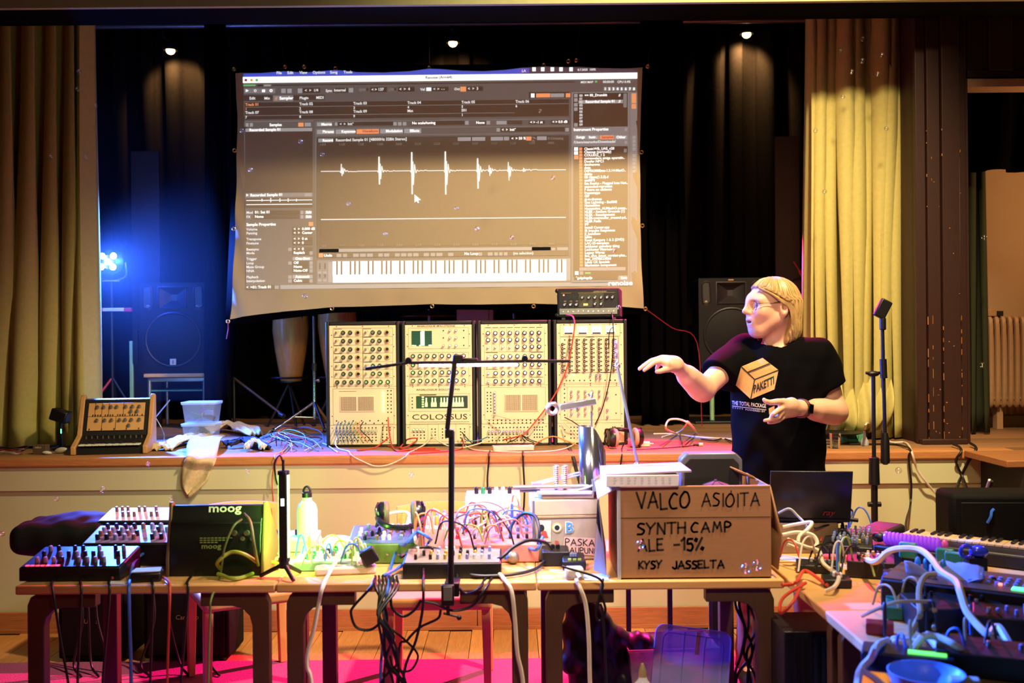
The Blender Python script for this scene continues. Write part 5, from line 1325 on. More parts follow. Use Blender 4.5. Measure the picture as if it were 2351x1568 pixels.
def body(p):
    d = sd_cone(p, hw_(-.025, 0, -.055), NB, .060, .066)
    q = hl(p)
    nh = (np.abs(q) < .22).all(1)
    dh = np.full(len(p), .2, np.float32)
    if nh.any(): dh[nh] = head(q[nh])
    d = smin(d, dh, .035)
    d = smin(d, torso(p, -.022), .05)
    for a, b, ra, rb in RC: d = smin(d, sd_cone(p, a, b, ra, rb), .03)
    # forearm bulk
    d = smin(d, sd_cone(p, ER * .85 + WR * .15, ER * .45 + WR * .55, .049, .041), .03)
    d = smin(d, sd_cone(p, EL * .85 + WL * .15, EL * .45 + WL * .55, .052, .044), .03)
    for hip, kn, an in ((HPR, KNR, ANR), (HPL, KNL, ANL)):
        d = smin(d, sd_cone(p, hip, kn, .080, .052), .03); d = smin(d, sd_cone(p, kn, an, .050, .034), .02)
        d = smin(d, sd_cone(p, an, an + np.array((-.02, -.13, -.045), np.float32), .034, .026), .02)
    for HH, FF in ((HR, FR), (HL, FL)):
        c = HH[0][0][0]; m = np.linalg.norm(p - c, axis=1) < .30
        if m.any():
            pp = p[m]; dd = fingers(pp, d[m], HH, .022); d[m] = fingers(pp, dd, FF, .007)
    return d
V, Q = sdf_mesh(body, (.46, 3.98, .022), (1.56, 4.75, 1.90), .0042)
bod = np_obj('body', V - OFF, Q, mat('skin', 'd9a588', .5, var=.06, scale=40, attr='tint', bump=.04), per, 1)
q = hl(V); tint = np.ones((len(V), 4), np.float32)
def paint(mask, col, amt=1.0):
    w = (np.clip(mask, 0, 1) * amt)[:, None]; tint[:, :3] = tint[:, :3] * (1 - w) + np.array(col, np.float32) * w
hd = np.linalg.norm(q, axis=1) < .2
gs = lambda c, r: np.exp(-(((q - np.array(c)) / np.array(r)) ** 2).sum(1)) * hd
rnv = np.random.RandomState(3).rand(len(V))
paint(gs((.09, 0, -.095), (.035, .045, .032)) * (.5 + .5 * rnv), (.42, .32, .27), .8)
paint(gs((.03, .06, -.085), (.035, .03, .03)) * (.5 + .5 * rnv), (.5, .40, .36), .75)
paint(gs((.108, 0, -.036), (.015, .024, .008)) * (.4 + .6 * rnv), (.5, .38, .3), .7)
paint(gs((.112, 0, -.047), (.016, .020, .006)), (.80, .48, .46), .9); paint(gs((.108, 0, -.069), (.016, .018, .0065)), (.80, .50, .48), .9)
paint(gs((.100, 0, -.0585), (.016, .018, .004)), (.18, .07, .07), 1)
for s in (-1, 1):
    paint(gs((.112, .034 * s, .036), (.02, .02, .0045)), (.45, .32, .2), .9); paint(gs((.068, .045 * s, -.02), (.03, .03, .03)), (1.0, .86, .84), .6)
    paint(gs((-.012, .085 * s, 0), (.012, .014, .02)), (.95, .72, .68), .7)
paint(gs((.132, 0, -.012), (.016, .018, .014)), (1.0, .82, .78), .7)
at = bod.data.attributes.new('tint', 'FLOAT_COLOR', 'POINT'); at.data.foreach_set('color', tint.ravel())
def L_(v): return Vector(np.array(v, np.float32) - OFF)
# eyes
for s in (-1, 1):
    ey = MB(); c = L_(hw_(.0850, .033 * s, .0115)); ey.use(0).sph(c, .0118, 16, 12)
    f = Vector((FW * .985 + LF * (.0)) * 1.0).normalized()
    ey.use(1).lathe([(.0056, .0105), (.0045, .0119), (.001, .0122)], c, f.to_track_quat('Z', 'Y').to_matrix(), 14)
    part('eye', ey, [mat('eye_white', 'dcd6d0', .2), mat('iris', '2a3a48', .2)], per)
# hair
XFZ = [-.20, -.155, -.05, -.01, .006, .029, .068, .095, .112, .15]
XFX = [-.014, -.024, -.046, -.052, -.050, -.022, .044, .088, .108, .125]
def hair_outer(q):
    d = sd_ell(q, (-.010, 0, .036), (.121, .098, .107))
    a = np.interp(q[:, 2], [-.17, -.10, 0, .06], [.074, .088, .090, .08]); b = np.interp(q[:, 2], [-.17, -.10, 0, .06], [.082, .098, .100, .09])
    r = np.sqrt(((q[:, 0] + .043) / a) ** 2 + (q[:, 1] / b) ** 2)
    e = smax((r - 1) * np.minimum(a, b), smax(q[:, 2] - .04, -.158 - .30 * (q[:, 0] + .02) - q[:, 2], .01), .015)
    return smin(d, e, .03)
def hair(p):
    q = hl(p) if HAIRW else p
    d = hair_outer(q)
    th = np.arctan2(q[:, 1], q[:, 0] + .03)
    d = d + .0022 * np.sin(th * 34 + 5 * np.sin(q[:, 2] * 30 + th * 2)) + .0012 * np.sin(th * 71 + q[:, 2] * 40)
    return smax(d, q[:, 0] - np.interp(q[:, 2], XFZ, XFX), .012)
HAIRW = True
V2, Q2 = sdf_mesh(hair, HD - np.array((.20, .20, .22)), HD + np.array((.20, .20, .20)), .003)
m_hair = mat('blond_hair', '9c7e4e', .45, var=.40, scale=14, stretch=(9, 9, 1.2))
ho = np_obj('hair', V2 - OFF, Q2, m_hair, per, 1)
HAIRW = False
lk = MB(); rn = random.Random(2)
def rad(org, dr):
    t = np.linspace(.02, .17, 76, dtype=np.float32)[:, None]; pp = np.array(org, np.float32) + t * np.array(dr, np.float32)
    d = hair_outer(pp); k = np.argmax(d > 0); return pp[max(k - 1, 0)] + np.array(dr) * .001
for k in range(120):
    th = rn.uniform(-math.pi, math.pi); pts = []; zb = rn.uniform(-.165, -.11)
    tw = rn.uniform(-.25, .25)
    for t in np.linspace(0, 1, 16):
        if t < .45:
            el = R(78 - 78 * t / .45); aa = th + tw * t; pq = rad((-.012, 0, .04), (math.cos(aa) * math.cos(el), math.sin(aa) * math.cos(el), math.sin(el)))
        else:
            z = .04 + (zb - .04) * (t - .45) / .55; aa = th + tw * t; pq = rad((-.043, 0, z), (math.cos(aa), math.sin(aa), 0))
        if pq[0] < np.interp(pq[2], XFZ, XFX) - .004 and pq[2] > -.158 - .30 * (pq[0] + .02): pts.append(L_(hw_(*pq)))
        elif pts: break
    if len(pts) > 4:
        n = len(pts); lk.tube(pts, [.0035 * math.sin(math.pi * (.12 + .8 * i / (n - 1))) + .0006 for i in range(n)], 5)
lo_ = part('hair_lock', lk, mat('blond_hair_light', 'b4925c', .42, var=.35, scale=30), ho); lo_['kind'] = 'stuff'
# wisps falling from temple past the ear
for k in range(7):
    x0 = .085 - .012 * k
    a = [hw_(x0, .040 + .006 * k, .092 - .004 * k), hw_(.045 - .010 * k, .086, .060 - .004 * k), hw_(.008 - .008 * k, .096, .028), hw_(-.030 - .006 * k, .100, -.004), hw_(-.042 - .004 * k, .099, -.07)]
    part('hair_wisp', MB().tube([L_(v) for v in spline([Vector(v) for v in a], 4)], [.004] * 10 + [.003] * 4 + [.0022, .0015, .001], 5), mat('blond_hair_light'), ho)
# glasses
gl = part('glasses', MB(), m_ink, per) if False else None
m_frame = mat('glasses_frame', '14100e', .5)
g = MB()
gz = .012
for s in (-1, 1):
    g.tube([L_(hw_(.108 - .10 * abs(.034 + .0215 * math.cos(R(a)) * 1) * .9 + .0, (.034 + .0215 * math.cos(R(a))) * s, gz + .0195 * math.sin(R(a)))) for a in range(0, 360, 15)], .0013, 6, True)
    g.tube([L_(v) for v in (hw_(.1015, .056 * s, gz + .008), hw_(.088, .070 * s, gz + .010), hw_(.04, .082 * s, gz + .012), hw_(-.004, .087 * s, gz + .016), hw_(-.02, .086 * s, gz + .004))], [.0012, .0012, .0013, .0022, .0018], 6)
g.tube([L_(v) for v in (hw_(.106, -.0125, gz + .004), hw_(.112, 0, gz + .007), hw_(.106, .0125, gz + .004))], .0012, 6)
gf = part('glasses', g, m_frame, per)
for s in (-1, 1):
    part('glasses_lens', MB().add([L_(hw_(.1075 - .10 * abs(.034 + .0205 * math.cos(R(a))) * .9, (.034 + .0205 * math.cos(R(a))) * s, gz + .0185 * math.sin(R(a)))) for a in range(0, 360, 20)], [tuple(range(18))]), mat('lens_glass', 'ffffff', .02, alpha=.12, var=0), gf)
# T-shirt
def plane(p, c, n): return (p - c) @ (np.array(n, np.float32) / np.linalg.norm(n)).astype(np.float32)
def shirt(p):
    d = torso(p, .006)
    for S0, E0, f, r0, r1, tilt in ((SR_, ER, .60, .085, .083, (0, 0, -.25)), (SL, EL, .56, .088, .088, (0, 0, 0))):
        e = S0 + (E0 - S0) * f; ax = (E0 - S0) / np.linalg.norm(E0 - S0) + np.array(tilt)
        s = smax(sd_cone(p, S0 + np.array((0, .01, -.01), np.float32), S0 + (E0 - S0) * .85, r0, r1), plane(p, e, ax), .006)
        d = smin(d, s, .055)
    d = smin(d, sd_cone(p, SR_ + np.array((.03, 0, .008), np.float32), SL + np.array((-.03, 0, .008), np.float32), .062, .062), .05)
    # neck hole and soft wrinkles
    d = smax(d, -sd_cone(p, NB + np.array((.0, -.012, -.005), np.float32), NB + np.array((-.03, -.05, .12), np.float32), .073, .085), .006)
    w = .0035 * np.sin(p[:, 2] * 38 + p[:, 0] * 26 + 2 * np.sin(p[:, 0] * 17)) * np.clip((1.42 - p[:, 2]) * 4, .25, 1) + .003 * np.sin(p[:, 0] * 55 - p[:, 2] * 30)
    return smax(d + w, 0.815 + .006 * np.sin(p[:, 0] * 40) - p[:, 2], .008)
V3, Q3 = sdf_mesh(shirt, (.80, 4.15, .80), (1.62, 4.78, 1.62), .0055)
sh = np_obj('t_shirt', V3 - OFF, Q3, mat('black_jersey', '060506', .9, var=.3, scale=60, spec=.05), per, 2)
# trousers and shoes
def pants(p):
    d = smax(torso(p, -.012), p[:, 2] - .90, .01)
    for hip, kn, an in ((HPR, KNR, ANR), (HPL, KNL, ANL)):
        d = smin(d, sd_cone(p, hip, kn, .098, .072), .04); d = smin(d, sd_cone(p, kn, an, .070, .060), .02)
    d = d + .0025 * np.sin(p[:, 2] * 60 + p[:, 0] * 45) * np.sin(p[:, 2] * 13)
    return smax(d, .075 - p[:, 2], .008)
V4, Q4 = sdf_mesh(pants, (.9, 4.25, .05), (1.5, 4.75, 1.0), .008)
np_obj('trousers', V4 - OFF, Q4, mat('tan_twill', 'a8805a', .85, var=.2, scale=20), per, 1)
for an in (ANR, ANL):
    part('shoe', MB().sph(Vector(an - OFF) + Vector((-.01, -.07, -.045)), (.048, .135, .045), 14, 9), mat('shoe_dark', '1a1614', .6), per)
# watch on the left wrist
wc = Vector(WL * .97 + EL * .03); wa = Vector(EL - WL).normalized(); vw = (Vector((0, 0, HC)) - wc).normalized()
sd_ = (vw - wa * vw.dot(wa)).normalized(); up = wa.cross(sd_)
M = Matrix((wa, sd_, up)).transposed()
st_ = [wc + .0395 * (math.cos(R(a)) * sd_ + math.sin(R(a)) * up) for a in range(0, 360, 15)]
wt = part('watch', MB().obox(wc + sd_ * .043 - up * .002, (.036, .011, .042), M), mat('watch_black', '060606', .2), per, world=True, bev=.006)
vs = []
for v in st_: vs += [v - wa * .011, v + wa * .011]
part('watch_strap', MB().add(vs, [(2 * i, 2 * i + 1, (2 * i + 3) % 48, (2 * i + 2) % 48) for i in range(24)]), mat('strap_brown', '6a3018', .6), wt, world=True, solid=.003) if False else part('watch_strap', MB().add(vs, [(2 * i, 2 * i + 1, (2 * i + 3) % 48, (2 * i + 2) % 48) for i in range(24)]), mat('strap_brown', '6a3018', .6), per, world=True, solid=.003)
# shirt print laid onto the cloth
bv = BVHTree.FromPolygons([Vector(v) for v in V3], [tuple(int(i) for i in f) for f in Q3])
CAMP = Vector((0, 0, HC))
def onshirt(px, py, lift=.0025):
    t = P(px, py, 4.4); dr = (t - CAMP).normalized(); h = bv.ray_cast(CAMP + dr * 3.6, dr)
    return (h[0] if h[0] else t) - dr * lift
pr_ = MB()
def pgrid(k, a, b, c, d, n=10, lift=.0025):
    pr_.use(k); vs = []
    for j in range(n + 1):
        for i in range(n + 1):
            u, v = i / n, j / n
            x = (a[0] * (1 - u) + b[0] * u) * (1 - v) + (d[0] * (1 - u) + c[0] * u) * v; y = (a[1] * (1 - u) + b[1] * u) * (1 - v) + (d[1] * (1 - u) + c[1] * u) * v
            vs.append(onshirt(x, y, lift))
    pr_.add(vs, [(j * (n + 1) + i, (j + 1) * (n + 1) + i, (j + 1) * (n + 1) + i + 1, j * (n + 1) + i + 1) for j in range(n) for i in range(n)])
def ptxt(k, s, a, b, h, lift=.0042, shear=0.0, bold=.02):
    v, f = text2d(s, 1, shear=shear, bold=bold); w = max(p[0] for p in v); pr_.use(k)
    pr_.add([onshirt(a[0] + (b[0] - a[0]) * x / w, a[1] + (b[1] - a[1]) * x / w - h * y / .7, lift) for x, y in v], f)
T_, RT, RB, BB, LB, LT_, CC = (1750.8, 827.8), (1787.5, 855.9), (1778, 900.5), (1723.7, 922.8), (1689.3, 891), (1702, 848), (1732.6, 877.6)
pgrid(0, LT_, T_, RT, CC); pgrid(0, LT_, CC, BB, LB); pgrid(0, CC, RT, RB, BB)
mid = lambda a, b, t: (a[0] + (b[0] - a[0]) * t, a[1] + (b[1] - a[1]) * t)
def pline(a, b, w=1.3):
    dx, dy = b[0] - a[0], b[1] - a[1]; L = math.hypot(dx, dy); nx, ny = -dy / L * w, dx / L * w
    pgrid(1, (a[0] + nx, a[1] + ny), (b[0] + nx, b[1] + ny), (b[0] - nx, b[1] - ny), (a[0] - nx, a[1] - ny), 8, .0040)
pline(LT_, CC); pline(CC, RT); pline(CC, BB); pline(mid(LT_, CC, .45), mid(T_, RT, .45)); pline(mid(LT_, CC, .52), mid(T_, RT, .52), .5)
ptxt(1, 'PAKETTI', (1730, 909), (1777.5, 887), 18, shear=-.05, bold=.03)
ptxt(2, 'THE TOTAL PACKAGE', (1680.5, 935), (1759, 943), 9, bold=.02); pgrid(2, (1681, 937.5), (1759, 946.5), (1759, 948), (1681, 939), 8, .004)
ptxt(2, 'POWERED BY', (1711, 948.5), (1757, 953.5), 4.5, bold=0); ptxt(2, '* * * * *', (1681.5, 947), (1706, 950), 6, bold=.02)
pgrid(0, (1765, 944), (1778, 938), (1780, 962), (1766, 958), 4)
part('shirt_print', pr_, [mat('print_tan', 'c8985a', .8, var=.15, scale=60), m_ink, mat('print_pale', 'b0a8a8', .8)], sh, world=True, smooth=False)['label'] = 'tan printed parcel with black lettering and a pale slogan'
# ================================================================== tables and chairs
TT = 0.72
m_birch = mat('birch_table_top', 'd8a765', .45, var=.22, scale=8, stretch=(1, 12, 12), coat=.1)
m_bleg = mat('birch_leg_shaded', '553d22', .5, var=.25, scale=10, stretch=(10, 10, 1))  # backlit legs: their shade is put into a darker birch colour
def table(label, x0, x1, y0, y1, legs='all', m=None):
    t = thing('wooden_table', label, 'table', ((x0 + x1) / 2, (y0 + y1) / 2, 0), group='birch tables with bent legs')
    w, d = (x1 - x0) / 2, (y1 - y0) / 2
    part('table_top', MB().box(-w, w, -d, d, TT - .032, TT), m or m_birch, t, bev=.006)
    for sx in (-1, 1):
        for sy in (-1, 1):
            xo, L = sx * (w - .03), .058
            arc = [(xo - sx * (L + .07 - .07 * math.cos(R(a))), TT - .033 - .05 - .07 + .07 * math.sin(R(a))) for a in (0, 30, 60, 90)]
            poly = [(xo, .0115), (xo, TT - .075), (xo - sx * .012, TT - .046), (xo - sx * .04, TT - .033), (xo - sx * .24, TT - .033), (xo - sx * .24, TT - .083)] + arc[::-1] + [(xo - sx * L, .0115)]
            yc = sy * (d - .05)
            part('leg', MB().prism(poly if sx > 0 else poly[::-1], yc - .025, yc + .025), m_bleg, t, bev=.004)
    return t
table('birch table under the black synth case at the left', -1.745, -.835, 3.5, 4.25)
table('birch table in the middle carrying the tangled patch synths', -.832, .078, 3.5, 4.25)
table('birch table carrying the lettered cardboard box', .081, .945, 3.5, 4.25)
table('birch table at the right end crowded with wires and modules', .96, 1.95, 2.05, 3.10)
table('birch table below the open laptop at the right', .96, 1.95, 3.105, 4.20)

m_chair = mat('chair_birch', 'd8a860', .45, var=.15, scale=10)
def chair(label, loc, rotz):
    t = thing('wooden_chair', label, 'chair', loc, rotz, group='birch chairs behind the tables')
    w = .235
    part('seat', MB().box(-w, w, -.22, .22, .385, .44), m_chair, t, bev=.018, seg=3)
    for sx in (-1, 1):
        part('leg', MB().prism([(sx * (w - .005), .39), (sx * (w - .045), .39), (sx * (w - .035), 0), (sx * (w - .005), 0)][::sx], -.21, -.165), m_chair, t, bev=.004)
        part('leg', MB().prism([(sx * (w - .005), .39), (sx * (w - .045), .39), (sx * (w - .035), 0), (sx * (w - .005), 0)][::sx], .165, .21), m_chair, t, bev=.004)
        part('back_post', MB().tube(spline([(sx * (w - .03), .19, .40), (sx * (w - .03), .215, .56), (sx * (w - .04), .255, .74)], 4), .018, 8), m_chair, t)
    vs = []
    for k in range(13):
        a = (k / 12 - .5) * 2; y = .265 - .05 * a * a * -1 - .03
        for z in (.665, .785 - .02 * a * a): vs.append((a * (w - .01), .24 + .035 * (1 - a * a), z))
    part('backrest', MB().add(vs, [(2 * k, 2 * k + 2, 2 * k + 3, 2 * k + 1) for k in range(12)]), m_chair, t, solid=.014, bev=.003)
    return t
chair('wooden chair facing out behind the middle table, lit pink', (P(1004, 1380, 4.33).x, 4.55, 0.011), R(0))
chair('wooden chair turned sideways behind the black synth case', (P(520, 1390, 4.3).x, 4.62, 0.011), R(28))

# black amplifiers on the floor under the left table
m_amp = mat('amp_vinyl', '0a0a0b', .75, spec=.15, var=.4, scale=150, bump=.2)
def amp(label, loc, w, d, h, word_, rotz=0):
    t = thing('guitar_amplifier', label, 'amplifier', loc, rotz, group='amplifiers under the left table')
    part('cabinet', MB().box(-w / 2, w / 2, 0, d, .015, h), m_amp, t, bev=.012)
    part('grille', MB().box(-w / 2 + .02, w / 2 - .02, -.006, .001, .035, h - .07), m_grille, t, bev=.003)
    lt = MB(); text(lt, word_, (-w * .12, -.008, h * .48), (1, 0, 0), (0, 0, 1), .032, shear=.15); part('lettering', lt, mat('amp_logo', 'a08a60', .4, .4), t, smooth=False)
    for sx in (-1, 1): part('foot', MB().cyl((sx * w * .4, .03, 0), (sx * w * .4, .03, .018), .015), m_blk, t)
    part('handle', MB().tube(spline([(-.06, d / 2, h), (-.04, d / 2, h + .02), (.04, d / 2, h + .02), (.06, d / 2, h)], 4), .008), m_blk, t)
amp('black amplifier with a pale mark on the floor at the far left', (P(165, 1465, 4.7).x, 4.93, 0), .34, .25, .40, 'U    s')
amp('black amplifier with a script logo behind the table leg', (P(375, 1475, 4.6).x, 4.92, 0), .42, .28, .44, 'Carlsbro')

# ================================================================== gear builder
m_gblack = mat('gear_black', '0e0e10', .45, var=.3); m_gwhite = mat('gear_white', 'dcdcdc', .4, var=.05); m_gsalmon = mat('gear_salmon', 'd88878', .45, var=.08)
m_ggreen = mat('gear_green', '5f7a3a', .5, var=.15); m_gblue = mat('gear_blue_grey', '7a88b0', .45); m_ggrey = mat('gear_grey', '75777a', .4)
m_kbrown = mat('knob_brown', '7a5a48', .4); m_kwhite = mat('knob_white', 'e4e4e0', .35); m_kgreen = mat('knob_green', '1f8a4a', .35); m_kred = mat('knob_red', 'c03038', .35); m_kyel = mat('knob_yellow', 'd0b040', .35)
KM = {}
def kmesh(m, r, h):
    k = (m.name, r, h)
    if k not in KM: KM[k] = MB().use(0).lathe([(r, 0), (r * .92, h * .9), (r * .6, h)], n=10).mesh('knob', m)
    return KM[k]
def gear(name, label, cat, loc, w, d, h, mbody, rotz=0, hb=None, rows=3, cols=6, kms=(None,), kr=.007, kh=.014, mtop=None, jack=0, seed=1, group=None, fill=.85, inset=.03, leds=0, ledm=None, lift=0, word_=None, wsize=.012, mword=None):
    """instrument box: front height h, back height hb, knobs on the sloping top"""
    hb = hb or h; t = thing(name, label, cat, loc, rotz, group=group); rn = random.Random(seed)
    part('body', MB().prism([(0, .002), (d, .002), (d, hb), (0, h)], -w / 2, w / 2, 'x'), mbody, t, bev=.004)
    ang = math.atan2(hb - h, d); rx = Matrix.Rotation(ang, 3, 'X')
    if mtop: part('top_panel', MB().obox((0, d / 2, (h + hb) / 2 + .001), (w - .012, d / math.cos(ang) - .012, .003), rx), mtop, t, bev=.001)
    up = rx @ Vector((0, 0, 1)); e = up.to_track_quat('Z', 'Y').to_euler()
    for r in range(rows):
        for c in range(cols):
            if rn.random() > fill: continue
            x = -w / 2 + inset + (w - 2 * inset) * (c + .5) / cols; y = .02 + (d - .04) * (r + .5) / rows
            m = kms[rn.randrange(len(kms))] or m_knob
            inst('knob', kmesh(m, kr, kh), t, (x, y, h + (hb - h) * y / d + .002), e)
    for c in range(jack): part('jack', MB().lathe([(.005, 0), (.005, .003), (.002, .0034)], (-w / 2 + w * (c + .7) / (jack + .4), 0, h * .5), RX, 9), m_cap, t)
    for c in range(leds): part('indicator_light', MB().box(-w / 2 + .02 + .018 * c, -w / 2 + .032 + .018 * c, .008, .018, h + (hb - h) * .03, h + .007), ledm or m_ledr, t)
    if word_:
        lt = MB(); text(lt, word_, (-w * .42, -.0012, h * .35), (1, 0, 0), (0, 0, 1), wsize, bold=.01); part('lettering', lt, mword or m_dial, t, smooth=False)
    return t
def at(px, py): p = PZ(px, py, TT); return Vector((p.x, p.y, TT))

# ---- left table
gear('drum_machine', 'black drum machine with glowing red pads on the left table corner', 'drum machine', (P(165, 1335, 3.58).x, 3.56, TT), .36, .20, .05, m_gblack, hb=.085, rows=3, cols=10, kms=(m_knob, m_knob, m_gblue), kr=.008, kh=.02, leds=7, ledm=mat('pad_red', 'ff5050', .4, emit='ff2838', power=5), seed=3, mtop=mat('dm_top', '1a1c26', .4))
gear('groove_box', 'black knob-covered groove box behind the red-pad drum machine', 'synthesizer', (P(290, 1300, 3.8).x, 3.80, TT), .34, .17, .085, m_gblack, hb=.125, rows=4, cols=8, kms=(m_knob, m_gblue, m_knob, m_kbrown), kr=.009, kh=.022, seed=5, mtop=m_gblue)
t = gear('white_synth', 'pale keyboard synth with brown knobs raised behind the groove box', 'synthesizer', (P(310, 1252, 4.02).x, 4.0, TT), .29, .15, .135, m_gblack, hb=.165, rows=2, cols=10, kms=(m_kbrown,), kr=.007, kh=.022, seed=6, mtop=mat('pale_panel', 'c8ccdc', .4), fill=.7, word_='analog one   07', wsize=.014)
def bag(p):
    c = P(158, 1290, 4.08)
    d = sd_box(p, (c.x, 4.09, .785), (.20, .13, .064), .05)
    d = smin(d, sd_ell(p, (c.x + .04, 4.10, .80), (.16, .11, .075)), .05)
    return d + .003 * np.sin(p[:, 0] * 50) * np.sin(p[:, 1] * 60)
c = P(158, 1290, 4.08)
V, Q = sdf_mesh(bag, (c.x - .3, 3.9, .70), (c.x + .3, 4.3, .95), .008)
tag(np_obj('soft_bag', V, Q, mat('bag_black', '070708', .85)), 'soft black equipment bag behind the drum machine', 'bag')
# synth case with sloping back panel
pm_ = P(493, 1320, 3.62)
t = thing('synth_case', 'large black synth case seen from behind with white lettering', 'synthesizer', (pm_.x, 3.62, TT))
prof = [(.0, .0), (.27, .0), (.27, .06), (.07, .262), (.045, .262), (.035, .205), (.0, .06)]
m_moog = mat('case_black_metal', '101010', .4, var=.2)
part('body', MB().prism([(.004, .0), (.26, .0), (.26, .05), (.068, .250), (.05, .250), (.040, .205), (.022, .19), (.018, .155), (.01, .145), (.006, .06)], -.165, .165, 'x'), m_moog, t, bev=.003)
for sx in (-1, 1): part('cheek', MB().prism(prof, sx * .166, sx * .178, 'x') if sx > 0 else MB().prism(prof, -.178, -.166, 'x'), mat('cheek_walnut', '6a4c26', .5, var=.2), t, bev=.003)
lt = MB(); ez = Vector((0, .16, .98)).normalized()
text(lt, 'moog', (-.035, .0435, .226), (1, 0, 0), ez, .042, bold=.02, sx=1.25); part('lettering', lt, mat('logo_white', 'f0f0e0', .5), t, smooth=False)
lt = MB(); text(lt, 'moog', (-.05, .0065, .10), (1, 0, 0), (0, .05, 1), .026, bold=.02, sx=1.2)
for k in range(3):
    for q in range(9 - 2 * k): lt.box(-.055 + .0135 * q, -.045 + .0135 * q, .0062, .0072, .136 - .008 * k, .140 - .008 * k)
part('small_print', lt, mat('print_dim', '8a9a60', .6), t, smooth=False)
for k, xx in enumerate((.07, .10, .115, .135)): part('socket', MB().lathe([(.010 - .002 * (k % 2), 0), (.010 - .002 * (k % 2), .008), (.004, .0085)], (xx, .012, .155 - .02 * (k % 2)), RX, 10), m_cap, t)
# little box with glowing top
pz = P(335, 1340, 3.54)
t = thing('glow_box', 'small black box with a pale blue shining top at the table edge', 'device', (pz.x, 3.535, TT), R(10))
part('body', MB().box(-.052, .052, 0, .07, 0, .035), m_gblack, t, bev=.008)
part('top', MB().prism([(-.05, .003), (.05, .003), (.045, .067), (-.045, .067)], .035, .04, 'z'), mat('pale_gloss', 'd0e8ff', .1), t, bev=.003)
solo('paper_sheet', MB().box(pz.x - .13, pz.x - .065, 3.505, 3.55, TT + .0005, TT + .004), mat('paper_white', 'e0e0e0', .7), 'small white card at the table edge left of the shining box', 'card')
# standing tube light
pt_ = P(651, 1325, 3.56)
zt0, zt1 = P(651, 1290, 3.56).z, P(651, 1082, 3.56).z
t = thing('tube_light', 'upright black tube light glowing green towards the stage on a mini tripod', 'lamp', (pt_.x, 3.57, TT))
h0, h1 = zt0 - TT, zt1 - TT
part('back_shell', MB().box(-.015, .015, -.016, .0, h0, h1), m_gblack, t, bev=.004)
m_gtube = mat('green_tube', 'd0ffb0', .3, emit='9cff60', power=9)
part('diffuser', MB().lathe([(.0195, h0 + .012), (.0195, h1 - .012)], (0, .006, 0), n=18), m_gtube, t)
for z in (h0, h1 - .014): part('end_cap', MB().lathe([(.021, z), (.021, z + .014)], (0, .004, 0), n=18), mat('cap_blue_black', '14142a', .35), t)
part('display', MB().box(-.006, .006, -.0172, -.016, h0 + (h1 - h0) * .62, h0 + (h1 - h0) * .70), mat('oled_white', 'ffffff', .3, emit='d8d8ff', power=3), t)
part('plug', MB().cyl((.0, 0, h1), (0, 0, h1 + .04), .005), m_blk, t)
part('lead', MB().tube(spline([(0, 0, h1 + .03), (-.012, 0, h1 + .055), (-.03, .0, h1 + .03), (-.028, .0, h1 - .02), (-.02, 0, h1 - .05)], 5), .0035), m_blk, t)
part('tripod_hub', MB().cyl((0, 0, .04), (0, 0, h0), .018), m_gblack, t)
for ex_, ey_ in ((-.09, .02), (.045, -.055), (.04, .08)): part('leg', MB().cyl((0, 0, .055), (ex_, ey_, .008), .009, .007), m_gblack, t)
lamp('green_tube_light', 'AREA', (pt_.x, 3.60, (zt0 + zt1) / 2), (0.28, 1.0, 0.08), 8, target=(pt_.x + .02, 4.6, (zt0 + zt1) / 2), size=.03, shape='RECTANGLE', size_y=.3)
# bottle
pbo = at(706, 1262)
t = thing('water_bottle', 'pale metal water bottle with a loop cap behind the tube light', 'bottle', pbo)
part('body', MB().lathe([(.036, 0), (.042, .006), (.042, .16), (.036, .185), (.02, .20), (.019, .215)], n=24), mat('bottle_pale', 'd8e0d0', .3, .2), t)
part('cap', MB().lathe([(.02, .214), (.02, .232), (.013, .236)], n=16), m_gblack, t)
part('cap_loop', MB().tube([(.014 * math.cos(R(a)), 0, .235 + .022 * math.sin(R(a))) for a in range(0, 181, 20)], .005, 6), m_gblack, t)
# ---- middle table
gear('module_board', 'low pale module board with green knobs right of the tube light', 'synthesizer', (P(755, 1300, 3.72).x, 3.68, TT), .25, .17, .035, m_ggrey, hb=.05, rows=4, cols=8, kms=(m_kwhite, m_kgreen, m_knob, m_kbrown), kr=.0075, kh=.02, seed=9, mtop=mat('pale_green_panel', 'c8d8c0', .4))
gear('small_mixer', 'small pale mixer with dark knobs behind the water bottle', 'mixer', (P(672, 1235, 4.1).x, 4.02, TT), .22, .12, .05, mat('mixer_pale_green', 'b8c8b0', .45), hb=.07, rows=1, cols=4, kms=(m_knob,), kr=.006, kh=.02, seed=10)
t = thing('lamp_shade', 'white rounded bowl lying among the wires behind the module board', 'bowl', (P(775, 1235, 4.0).x, 4.0, TT))
part('bowl', MB().lathe([(.075, 0), (.082, .03), (.07, .055), (.04, .066), (.01, .068)], n=22), mat('bowl_white', 'ecebe6', .5), t)
gear('desk_synth', 'green-fronted desktop synth under the headphones', 'synthesizer', (P(882, 1275, 3.86).x, 3.80, TT), .27, .18, .075, m_ggreen, hb=.115, rows=4, cols=9, kms=(m_knob, m_kwhite, m_gblue, m_kbrown), kr=.007, kh=.02, jack=6, seed=12, mtop=mat('synth_blue_top', '5a66a0', .4), word_='40', wsize=.035, mword=mat('logo_pale', 'd8e8b8', .5))
hp = headphones('black headphones with oval cups resting on the green desktop synth', (P(920, 1190, 3.9).x, 3.88, TT + .178), (R(102), 0, R(8)), m=mat('headphone_glossy', '1a1a22', .25), mp=mat('headphone_olive', '6a6040', .6), s=1.12)
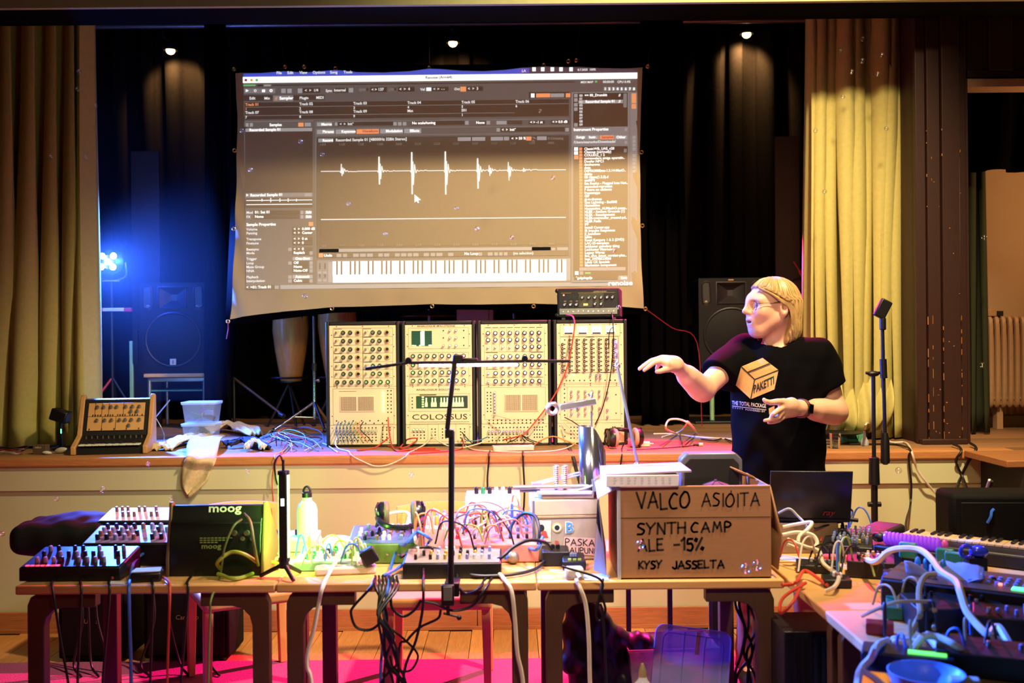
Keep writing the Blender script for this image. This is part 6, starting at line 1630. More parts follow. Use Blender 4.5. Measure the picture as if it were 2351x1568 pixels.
gear('patch_synth', 'salmon patch synth full of cables behind the dark mixer', 'synthesizer', (P(1130, 1290, 3.83).x, 3.80, TT), .36, .26, .07, m_gsalmon, hb=.15, rows=4, cols=9, kms=(m_kwhite, m_kyel, m_knob, m_gblue, m_kred), kr=.0065, kh=.016, seed=14, fill=.6)
gear('patch_synth', 'pale pink patch synth with tall plugs left of the light stand', 'synthesizer', (P(985, 1270, 3.98).x, 3.99, TT), .20, .14, .10, mat('gear_pink', 'dcaaa0', .45), hb=.125, rows=3, cols=5, kms=(m_kwhite, m_gblue, m_kyel), kr=.008, kh=.035, seed=15)
gear('white_mixer', 'white box mixer with a row of knobs raised above the salmon synth', 'mixer', (P(1132, 1215, 4.10).x, 4.09, TT), .225, .13, .205, m_gwhite, hb=.215, rows=1, cols=6, kms=(m_kgreen, m_knob, m_kwhite), kr=.009, kh=.026, jack=7, seed=16, fill=1)
gear('dark_mixer', 'dark low mixer with many small plugs at the middle table edge', 'mixer', (P(1038, 1325, 3.56).x, 3.55, TT), .35, .16, .055, m_gblack, hb=.075, rows=3, cols=11, kms=(m_gblue, m_kwhite, m_knob, m_kyel), kr=.006, kh=.02, seed=17, mtop=mat('mixer_tan_top', '8a8070', .4))
for px, rr in ((1178, .022),):
    q = at(px, 1295); t = thing('metal_ball_microphone', 'silver ball-shaped microphone lying right of the dark mixer', 'microphone', q)
    part('grille', MB().sph((0, 0, .026), .024, 16, 10), mat('mic_mesh', 'b8a890', .4, .6), t); part('handle', MB().cyl((0, .01, .026), (-.01, .09, .03), .014, .011), m_gblack, t)
# white power strip with adapter
q = at(800, 1318)
t = thing('power_strip', 'white mains power strip lying across the middle table edge', 'power strip', q, rotz=R(8))
part('body', MB().box(-.12, .10, -.02, .035, .0, .03), mat('strip_white', 'cfc8b8', .5), t, bev=.008)
for k in range(4): part('socket', MB().lathe([(.019, .030), (.019, .0325), (.015, .0315)], (-.09 + .05 * k, .008, 0), None, 14), mat('socket_grey', 'a8a294', .5), t)
t = thing('black_adapter', 'black mains adapter plugged into the white power strip', 'adapter', (q.x + .075, q.y + .0, TT + .034), rotz=R(12))
part('body', MB().obox((0, 0, .03), (.055, .04, .058), Matrix.Rotation(R(-28), 3, 'Y')), m_gblack, t, bev=.005)
# LED light stand clamped on the table edge
ysd = 3.44
def Q_(px, py, d=ysd): return P(px, py, d)
base = Q_(1030, 1392)
t = thing('light_bar_stand', 'black clamp stand with a folding glowing light bar in front of the middle table', 'lamp', (Q_(1037, 1335).x, ysd, TT - .04))
part('pole', MB().cyl(Q_(1035, 1345), Q_(1037, 990), .0105), m_gblack, t, world=True)
part('joint', MB().obox(Q_(1032, 995), (.030, .026, .03), None), m_gblack, t, world=True, bev=.003)
a_, b_ = Q_(1027, 985, ysd - .01), Q_(1046, 815, ysd - .01)
dv = (b_ - a_).normalized(); Rm = Matrix((Vector((0, 1, 0)).cross(dv), Vector((0, 1, 0)), dv)).transposed()
part('arm', MB().obox((a_ + b_) / 2, (.016, .018, (b_ - a_).length), Rm), m_gblack, t, world=True, bev=.003)
part('head_joint', MB().obox(Q_(1052, 823, ysd - .005), (.034, .03, .026)).obox(Q_(1080, 828, ysd), (.05, .02, .018)), m_gblack, t, world=True, bev=.004)
l0, l1, r0_, r1_ = Q_(838, 847), Q_(938, 833), Q_(1205, 829), Q_(1310, 829)
for a2, b2 in ((l0, l1), (l1, Q_(1045, 832)), (Q_(1045, 832), r0_), (r0_, r1_)):
    dd = (b2 - a2).normalized(); Rb = Matrix((dd, Vector((0, 1, 0)), dd.cross(Vector((0, 1, 0))))).transposed()
    part('bar', MB().obox((a2 + b2) / 2, ((b2 - a2).length - .004, .024, .010), Rb), m_gblack, t, world=True, bev=.002)
for h_ in (l1, r0_): part('hinge', MB().cyl(h_ + Vector((0, -.014, .008)), h_ + Vector((0, .014, .008)), .011), mat('hinge_dark', '101830', .3), t, world=True)
m_bar = mat('light_bar_glow', 'ffe8f0', .3, emit='ffd8e6', power=10)
for a2, b2 in ((Q_(962, 838.5), Q_(1035, 838)), (Q_(1049, 838), Q_(1188, 837.5))): part('light_strip', MB().cyl(a2, b2, .0052, n=10), m_bar, t, world=True)
part('clamp', MB().obox((Q_(1037, 1340).x, ysd + .045, TT + .006), (.05, .09, .012)).obox((Q_(1037, 1340).x, ysd + .02, TT - .012), (.05, .03, .05)), m_gblack, t, world=True, bev=.003)
part('controller', MB().obox(Q_(1028, 1366, ysd - .02), (.044, .02, .072)), m_gblack, t, world=True, bev=.004)
part('controller_face', MB().obox(Q_(1028, 1363, ysd - .031), (.03, .003, .048)), mat('controller_grey', '6a6a6c', .5), t, world=True, bev=.002)
part('clamp_screw', MB().cyl(Q_(1028, 1385, ysd - .02), Q_(1029, 1412, ysd - .02), .006).cyl(Q_(1018, 1408, ysd - .02), Q_(1052, 1416, ysd - .02), .004).sph(Q_(1054, 1418, ysd - .02), .009, 8, 6), m_gblack, t, world=True)
pl0 = Q_(1075, 842)
lamp('light_bar_light', 'AREA', (pl0.x, ysd + .02, pl0.z - .012), (1.0, 0.80, 0.90), 15, target=(pl0.x, ysd + .42, TT), size=.36, shape='RECTANGLE', size_y=.02)

# ---- right table of the front row: sticker case, crank contraption, cardboard box
qc = at(1298, 1288)
t = thing('sticker_case', 'worn metal case covered in stickers beside the cardboard box', 'case', (P(1302, 1290, 3.83).x, 3.83, TT), rotz=R(4))
m_casem = mat('case_grey_brown', 'a89c84', .5, var=.25, scale=14)
part('body', MB().box(-.125, .125, 0, .22, .002, .165), m_casem, t, bev=.006)
part('lid', MB().box(-.127, .127, -.002, .222, .172, .235), mat('lid_tan', 'b8aa88', .5, var=.2), t, bev=.006)
part('edge_trim', MB().box(-.128, .128, -.004, .0, .164, .173), mat('trim_brass', 'd0b080', .35, .5), t, bev=.001)
part('left_edge', MB().box(-.132, -.122, -.004, .01, .0, .235), m_steel, t, bev=.002)
def sticker(name, poly, m, y=-.0025, lab=None):
    o = part('sticker', MB().prism(poly, y - .0008, y), m, t); 
    if lab: o['label'] = lab
    return o
m_st = mat('sticker_cream', 'd8ccb4', .6, var=.15, scale=80)
sticker('s', [(-.115, .075), (-.062, .075), (-.060, .155), (-.115, .157)], m_st, lab='cream sticker with a little dark figure')
sticker('s', [(-.098 + .012 * math.cos(R(a)), .128 + .014 * math.sin(R(a))) for a in range(0, 360, 40)], m_ink, -.0035); sticker('s', [(-.103, .09), (-.072, .09), (-.08, .116), (-.096, .118)], mat('sticker_red', 'b04838', .6), -.0035)
for rr, m_, yy in ((.019, mat('sticker_yellow', 'e0c060', .5), -.0026), (.015, mat('sticker_white', 'f0ece0', .5), -.0036), (.010, m_ink, -.0046)): sticker('s', [(-.038 + rr * math.cos(R(a)), .128 + rr * math.sin(R(a))) for a in range(0, 360, 24)], m_, yy)
lt = MB().use(0); text(lt, 'B', (-.008, -.0035, .108), (1, 0, 0), (0, 0, 1), .058, bold=.05); lt.use(1); text(lt, 'B', (-.006, -.0045, .109), (1, 0, 0), (0, 0, 1), .055, bold=.02); lt.use(2); text(lt, 'R', (-.048, -.003, .055), (1, 0, 0), (0, 0, 1), .034, bold=.02)
part('letter_sticker', lt, [mat('letter_white', 'e8e8e8', .5), mat('letter_blue', '4a90c0', .5), mat('letter_red', 'c05048', .5)], t, smooth=False)
sticker('s', [(-.018, .03), (.105, .018), (.108, .085), (-.010, .092)], mat('sticker_pink', 'd8b4a8', .6), lab='pale sticker with hand lettering')
lt = MB(); handwriting(lt, 'PASKA', (-.006, -.0045, .062), (1, 0, -.06), (0, 0, 1), .024, .0032, seed=4); handwriting(lt, 'KAUPUNNI', (-.008, -.0045, .032), (1, 0, -.06), (0, 0, 1), .020, .003, seed=5); part('lettering', lt, m_ink, t, smooth=False)
# contraption on top of the case
zc = TT + .237
t = thing('crank_machine', 'homemade metal crank instrument with a cut can on the sticker case', 'instrument', (P(1302, 1140, 3.88).x, 3.86, zc))
def W(px, py, d=3.9): return P(px, py, d)
m_can = mat('can_steel', 'c0c4c8', .16, .95, var=.05)
c0, c1_ = W(1362, 1098), W(1358, 985)
vs = []; n = 28; rr = .052
for k in range(n):
    a = 2 * math.pi * k / n
    ztop = c1_.z - .10 * max(0, math.cos(a)) ** 1.4 + .012 - .02 * max(0, -math.sin(a)) * 0
    vs += [(c0.x + rr * math.cos(a), 3.9 + rr * math.sin(a), c0.z - .03), (c0.x - .004 + rr * math.cos(a), 3.9 + rr * math.sin(a), ztop)]
part('can', MB().add(vs, [(2 * k, (2 * k + 2) % (2 * n), (2 * k + 3) % (2 * n), 2 * k + 1) for k in range(n)] + [tuple(range(0, 2 * n, 2))[::-1]]), m_can, t, world=True, solid=.002)
part('can_post', MB().cyl((c0.x, 3.9, zc), (c0.x, 3.9, c0.z - .03), .02), m_steel, t, world=True)
a_, b_ = W(1268, 938), W(1362, 922)
dv = (b_ - a_).normalized(); Rb = Matrix((dv, Vector((0, 1, 0)), dv.cross(Vector((0, 1, 0))))).transposed()
part('crank_arm', MB().obox((a_ + b_) / 2 + dv * .02, ((b_ - a_).length - .02, .022, .026), Rb), m_cap, t, world=True, bev=.003)
part('crank_ring', MB().tube([a_ + Vector((.019 * math.cos(R(q)), 0, .019 * math.sin(R(q)))) for q in range(0, 360, 20)], .0085, 8, True), m_cap, t, world=True)
for px in (1322, 1356): part('bolt', MB().cyl(W(px, 945), W(px, 918), .009), mat('bolt_brass', 'd8c890', .3, .7), t, world=True)
part('spindle', MB().cyl(W(1357, 920), W(1358, 1000), .004).cyl(W(1357, 912), W(1350, 904), .004).cyl(W(1357, 912), W(1360, 900), .005), m_cap, t, world=True)
part('base_rod', MB().cyl(W(1178, 1119, 3.84), W(1370, 1116, 3.86), .0085).cyl(W(1193, 1126, 3.86), W(1240, 1126, 3.86), .007), m_steel, t, world=True)
part('base_plate', MB().obox(W(1295, 1128, 3.87) * 1.0, (.21, .10, .012)), mat('plate_pale', 'd0c8c0', .4, .4), t, world=True, bev=.002)
part('base_block', MB().box(-.10, .10, -.03, .12, .0005, .028), mat('block_wood', 'c0a078', .5), t, bev=.003)
for px in (1277, 1297):
    s0, s1 = W(px, 1128, 3.88), W(px, 1068, 3.88); pts = [s0 + (s1 - s0) * k / 120 + Vector((.010 * math.cos(k * .7), .010 * math.sin(k * .7), 0)) for k in range(121)]
    part('spring', MB().tube(pts, .0022, 5), mat('spring_bright', 'e8d8c8', .25, .8), t, world=True)
    part('spring_core', MB().cyl(s0, s1, .006), mat('spring_core', 'c89060', .5), t, world=True)
part('lever', MB().tube([W(1225, 1110), W(1290, 1093), W(1335, 1084)], .005, 6).tube([W(1230, 1114), W(1290, 1098), W(1335, 1090)], .0035, 6), m_cap, t, world=True)
part('lever_clip', MB().obox(W(1232, 1111, 3.9), (.04, .03, .018)), m_cap, t, world=True, bev=.004)
part('side_wire', MB().tube(spline([W(1300, 1128, 3.85), W(1330, 1124, 3.84), W(1362, 1114, 3.83), W(1366, 1105, 3.83)], 5), .0045).cyl(W(1365, 1128, 3.83), W(1362, 1100, 3.83), .007), m_cap, t, world=True)
part('long_rod', MB().cyl(P(1466, 1075, 3.9), P(1417, 840, 3.9), .0058), mat('rod_blue_steel', 'a8b4d0', .3, .7), t, world=True)
sp0, sp1 = P(1417, 838, 3.9), P(1415, 780, 3.9)
part('rod_spring', MB().tube([sp0 + (sp1 - sp0) * k / 140 + Vector((.007 * math.cos(k * .8), .007 * math.sin(k * .8), 0)) for k in range(141)], .0014, 5), m_cap, t, world=True)
part('rod_knot', MB().sph(P(1418, 840, 3.9), .012, 8, 6).sph(P(1462, 1068, 3.9), .013, 8, 6).cyl(P(1466, 1075, 3.9), P(1466, 1110, 3.9), .006), m_cap, t, world=True)
part('rod_foot', MB().cyl(P(1466, 1075, 3.9), (P(1466, 1075, 3.9).x, 3.9, TT), .0058), m_cap, t, world=True)
# cardboard box
m_card = mat('cardboard', 'a87c55', .8, var=.12, scale=18, stretch=(1, 1, 6))
bl, br = P(1422, 1332, 3.52), P(1770, 1328, 3.52)
bw = (br.x - bl.x); bx0 = (bl.x + br.x) / 2; bh = P(1600, 1118, 3.52).z - TT
t = thing('cardboard_box', 'open brown cardboard box with black felt-pen lettering on the table', 'box', (bx0, 3.52, TT), rotz=R(0))
w2 = bw / 2; dd = .36
part('front_wall', MB().box(-w2, w2, 0, .005, 0, bh), m_card, t, bev=.001)
part('back_wall', MB().box(-w2, w2, dd, dd + .005, 0, bh), m_card, t); part('bottom', MB().box(-w2, w2, 0, dd, 0.001, .006), m_card, t)
for sx in (-1, 1): part('side_wall', MB().box(sx * w2 - .0025, sx * w2 + .0025, .003, dd, 0, bh), m_card, t)
part('crease', MB().box(-w2, w2, -.0008, .001, bh * .665, bh * .672), mat('crease_dark', '2a1a10', .9), t)
part('top_edge', MB().box(-w2 + .21, w2, -.001, .006, bh, bh + .004), mat('corrugated_edge', 'd8b078', .8, var=.5, scale=200, stretch=(8, 1, 1)), t)
part('tape_edge', MB().box(-w2 - .004, -w2 + .006, -.0012, .02, 0.0, bh), mat('tape_pale', 'b8c0c8', .3), t)
# flaps: left one hangs open, right one too, a back one stands
fl_ = MB().add([(-w2, .0, bh), (-w2, dd, bh), (-w2 - .055, dd - .02, bh - .02), (-w2 - .07, .03, bh - .04), (-w2 - .085, .06, bh - .30), (-w2 - .045, .02, .01), (-w2 - .02, dd - .05, .05)], [(0, 3, 2, 1), (3, 5, 6, 2), (3, 4, 5)])
part('flap', fl_, mat('flap_lit_card', 'd8d4cc', .5, var=.1), t, solid=.005)  # left flap's cardboard coloured pale for the lamp light falling on it
part('flap', MB().add([(w2, 0, bh), (w2, dd, bh), (w2 + .03, dd, bh * .55), (w2 + .045, .02, bh * .45), (w2 + .025, .0, .03), (w2 + .02, dd, .03)], [(0, 1, 2, 3), (3, 2, 5, 4)]), m_card, t, solid=.005)
part('flap', MB().add([(w2 - .03, .30, bh), (w2 - .11, dd, bh), (w2 - .12, dd - .01, bh + .05), (w2 - .02, .16, bh + .012)], [(0, 1, 2, 3)]), m_card, t, solid=.005)
lt = MB(); EXX, EZZ = (1, 0, .012), (0, 0, 1); YF = -.0016
pxm = bw / 348.0
def BX(px, py): return (-w2 + (px - 1422) * pxm, YF, (1332 - py) * pxm)
handwriting(lt, 'VALCO', BX(1463, 1170), EXX, EZZ, 36 * pxm, 4.6 * pxm, gap=.22, seed=2, sx=.72); handwriting(lt, 'ASIOITA', BX(1613, 1166), EXX, EZZ, 29 * pxm, 3.8 * pxm, gap=.24, seed=6, sx=.79)
handwriting(lt, 'I', BX(1679, 1137), EXX, EZZ, 7 * pxm, 3.2 * pxm)
handwriting(lt, 'SYNTH', BX(1464, 1228), EXX, EZZ, 25 * pxm, 4.6 * pxm, gap=.2, seed=3); handwriting(lt, 'CAMP', BX(1588, 1224), EXX, EZZ, 22 * pxm, 4.4 * pxm, gap=.35, seed=4)
handwriting(lt, 'ALE', BX(1466, 1266), EXX, EZZ, 26 * pxm, 4.6 * pxm, gap=.25, seed=7, sx=.86); handwriting(lt, '-15%', BX(1546, 1266), EXX, EZZ, 27 * pxm, 5.2 * pxm, gap=.22, seed=8, sx=.86)
handwriting(lt, 'KYSY', BX(1467, 1307), EXX, EZZ, 17 * pxm, 4.4 * pxm, gap=.2, seed=9, sx=.88); handwriting(lt, 'JASSELTA', BX(1544, 1308), EXX, EZZ, 17 * pxm, 4.4 * pxm, gap=.2, seed=10)
hlt = part('hand_lettering', lt, mat('felt_pen', '20150e', .8), t, smooth=False); hlt['label'] = 'black felt-pen words'; hlt['kind'] = 'stuff'
# paper pad and card on the box's left corner
t = thing('paper_pad', 'white written paper pad lying on the corner of the cardboard box', 'paper', (P(1480, 1108, 3.5).x - .005, 3.525, TT + bh + .006))
hpd = .04
part('pad', MB().prism([(-.13, -.03), (.125, -.025), (.12, .22), (-.13, .22)], .0, hpd, 'z'), mat('pad_white', 'dcd8e4', .6), t, bev=.002)
part('top_card', MB().obox((.02, .10, hpd + .006), (.30, .24, .006), Matrix.Rotation(R(-2), 3, 'Y')), mat('top_card_grey', 'a09aa0', .7, var=.4, scale=20), t)
lt = MB(); rn = random.Random(3)
for r in range(3):
    for k in range(9):
        x = -.105 + .024 * k; text(lt, rn.choice(['mk', 'ne', 'au', 'tr', 'so', 'wi']), (x, -.0325 + .0, .028 - .009 * r), (1, .02, 0), (0, 0, 1), .0095, shear=.2)
part('writing', lt, mat('pen_blue_grey', '8088a8', .7), t, smooth=False)
# cap and speaker inside the box
pcp = P(1648, 1105, 3.66)
t = thing('baseball_cap', 'dark olive baseball cap lying in the cardboard box', 'cap', (pcp.x, 3.70, TT + .195))
part('crown', MB().lathe([(.092, 0), (.09, .04), (.075, .085), (.045, .112), (.012, .122)], n=24), mat('cap_olive', '3a2e18', .85, var=.2), t)
part('button', MB().sph((0, 0, .123), .007, 8, 6), mat('cap_olive'), t); part('brim', MB().prism([(.09 * math.cos(R(a)) * 1.05, -.05 - .08 * math.sin(R(a))) for a in range(0, 181, 15)], .0, .006, 'z'), mat('cap_olive'), t, bev=.002)
for a in range(0, 360, 60): part('seam', MB().tube([(r * math.cos(R(a)), r * math.sin(R(a)), z) for r, z in ((.0925, 0), (.0905, .04), (.0755, .086), (.0455, .113), (.012, .123))], .0012, 4), m_ink, t)
part('stuffing', MB().lathe([(.12, -.188), (.12, -.03), (.09, -.002)], n=14), mat('dark_cloth'), t)
pbs = P(1634, 1075, 3.80)
t = thing('boombox_speaker', 'black portable speaker with rounded blue-lit rim standing in the cardboard box', 'speaker', (pbs.x, 3.80, TT + .008))
zs0, zs1, ws_ = .19, P(1634, 1040, 3.8).z - TT - .008, .117
pr2_ = [(-ws_ + .02, .0), (ws_ - .02, .0), (ws_, .02), (ws_, zs1 - .025), (ws_ - .025, zs1), (-ws_ + .025, zs1), (-ws_, zs1 - .025), (-ws_, .02)]
part('shell', MB().prism(pr2_, 0, .07), mat('shell_grey', '5a5e68', .35), t, bev=.006)
part('grille', MB().prism([(a * .88, .02 + b * .90) for a, b in pr2_], -.004, .002), mat('grille_black', '050505', .7), t, bev=.002)
# pedals and plug on the right front table
gear('effects_pedal', 'black effects pedal with yellow marks below the sticker case', 'effects pedal', (P(1318, 1298, 3.68).x, 3.66, TT), .085, .11, .035, m_gblack, hb=.045, rows=1, cols=3, kms=(m_gblue,), kr=.006, kh=.012, seed=20, fill=1, leds=3, ledm=mat('yellow_ink', 'a0c040', .5))
gear('effects_pedal', 'larger black effects pedal left of the yellow-marked one', 'effects pedal', (P(1276, 1290, 3.74).x, 3.73, TT), .10, .10, .055, m_gblack, hb=.06, rows=1, cols=2, kms=(m_knob,), kr=.008, kh=.014, seed=21, fill=1)
q = at(1318, 1330)
t = thing('mains_plug', 'white mains plug block at the table edge before the sticker case', 'plug', (q.x, 3.525, TT), rotz=R(5))
part('body', MB().box(-.03, .035, -.012, .04, 0, .042), mat('strip_white'), t, bev=.009); part('cord_grip', MB().cyl((.01, -.012, .022), (.016, -.04, .014), .009, .007), mat('strip_white'), t)
solo('paper_sheet', MB().box(q.x + .035, q.x + .12, 3.505, 3.60, TT + .0005, TT + .003), mat('paper_white'), 'white paper sheet beside the plug block at the table edge', 'paper')
# ================================================================== right-hand tables
def zat(px, py, d): return P(px, py, d)
# laptop on a small riser
pl_ = P(1852, 1182, 3.98)
t = thing('laptop_riser', 'tan box raising the open laptop on the right table', 'box', (P(1835, 1200, 4.0).x, 3.92, TT))
part('body', MB().box(-.12, .13, 0, .2, 0, pl_.z - TT - .022), mat('riser_tan', '8a7050', .7), t, bev=.004)
t = thing('laptop', 'open black laptop seen from behind with red lid lettering', 'laptop', (P(1850, 1180, 3.98).x, 3.93, pl_.z - .02), rotz=R(-7))
part('base', MB().box(-.155, .155, -.0, .22, 0, .016), m_gblack, t, bev=.004)
hl_ = .20; tl = R(17)
lidp = [(-.155, .0), (.155, .0), (.155, hl_), (-.155, hl_)]
vs = [(x, -.002 - z * math.sin(tl) * .9, .016 + z * math.cos(tl)) for x, z in lidp]
part('lid', MB().add(vs, [(0, 1, 2, 3)]), mat('lid_black', '0a0908', .35), t, solid=.008, bev=.002)
lt = MB(); text(lt, 'ray', (.045, -.0085 - .02 * math.sin(tl), .03), (1, 0, 0), (0, -math.sin(tl) * .9, math.cos(tl)), .036, shear=.35)
part('lid_lettering', lt, mat('lid_red', '8a1418', .4), t, smooth=False)
part('hinge_plug', MB().cyl((.155, .03, .008), (.19, .03, .004), .008), m_blk, t)
# mixers and boards
gear('slider_mixer', 'black mixer with rows of silver slider caps right of the laptop', 'mixer', (P(1925, 1262, 3.90).x, 3.78, TT), .20, .22, .055, m_gblack, rotz=R(-24), hb=.085, rows=6, cols=8, kms=(m_gblue, m_cap, m_gblue), kr=.005, kh=.022, seed=31)
t = thing('pink_strip', 'long pink plastic strip lying beyond the slider mixer', 'strip', (P(1950, 1232, 3.95).x, 3.95, TT), rotz=R(-40))
part('body', MB().box(-.09, .10, -.015, .015, .05, .075), mat('pink_plastic', 'd84868', .4), t, bev=.004); part('support', MB().box(-.08, .09, -.012, .012, 0, .05), m_gblack, t)
# keyboard with ivory keys running towards the camera
t = thing('keyboard_controller', 'black keyboard controller with ivory keys along the far table side', 'keyboard', (P(2045, 1245, 4.05).x, 3.99, TT), rotz=R(-40))
kw_ = .62
part('body', MB().box(-.12, kw_ - .12, -.11, .11, .0, .055), m_gblack, t, bev=.01)
part('end_block', MB().box(-.125, .0, -.115, .115, .0, .085), mat('end_black', '131112', .5), t, bev=.015)
lt = MB(); text(lt, 'nov', (-.115, -.1165, .03), (1, 0, 0), (0, 0, 1), .048, bold=.03); part('lettering', lt, m_gwhite, t, smooth=False)
for k in range(18): part('key', MB().box(.02 + .0265 * k, .045 + .0265 * k, .0, .105, .055, .064), mat('key_tan_ivory', 'd8b888', .4), t, bev=.0015)
for k in range(17):
    if k % 7 not in (2, 6): part('key', MB().box(.038 + .0265 * k, .052 + .0265 * k, .04, .105, .064, .072), m_gblack, t, bev=.0015)
# purple spring-like coil
t = thing('purple_coil', 'shiny purple coiled plastic lying on the keyboard controller', 'coil', (P(2095, 1235, 3.62).x, 3.62, TT), rotz=R(-42))
pts = [(-.10 + .20 * k / 160, .020 * math.cos(k * .55), .105 + .020 * math.sin(k * .55)) for k in range(161)]
part('coil', MB().tube(pts, .0062, 6), mat('purple_glow', '9a50e0', .2, emit='7a30d0', power=.5), t)  # weak purple emission given to the plastic coil itself
part('end_knob', MB().sph((.112, 0, .105), (.012, .018, .022), 10, 8), mat('magenta_gloss', 'e060c0', .2), t); part('end_knob', MB().sph((-.125, 0, .105), (.025, .018, .018), 10, 8), m_gblack, t)
part('tray', MB().box(-.13, .13, -.04, .04, .0, .082), m_gblack, t, bev=.006)
# amp box with ribbon
pa_ = P(2270, 1290, 3.9)
t = thing('practice_amplifier', 'large black practice amplifier with a blue ribbon at the right edge', 'amplifier', (P(2285, 1300, 4.02).x + .06, 4.0, TT), rotz=R(-4))
part('cabinet', MB().box(-.24, .36, 0, .19, 0, .215), m_amp, t, bev=.022)
part('grille', MB().box(-.20, .32, -.005, .001, .02, .18), m_grille, t, bev=.004)
part('nameplate', MB().box(.05, .12, -.008, -.004, .125, .131), mat('amp_logo'), t)
part('ribbon', MB().tube(spline([(-.10, -.01, .10), (-.09, -.018, .125), (-.085, -.014, .145), (-.075, -.012, .155)], 4), .006, 6), mat('ribbon_blue', '3a70e8', .4), t)
# long brown sequencer at the right edge
t = thing('sequencer', 'brown-topped step sequencer with a glowing green display at the right edge', 'sequencer', (P(2270, 1360, 3.05).x, 3.02, TT), rotz=R(-34))
part('body', MB().box(-.30, .36, -.12, .14, .0, .10), mat('seq_body_dark', '16100c', .6), t, bev=.006)
part('top_panel', MB().box(-.295, .355, -.115, .135, .100, .104), mat('seq_top_brown', '6a4426', .45, var=.25, scale=10), t, bev=.001)
part('display', MB().box(.06, .17, -.09, -.055, .104, .109), mat('lcd_green', '70ff90', .3, emit='50ff80', power=2.2), t, bev=.002)
bm = kmesh(m_gblue, .0075, .008)
for r in range(3):
    for c in range(16): inst('button', bm, t, (-.06 + .025 * c, -.03 + .035 * r, .104))
part('indicator_light', MB().box(.02, .03, -.045, -.036, .104, .11), m_ledr, t)
for k in range(4): part('fader_cap', MB().sph((-.22 + .025 * k, .02, .125), (.010, .014, .026), 10, 8), mat('cap_teal_blue', '2a80b8', .35), t)
t = thing('blue_toy', 'shiny blue plastic toy lying on the brown sequencer', 'toy', (P(2240, 1285, 3.30).x, 3.30, TT))
part('body', MB().sph((.01, 0, .135), (.032, .022, .020), 12, 8), mat('toy_blue', '3040e0', .2), t); part('handle', MB().tube([(-.03 + .02 * math.cos(R(a)), 0, .135 + .02 * math.sin(R(a))) for a in range(0, 360, 30)], .006, 6, True), mat('toy_blue'), t)
part('stand', MB().box(-.03, .03, -.02, .02, 0, .116), m_gblack, t)
for k, (px, py) in enumerate(((2085, 1258), (2170, 1272), (2190, 1280))):
    q = P(px, py, 3.55 - .05 * k); t = thing('teal_connector', ('teal connector block nearest the purple coil', 'teal connector block beside the ivory keys', 'teal connector block touching the blue toy')[k], 'connector', (q.x, q.y, TT), rotz=R(-35))
    part('shell', MB().box(-.03, .03, -.012, .012, .06, q.z - TT + .02), mat('teal_plastic', '1f7a70', .4), t, bev=.006); part('stem', MB().box(-.02, .02, -.01, .01, 0, .06), m_gblack, t)
# clear pouch, the blue light on it put into the film colour
q = P(2170, 1345, 3.1)
t = thing('plastic_pouch', 'crumpled clear plastic pouch shining blue before the sequencer', 'pouch', (q.x, 3.1, TT), rotz=R(-30))
vs = [(x * .11, y * .06, .112 + .022 * math.sin(3 * x + 2 * y) + .018 * math.cos(5 * y + x)) for y in np.linspace(-1, 1, 9) for x in np.linspace(-1, 1, 13)]
part('film', MB().add(vs, [(j * 13 + i, j * 13 + i + 1, (j + 1) * 13 + i + 1, (j + 1) * 13 + i) for j in range(8) for i in range(12)]), mat('pouch_clear_bluelit', 'a8b8e8', .12, alpha=.75), t, solid=.002)
# module boxes in the dark middle of the right tables
spots = [('dark_module', 'dark circuit module just left of the grey cable arch', 2000, 1330, .16, .12, .06, (m_kwhite, m_kyel, m_gblack), 21), ('dark_module', 'dark circuit module with tan knobs under the sequencer', 2120, 1400, .20, .14, .08, (m_kyel, m_gblack), 22),
         ('dark_module', 'small circuit board with red chip by the white cable', 1925, 1352, .09, .07, .03, (m_kwhite, m_kred, m_ggrey), 23), ('dark_module', 'dark patch module behind the brass clip', 1975, 1290, .17, .13, .06, (m_gblue, m_kwhite, m_kyel), 24),
         ('dark_module', 'dark module box with blue knobs at the lower right corner', 2325, 1480, .20, .12, .07, (m_cap, m_gblue), 25), ('dark_module', 'dark module partly under the pouch', 2060, 1300, .17, .12, .07, (m_gblue, m_kyel, m_kwhite), 26),
         ('dark_module', 'flat dark board next to the red cable loop', 1880, 1318, .15, .09, .03, (m_kwhite, m_ggrey, m_gblue), 27), ('dark_module', 'dark module half hidden beneath the laptop riser', 1845, 1270, .14, .10, .05, (m_gblue, m_kred, m_kwhite), 28),
         ('dark_module', 'wide dark module behind the tall pale cable near the right edge', 2215, 1455, .26, .15, .07, (m_gblue, m_gblack, m_gblack), 29), ('dark_module', 'dark module nearest the lower right corner', 2290, 1565, .28, .13, .06, (m_gblue, m_gblack, m_cap), 30), ('dark_module', 'flat dark module between green pedal and sequencer', 2180, 1395, .2, .13, .05, (m_gblack, m_kyel), 31)]
for nm, lb, px, py, w, d, h, km, sd in spots:
    q = at(px, py); gear(nm, lb, 'module', (q.x, q.y, TT), w, d, h, m_gblack, rotz=R(-25 + sd % 5 * 6), hb=h * 1.15, rows=3, cols=6, kms=km, kr=.0055, kh=.014, seed=sd, fill=.55, group='dark modules on the right tables')
q = at(2080, 1428)
t = gear('green_pedal', 'dark green effects pedal with two toggles on the right table', 'effects pedal', q, .11, .09, .04, mat('pedal_green', '1d6a52', .4), rotz=R(-20), hb=.055, rows=1, cols=3, kms=(m_kyel,), kr=.004, kh=.02, seed=40, fill=1)
solo('red_box', MB().obox(at(2020, 1455) + Vector((0, 0, .018)), (.075, .05, .034), Matrix.Rotation(R(-20), 3, 'Z')), mat('red_plastic', '8a1420', .4), 'small dark red box beside the green pedal', 'box', bev=.004)
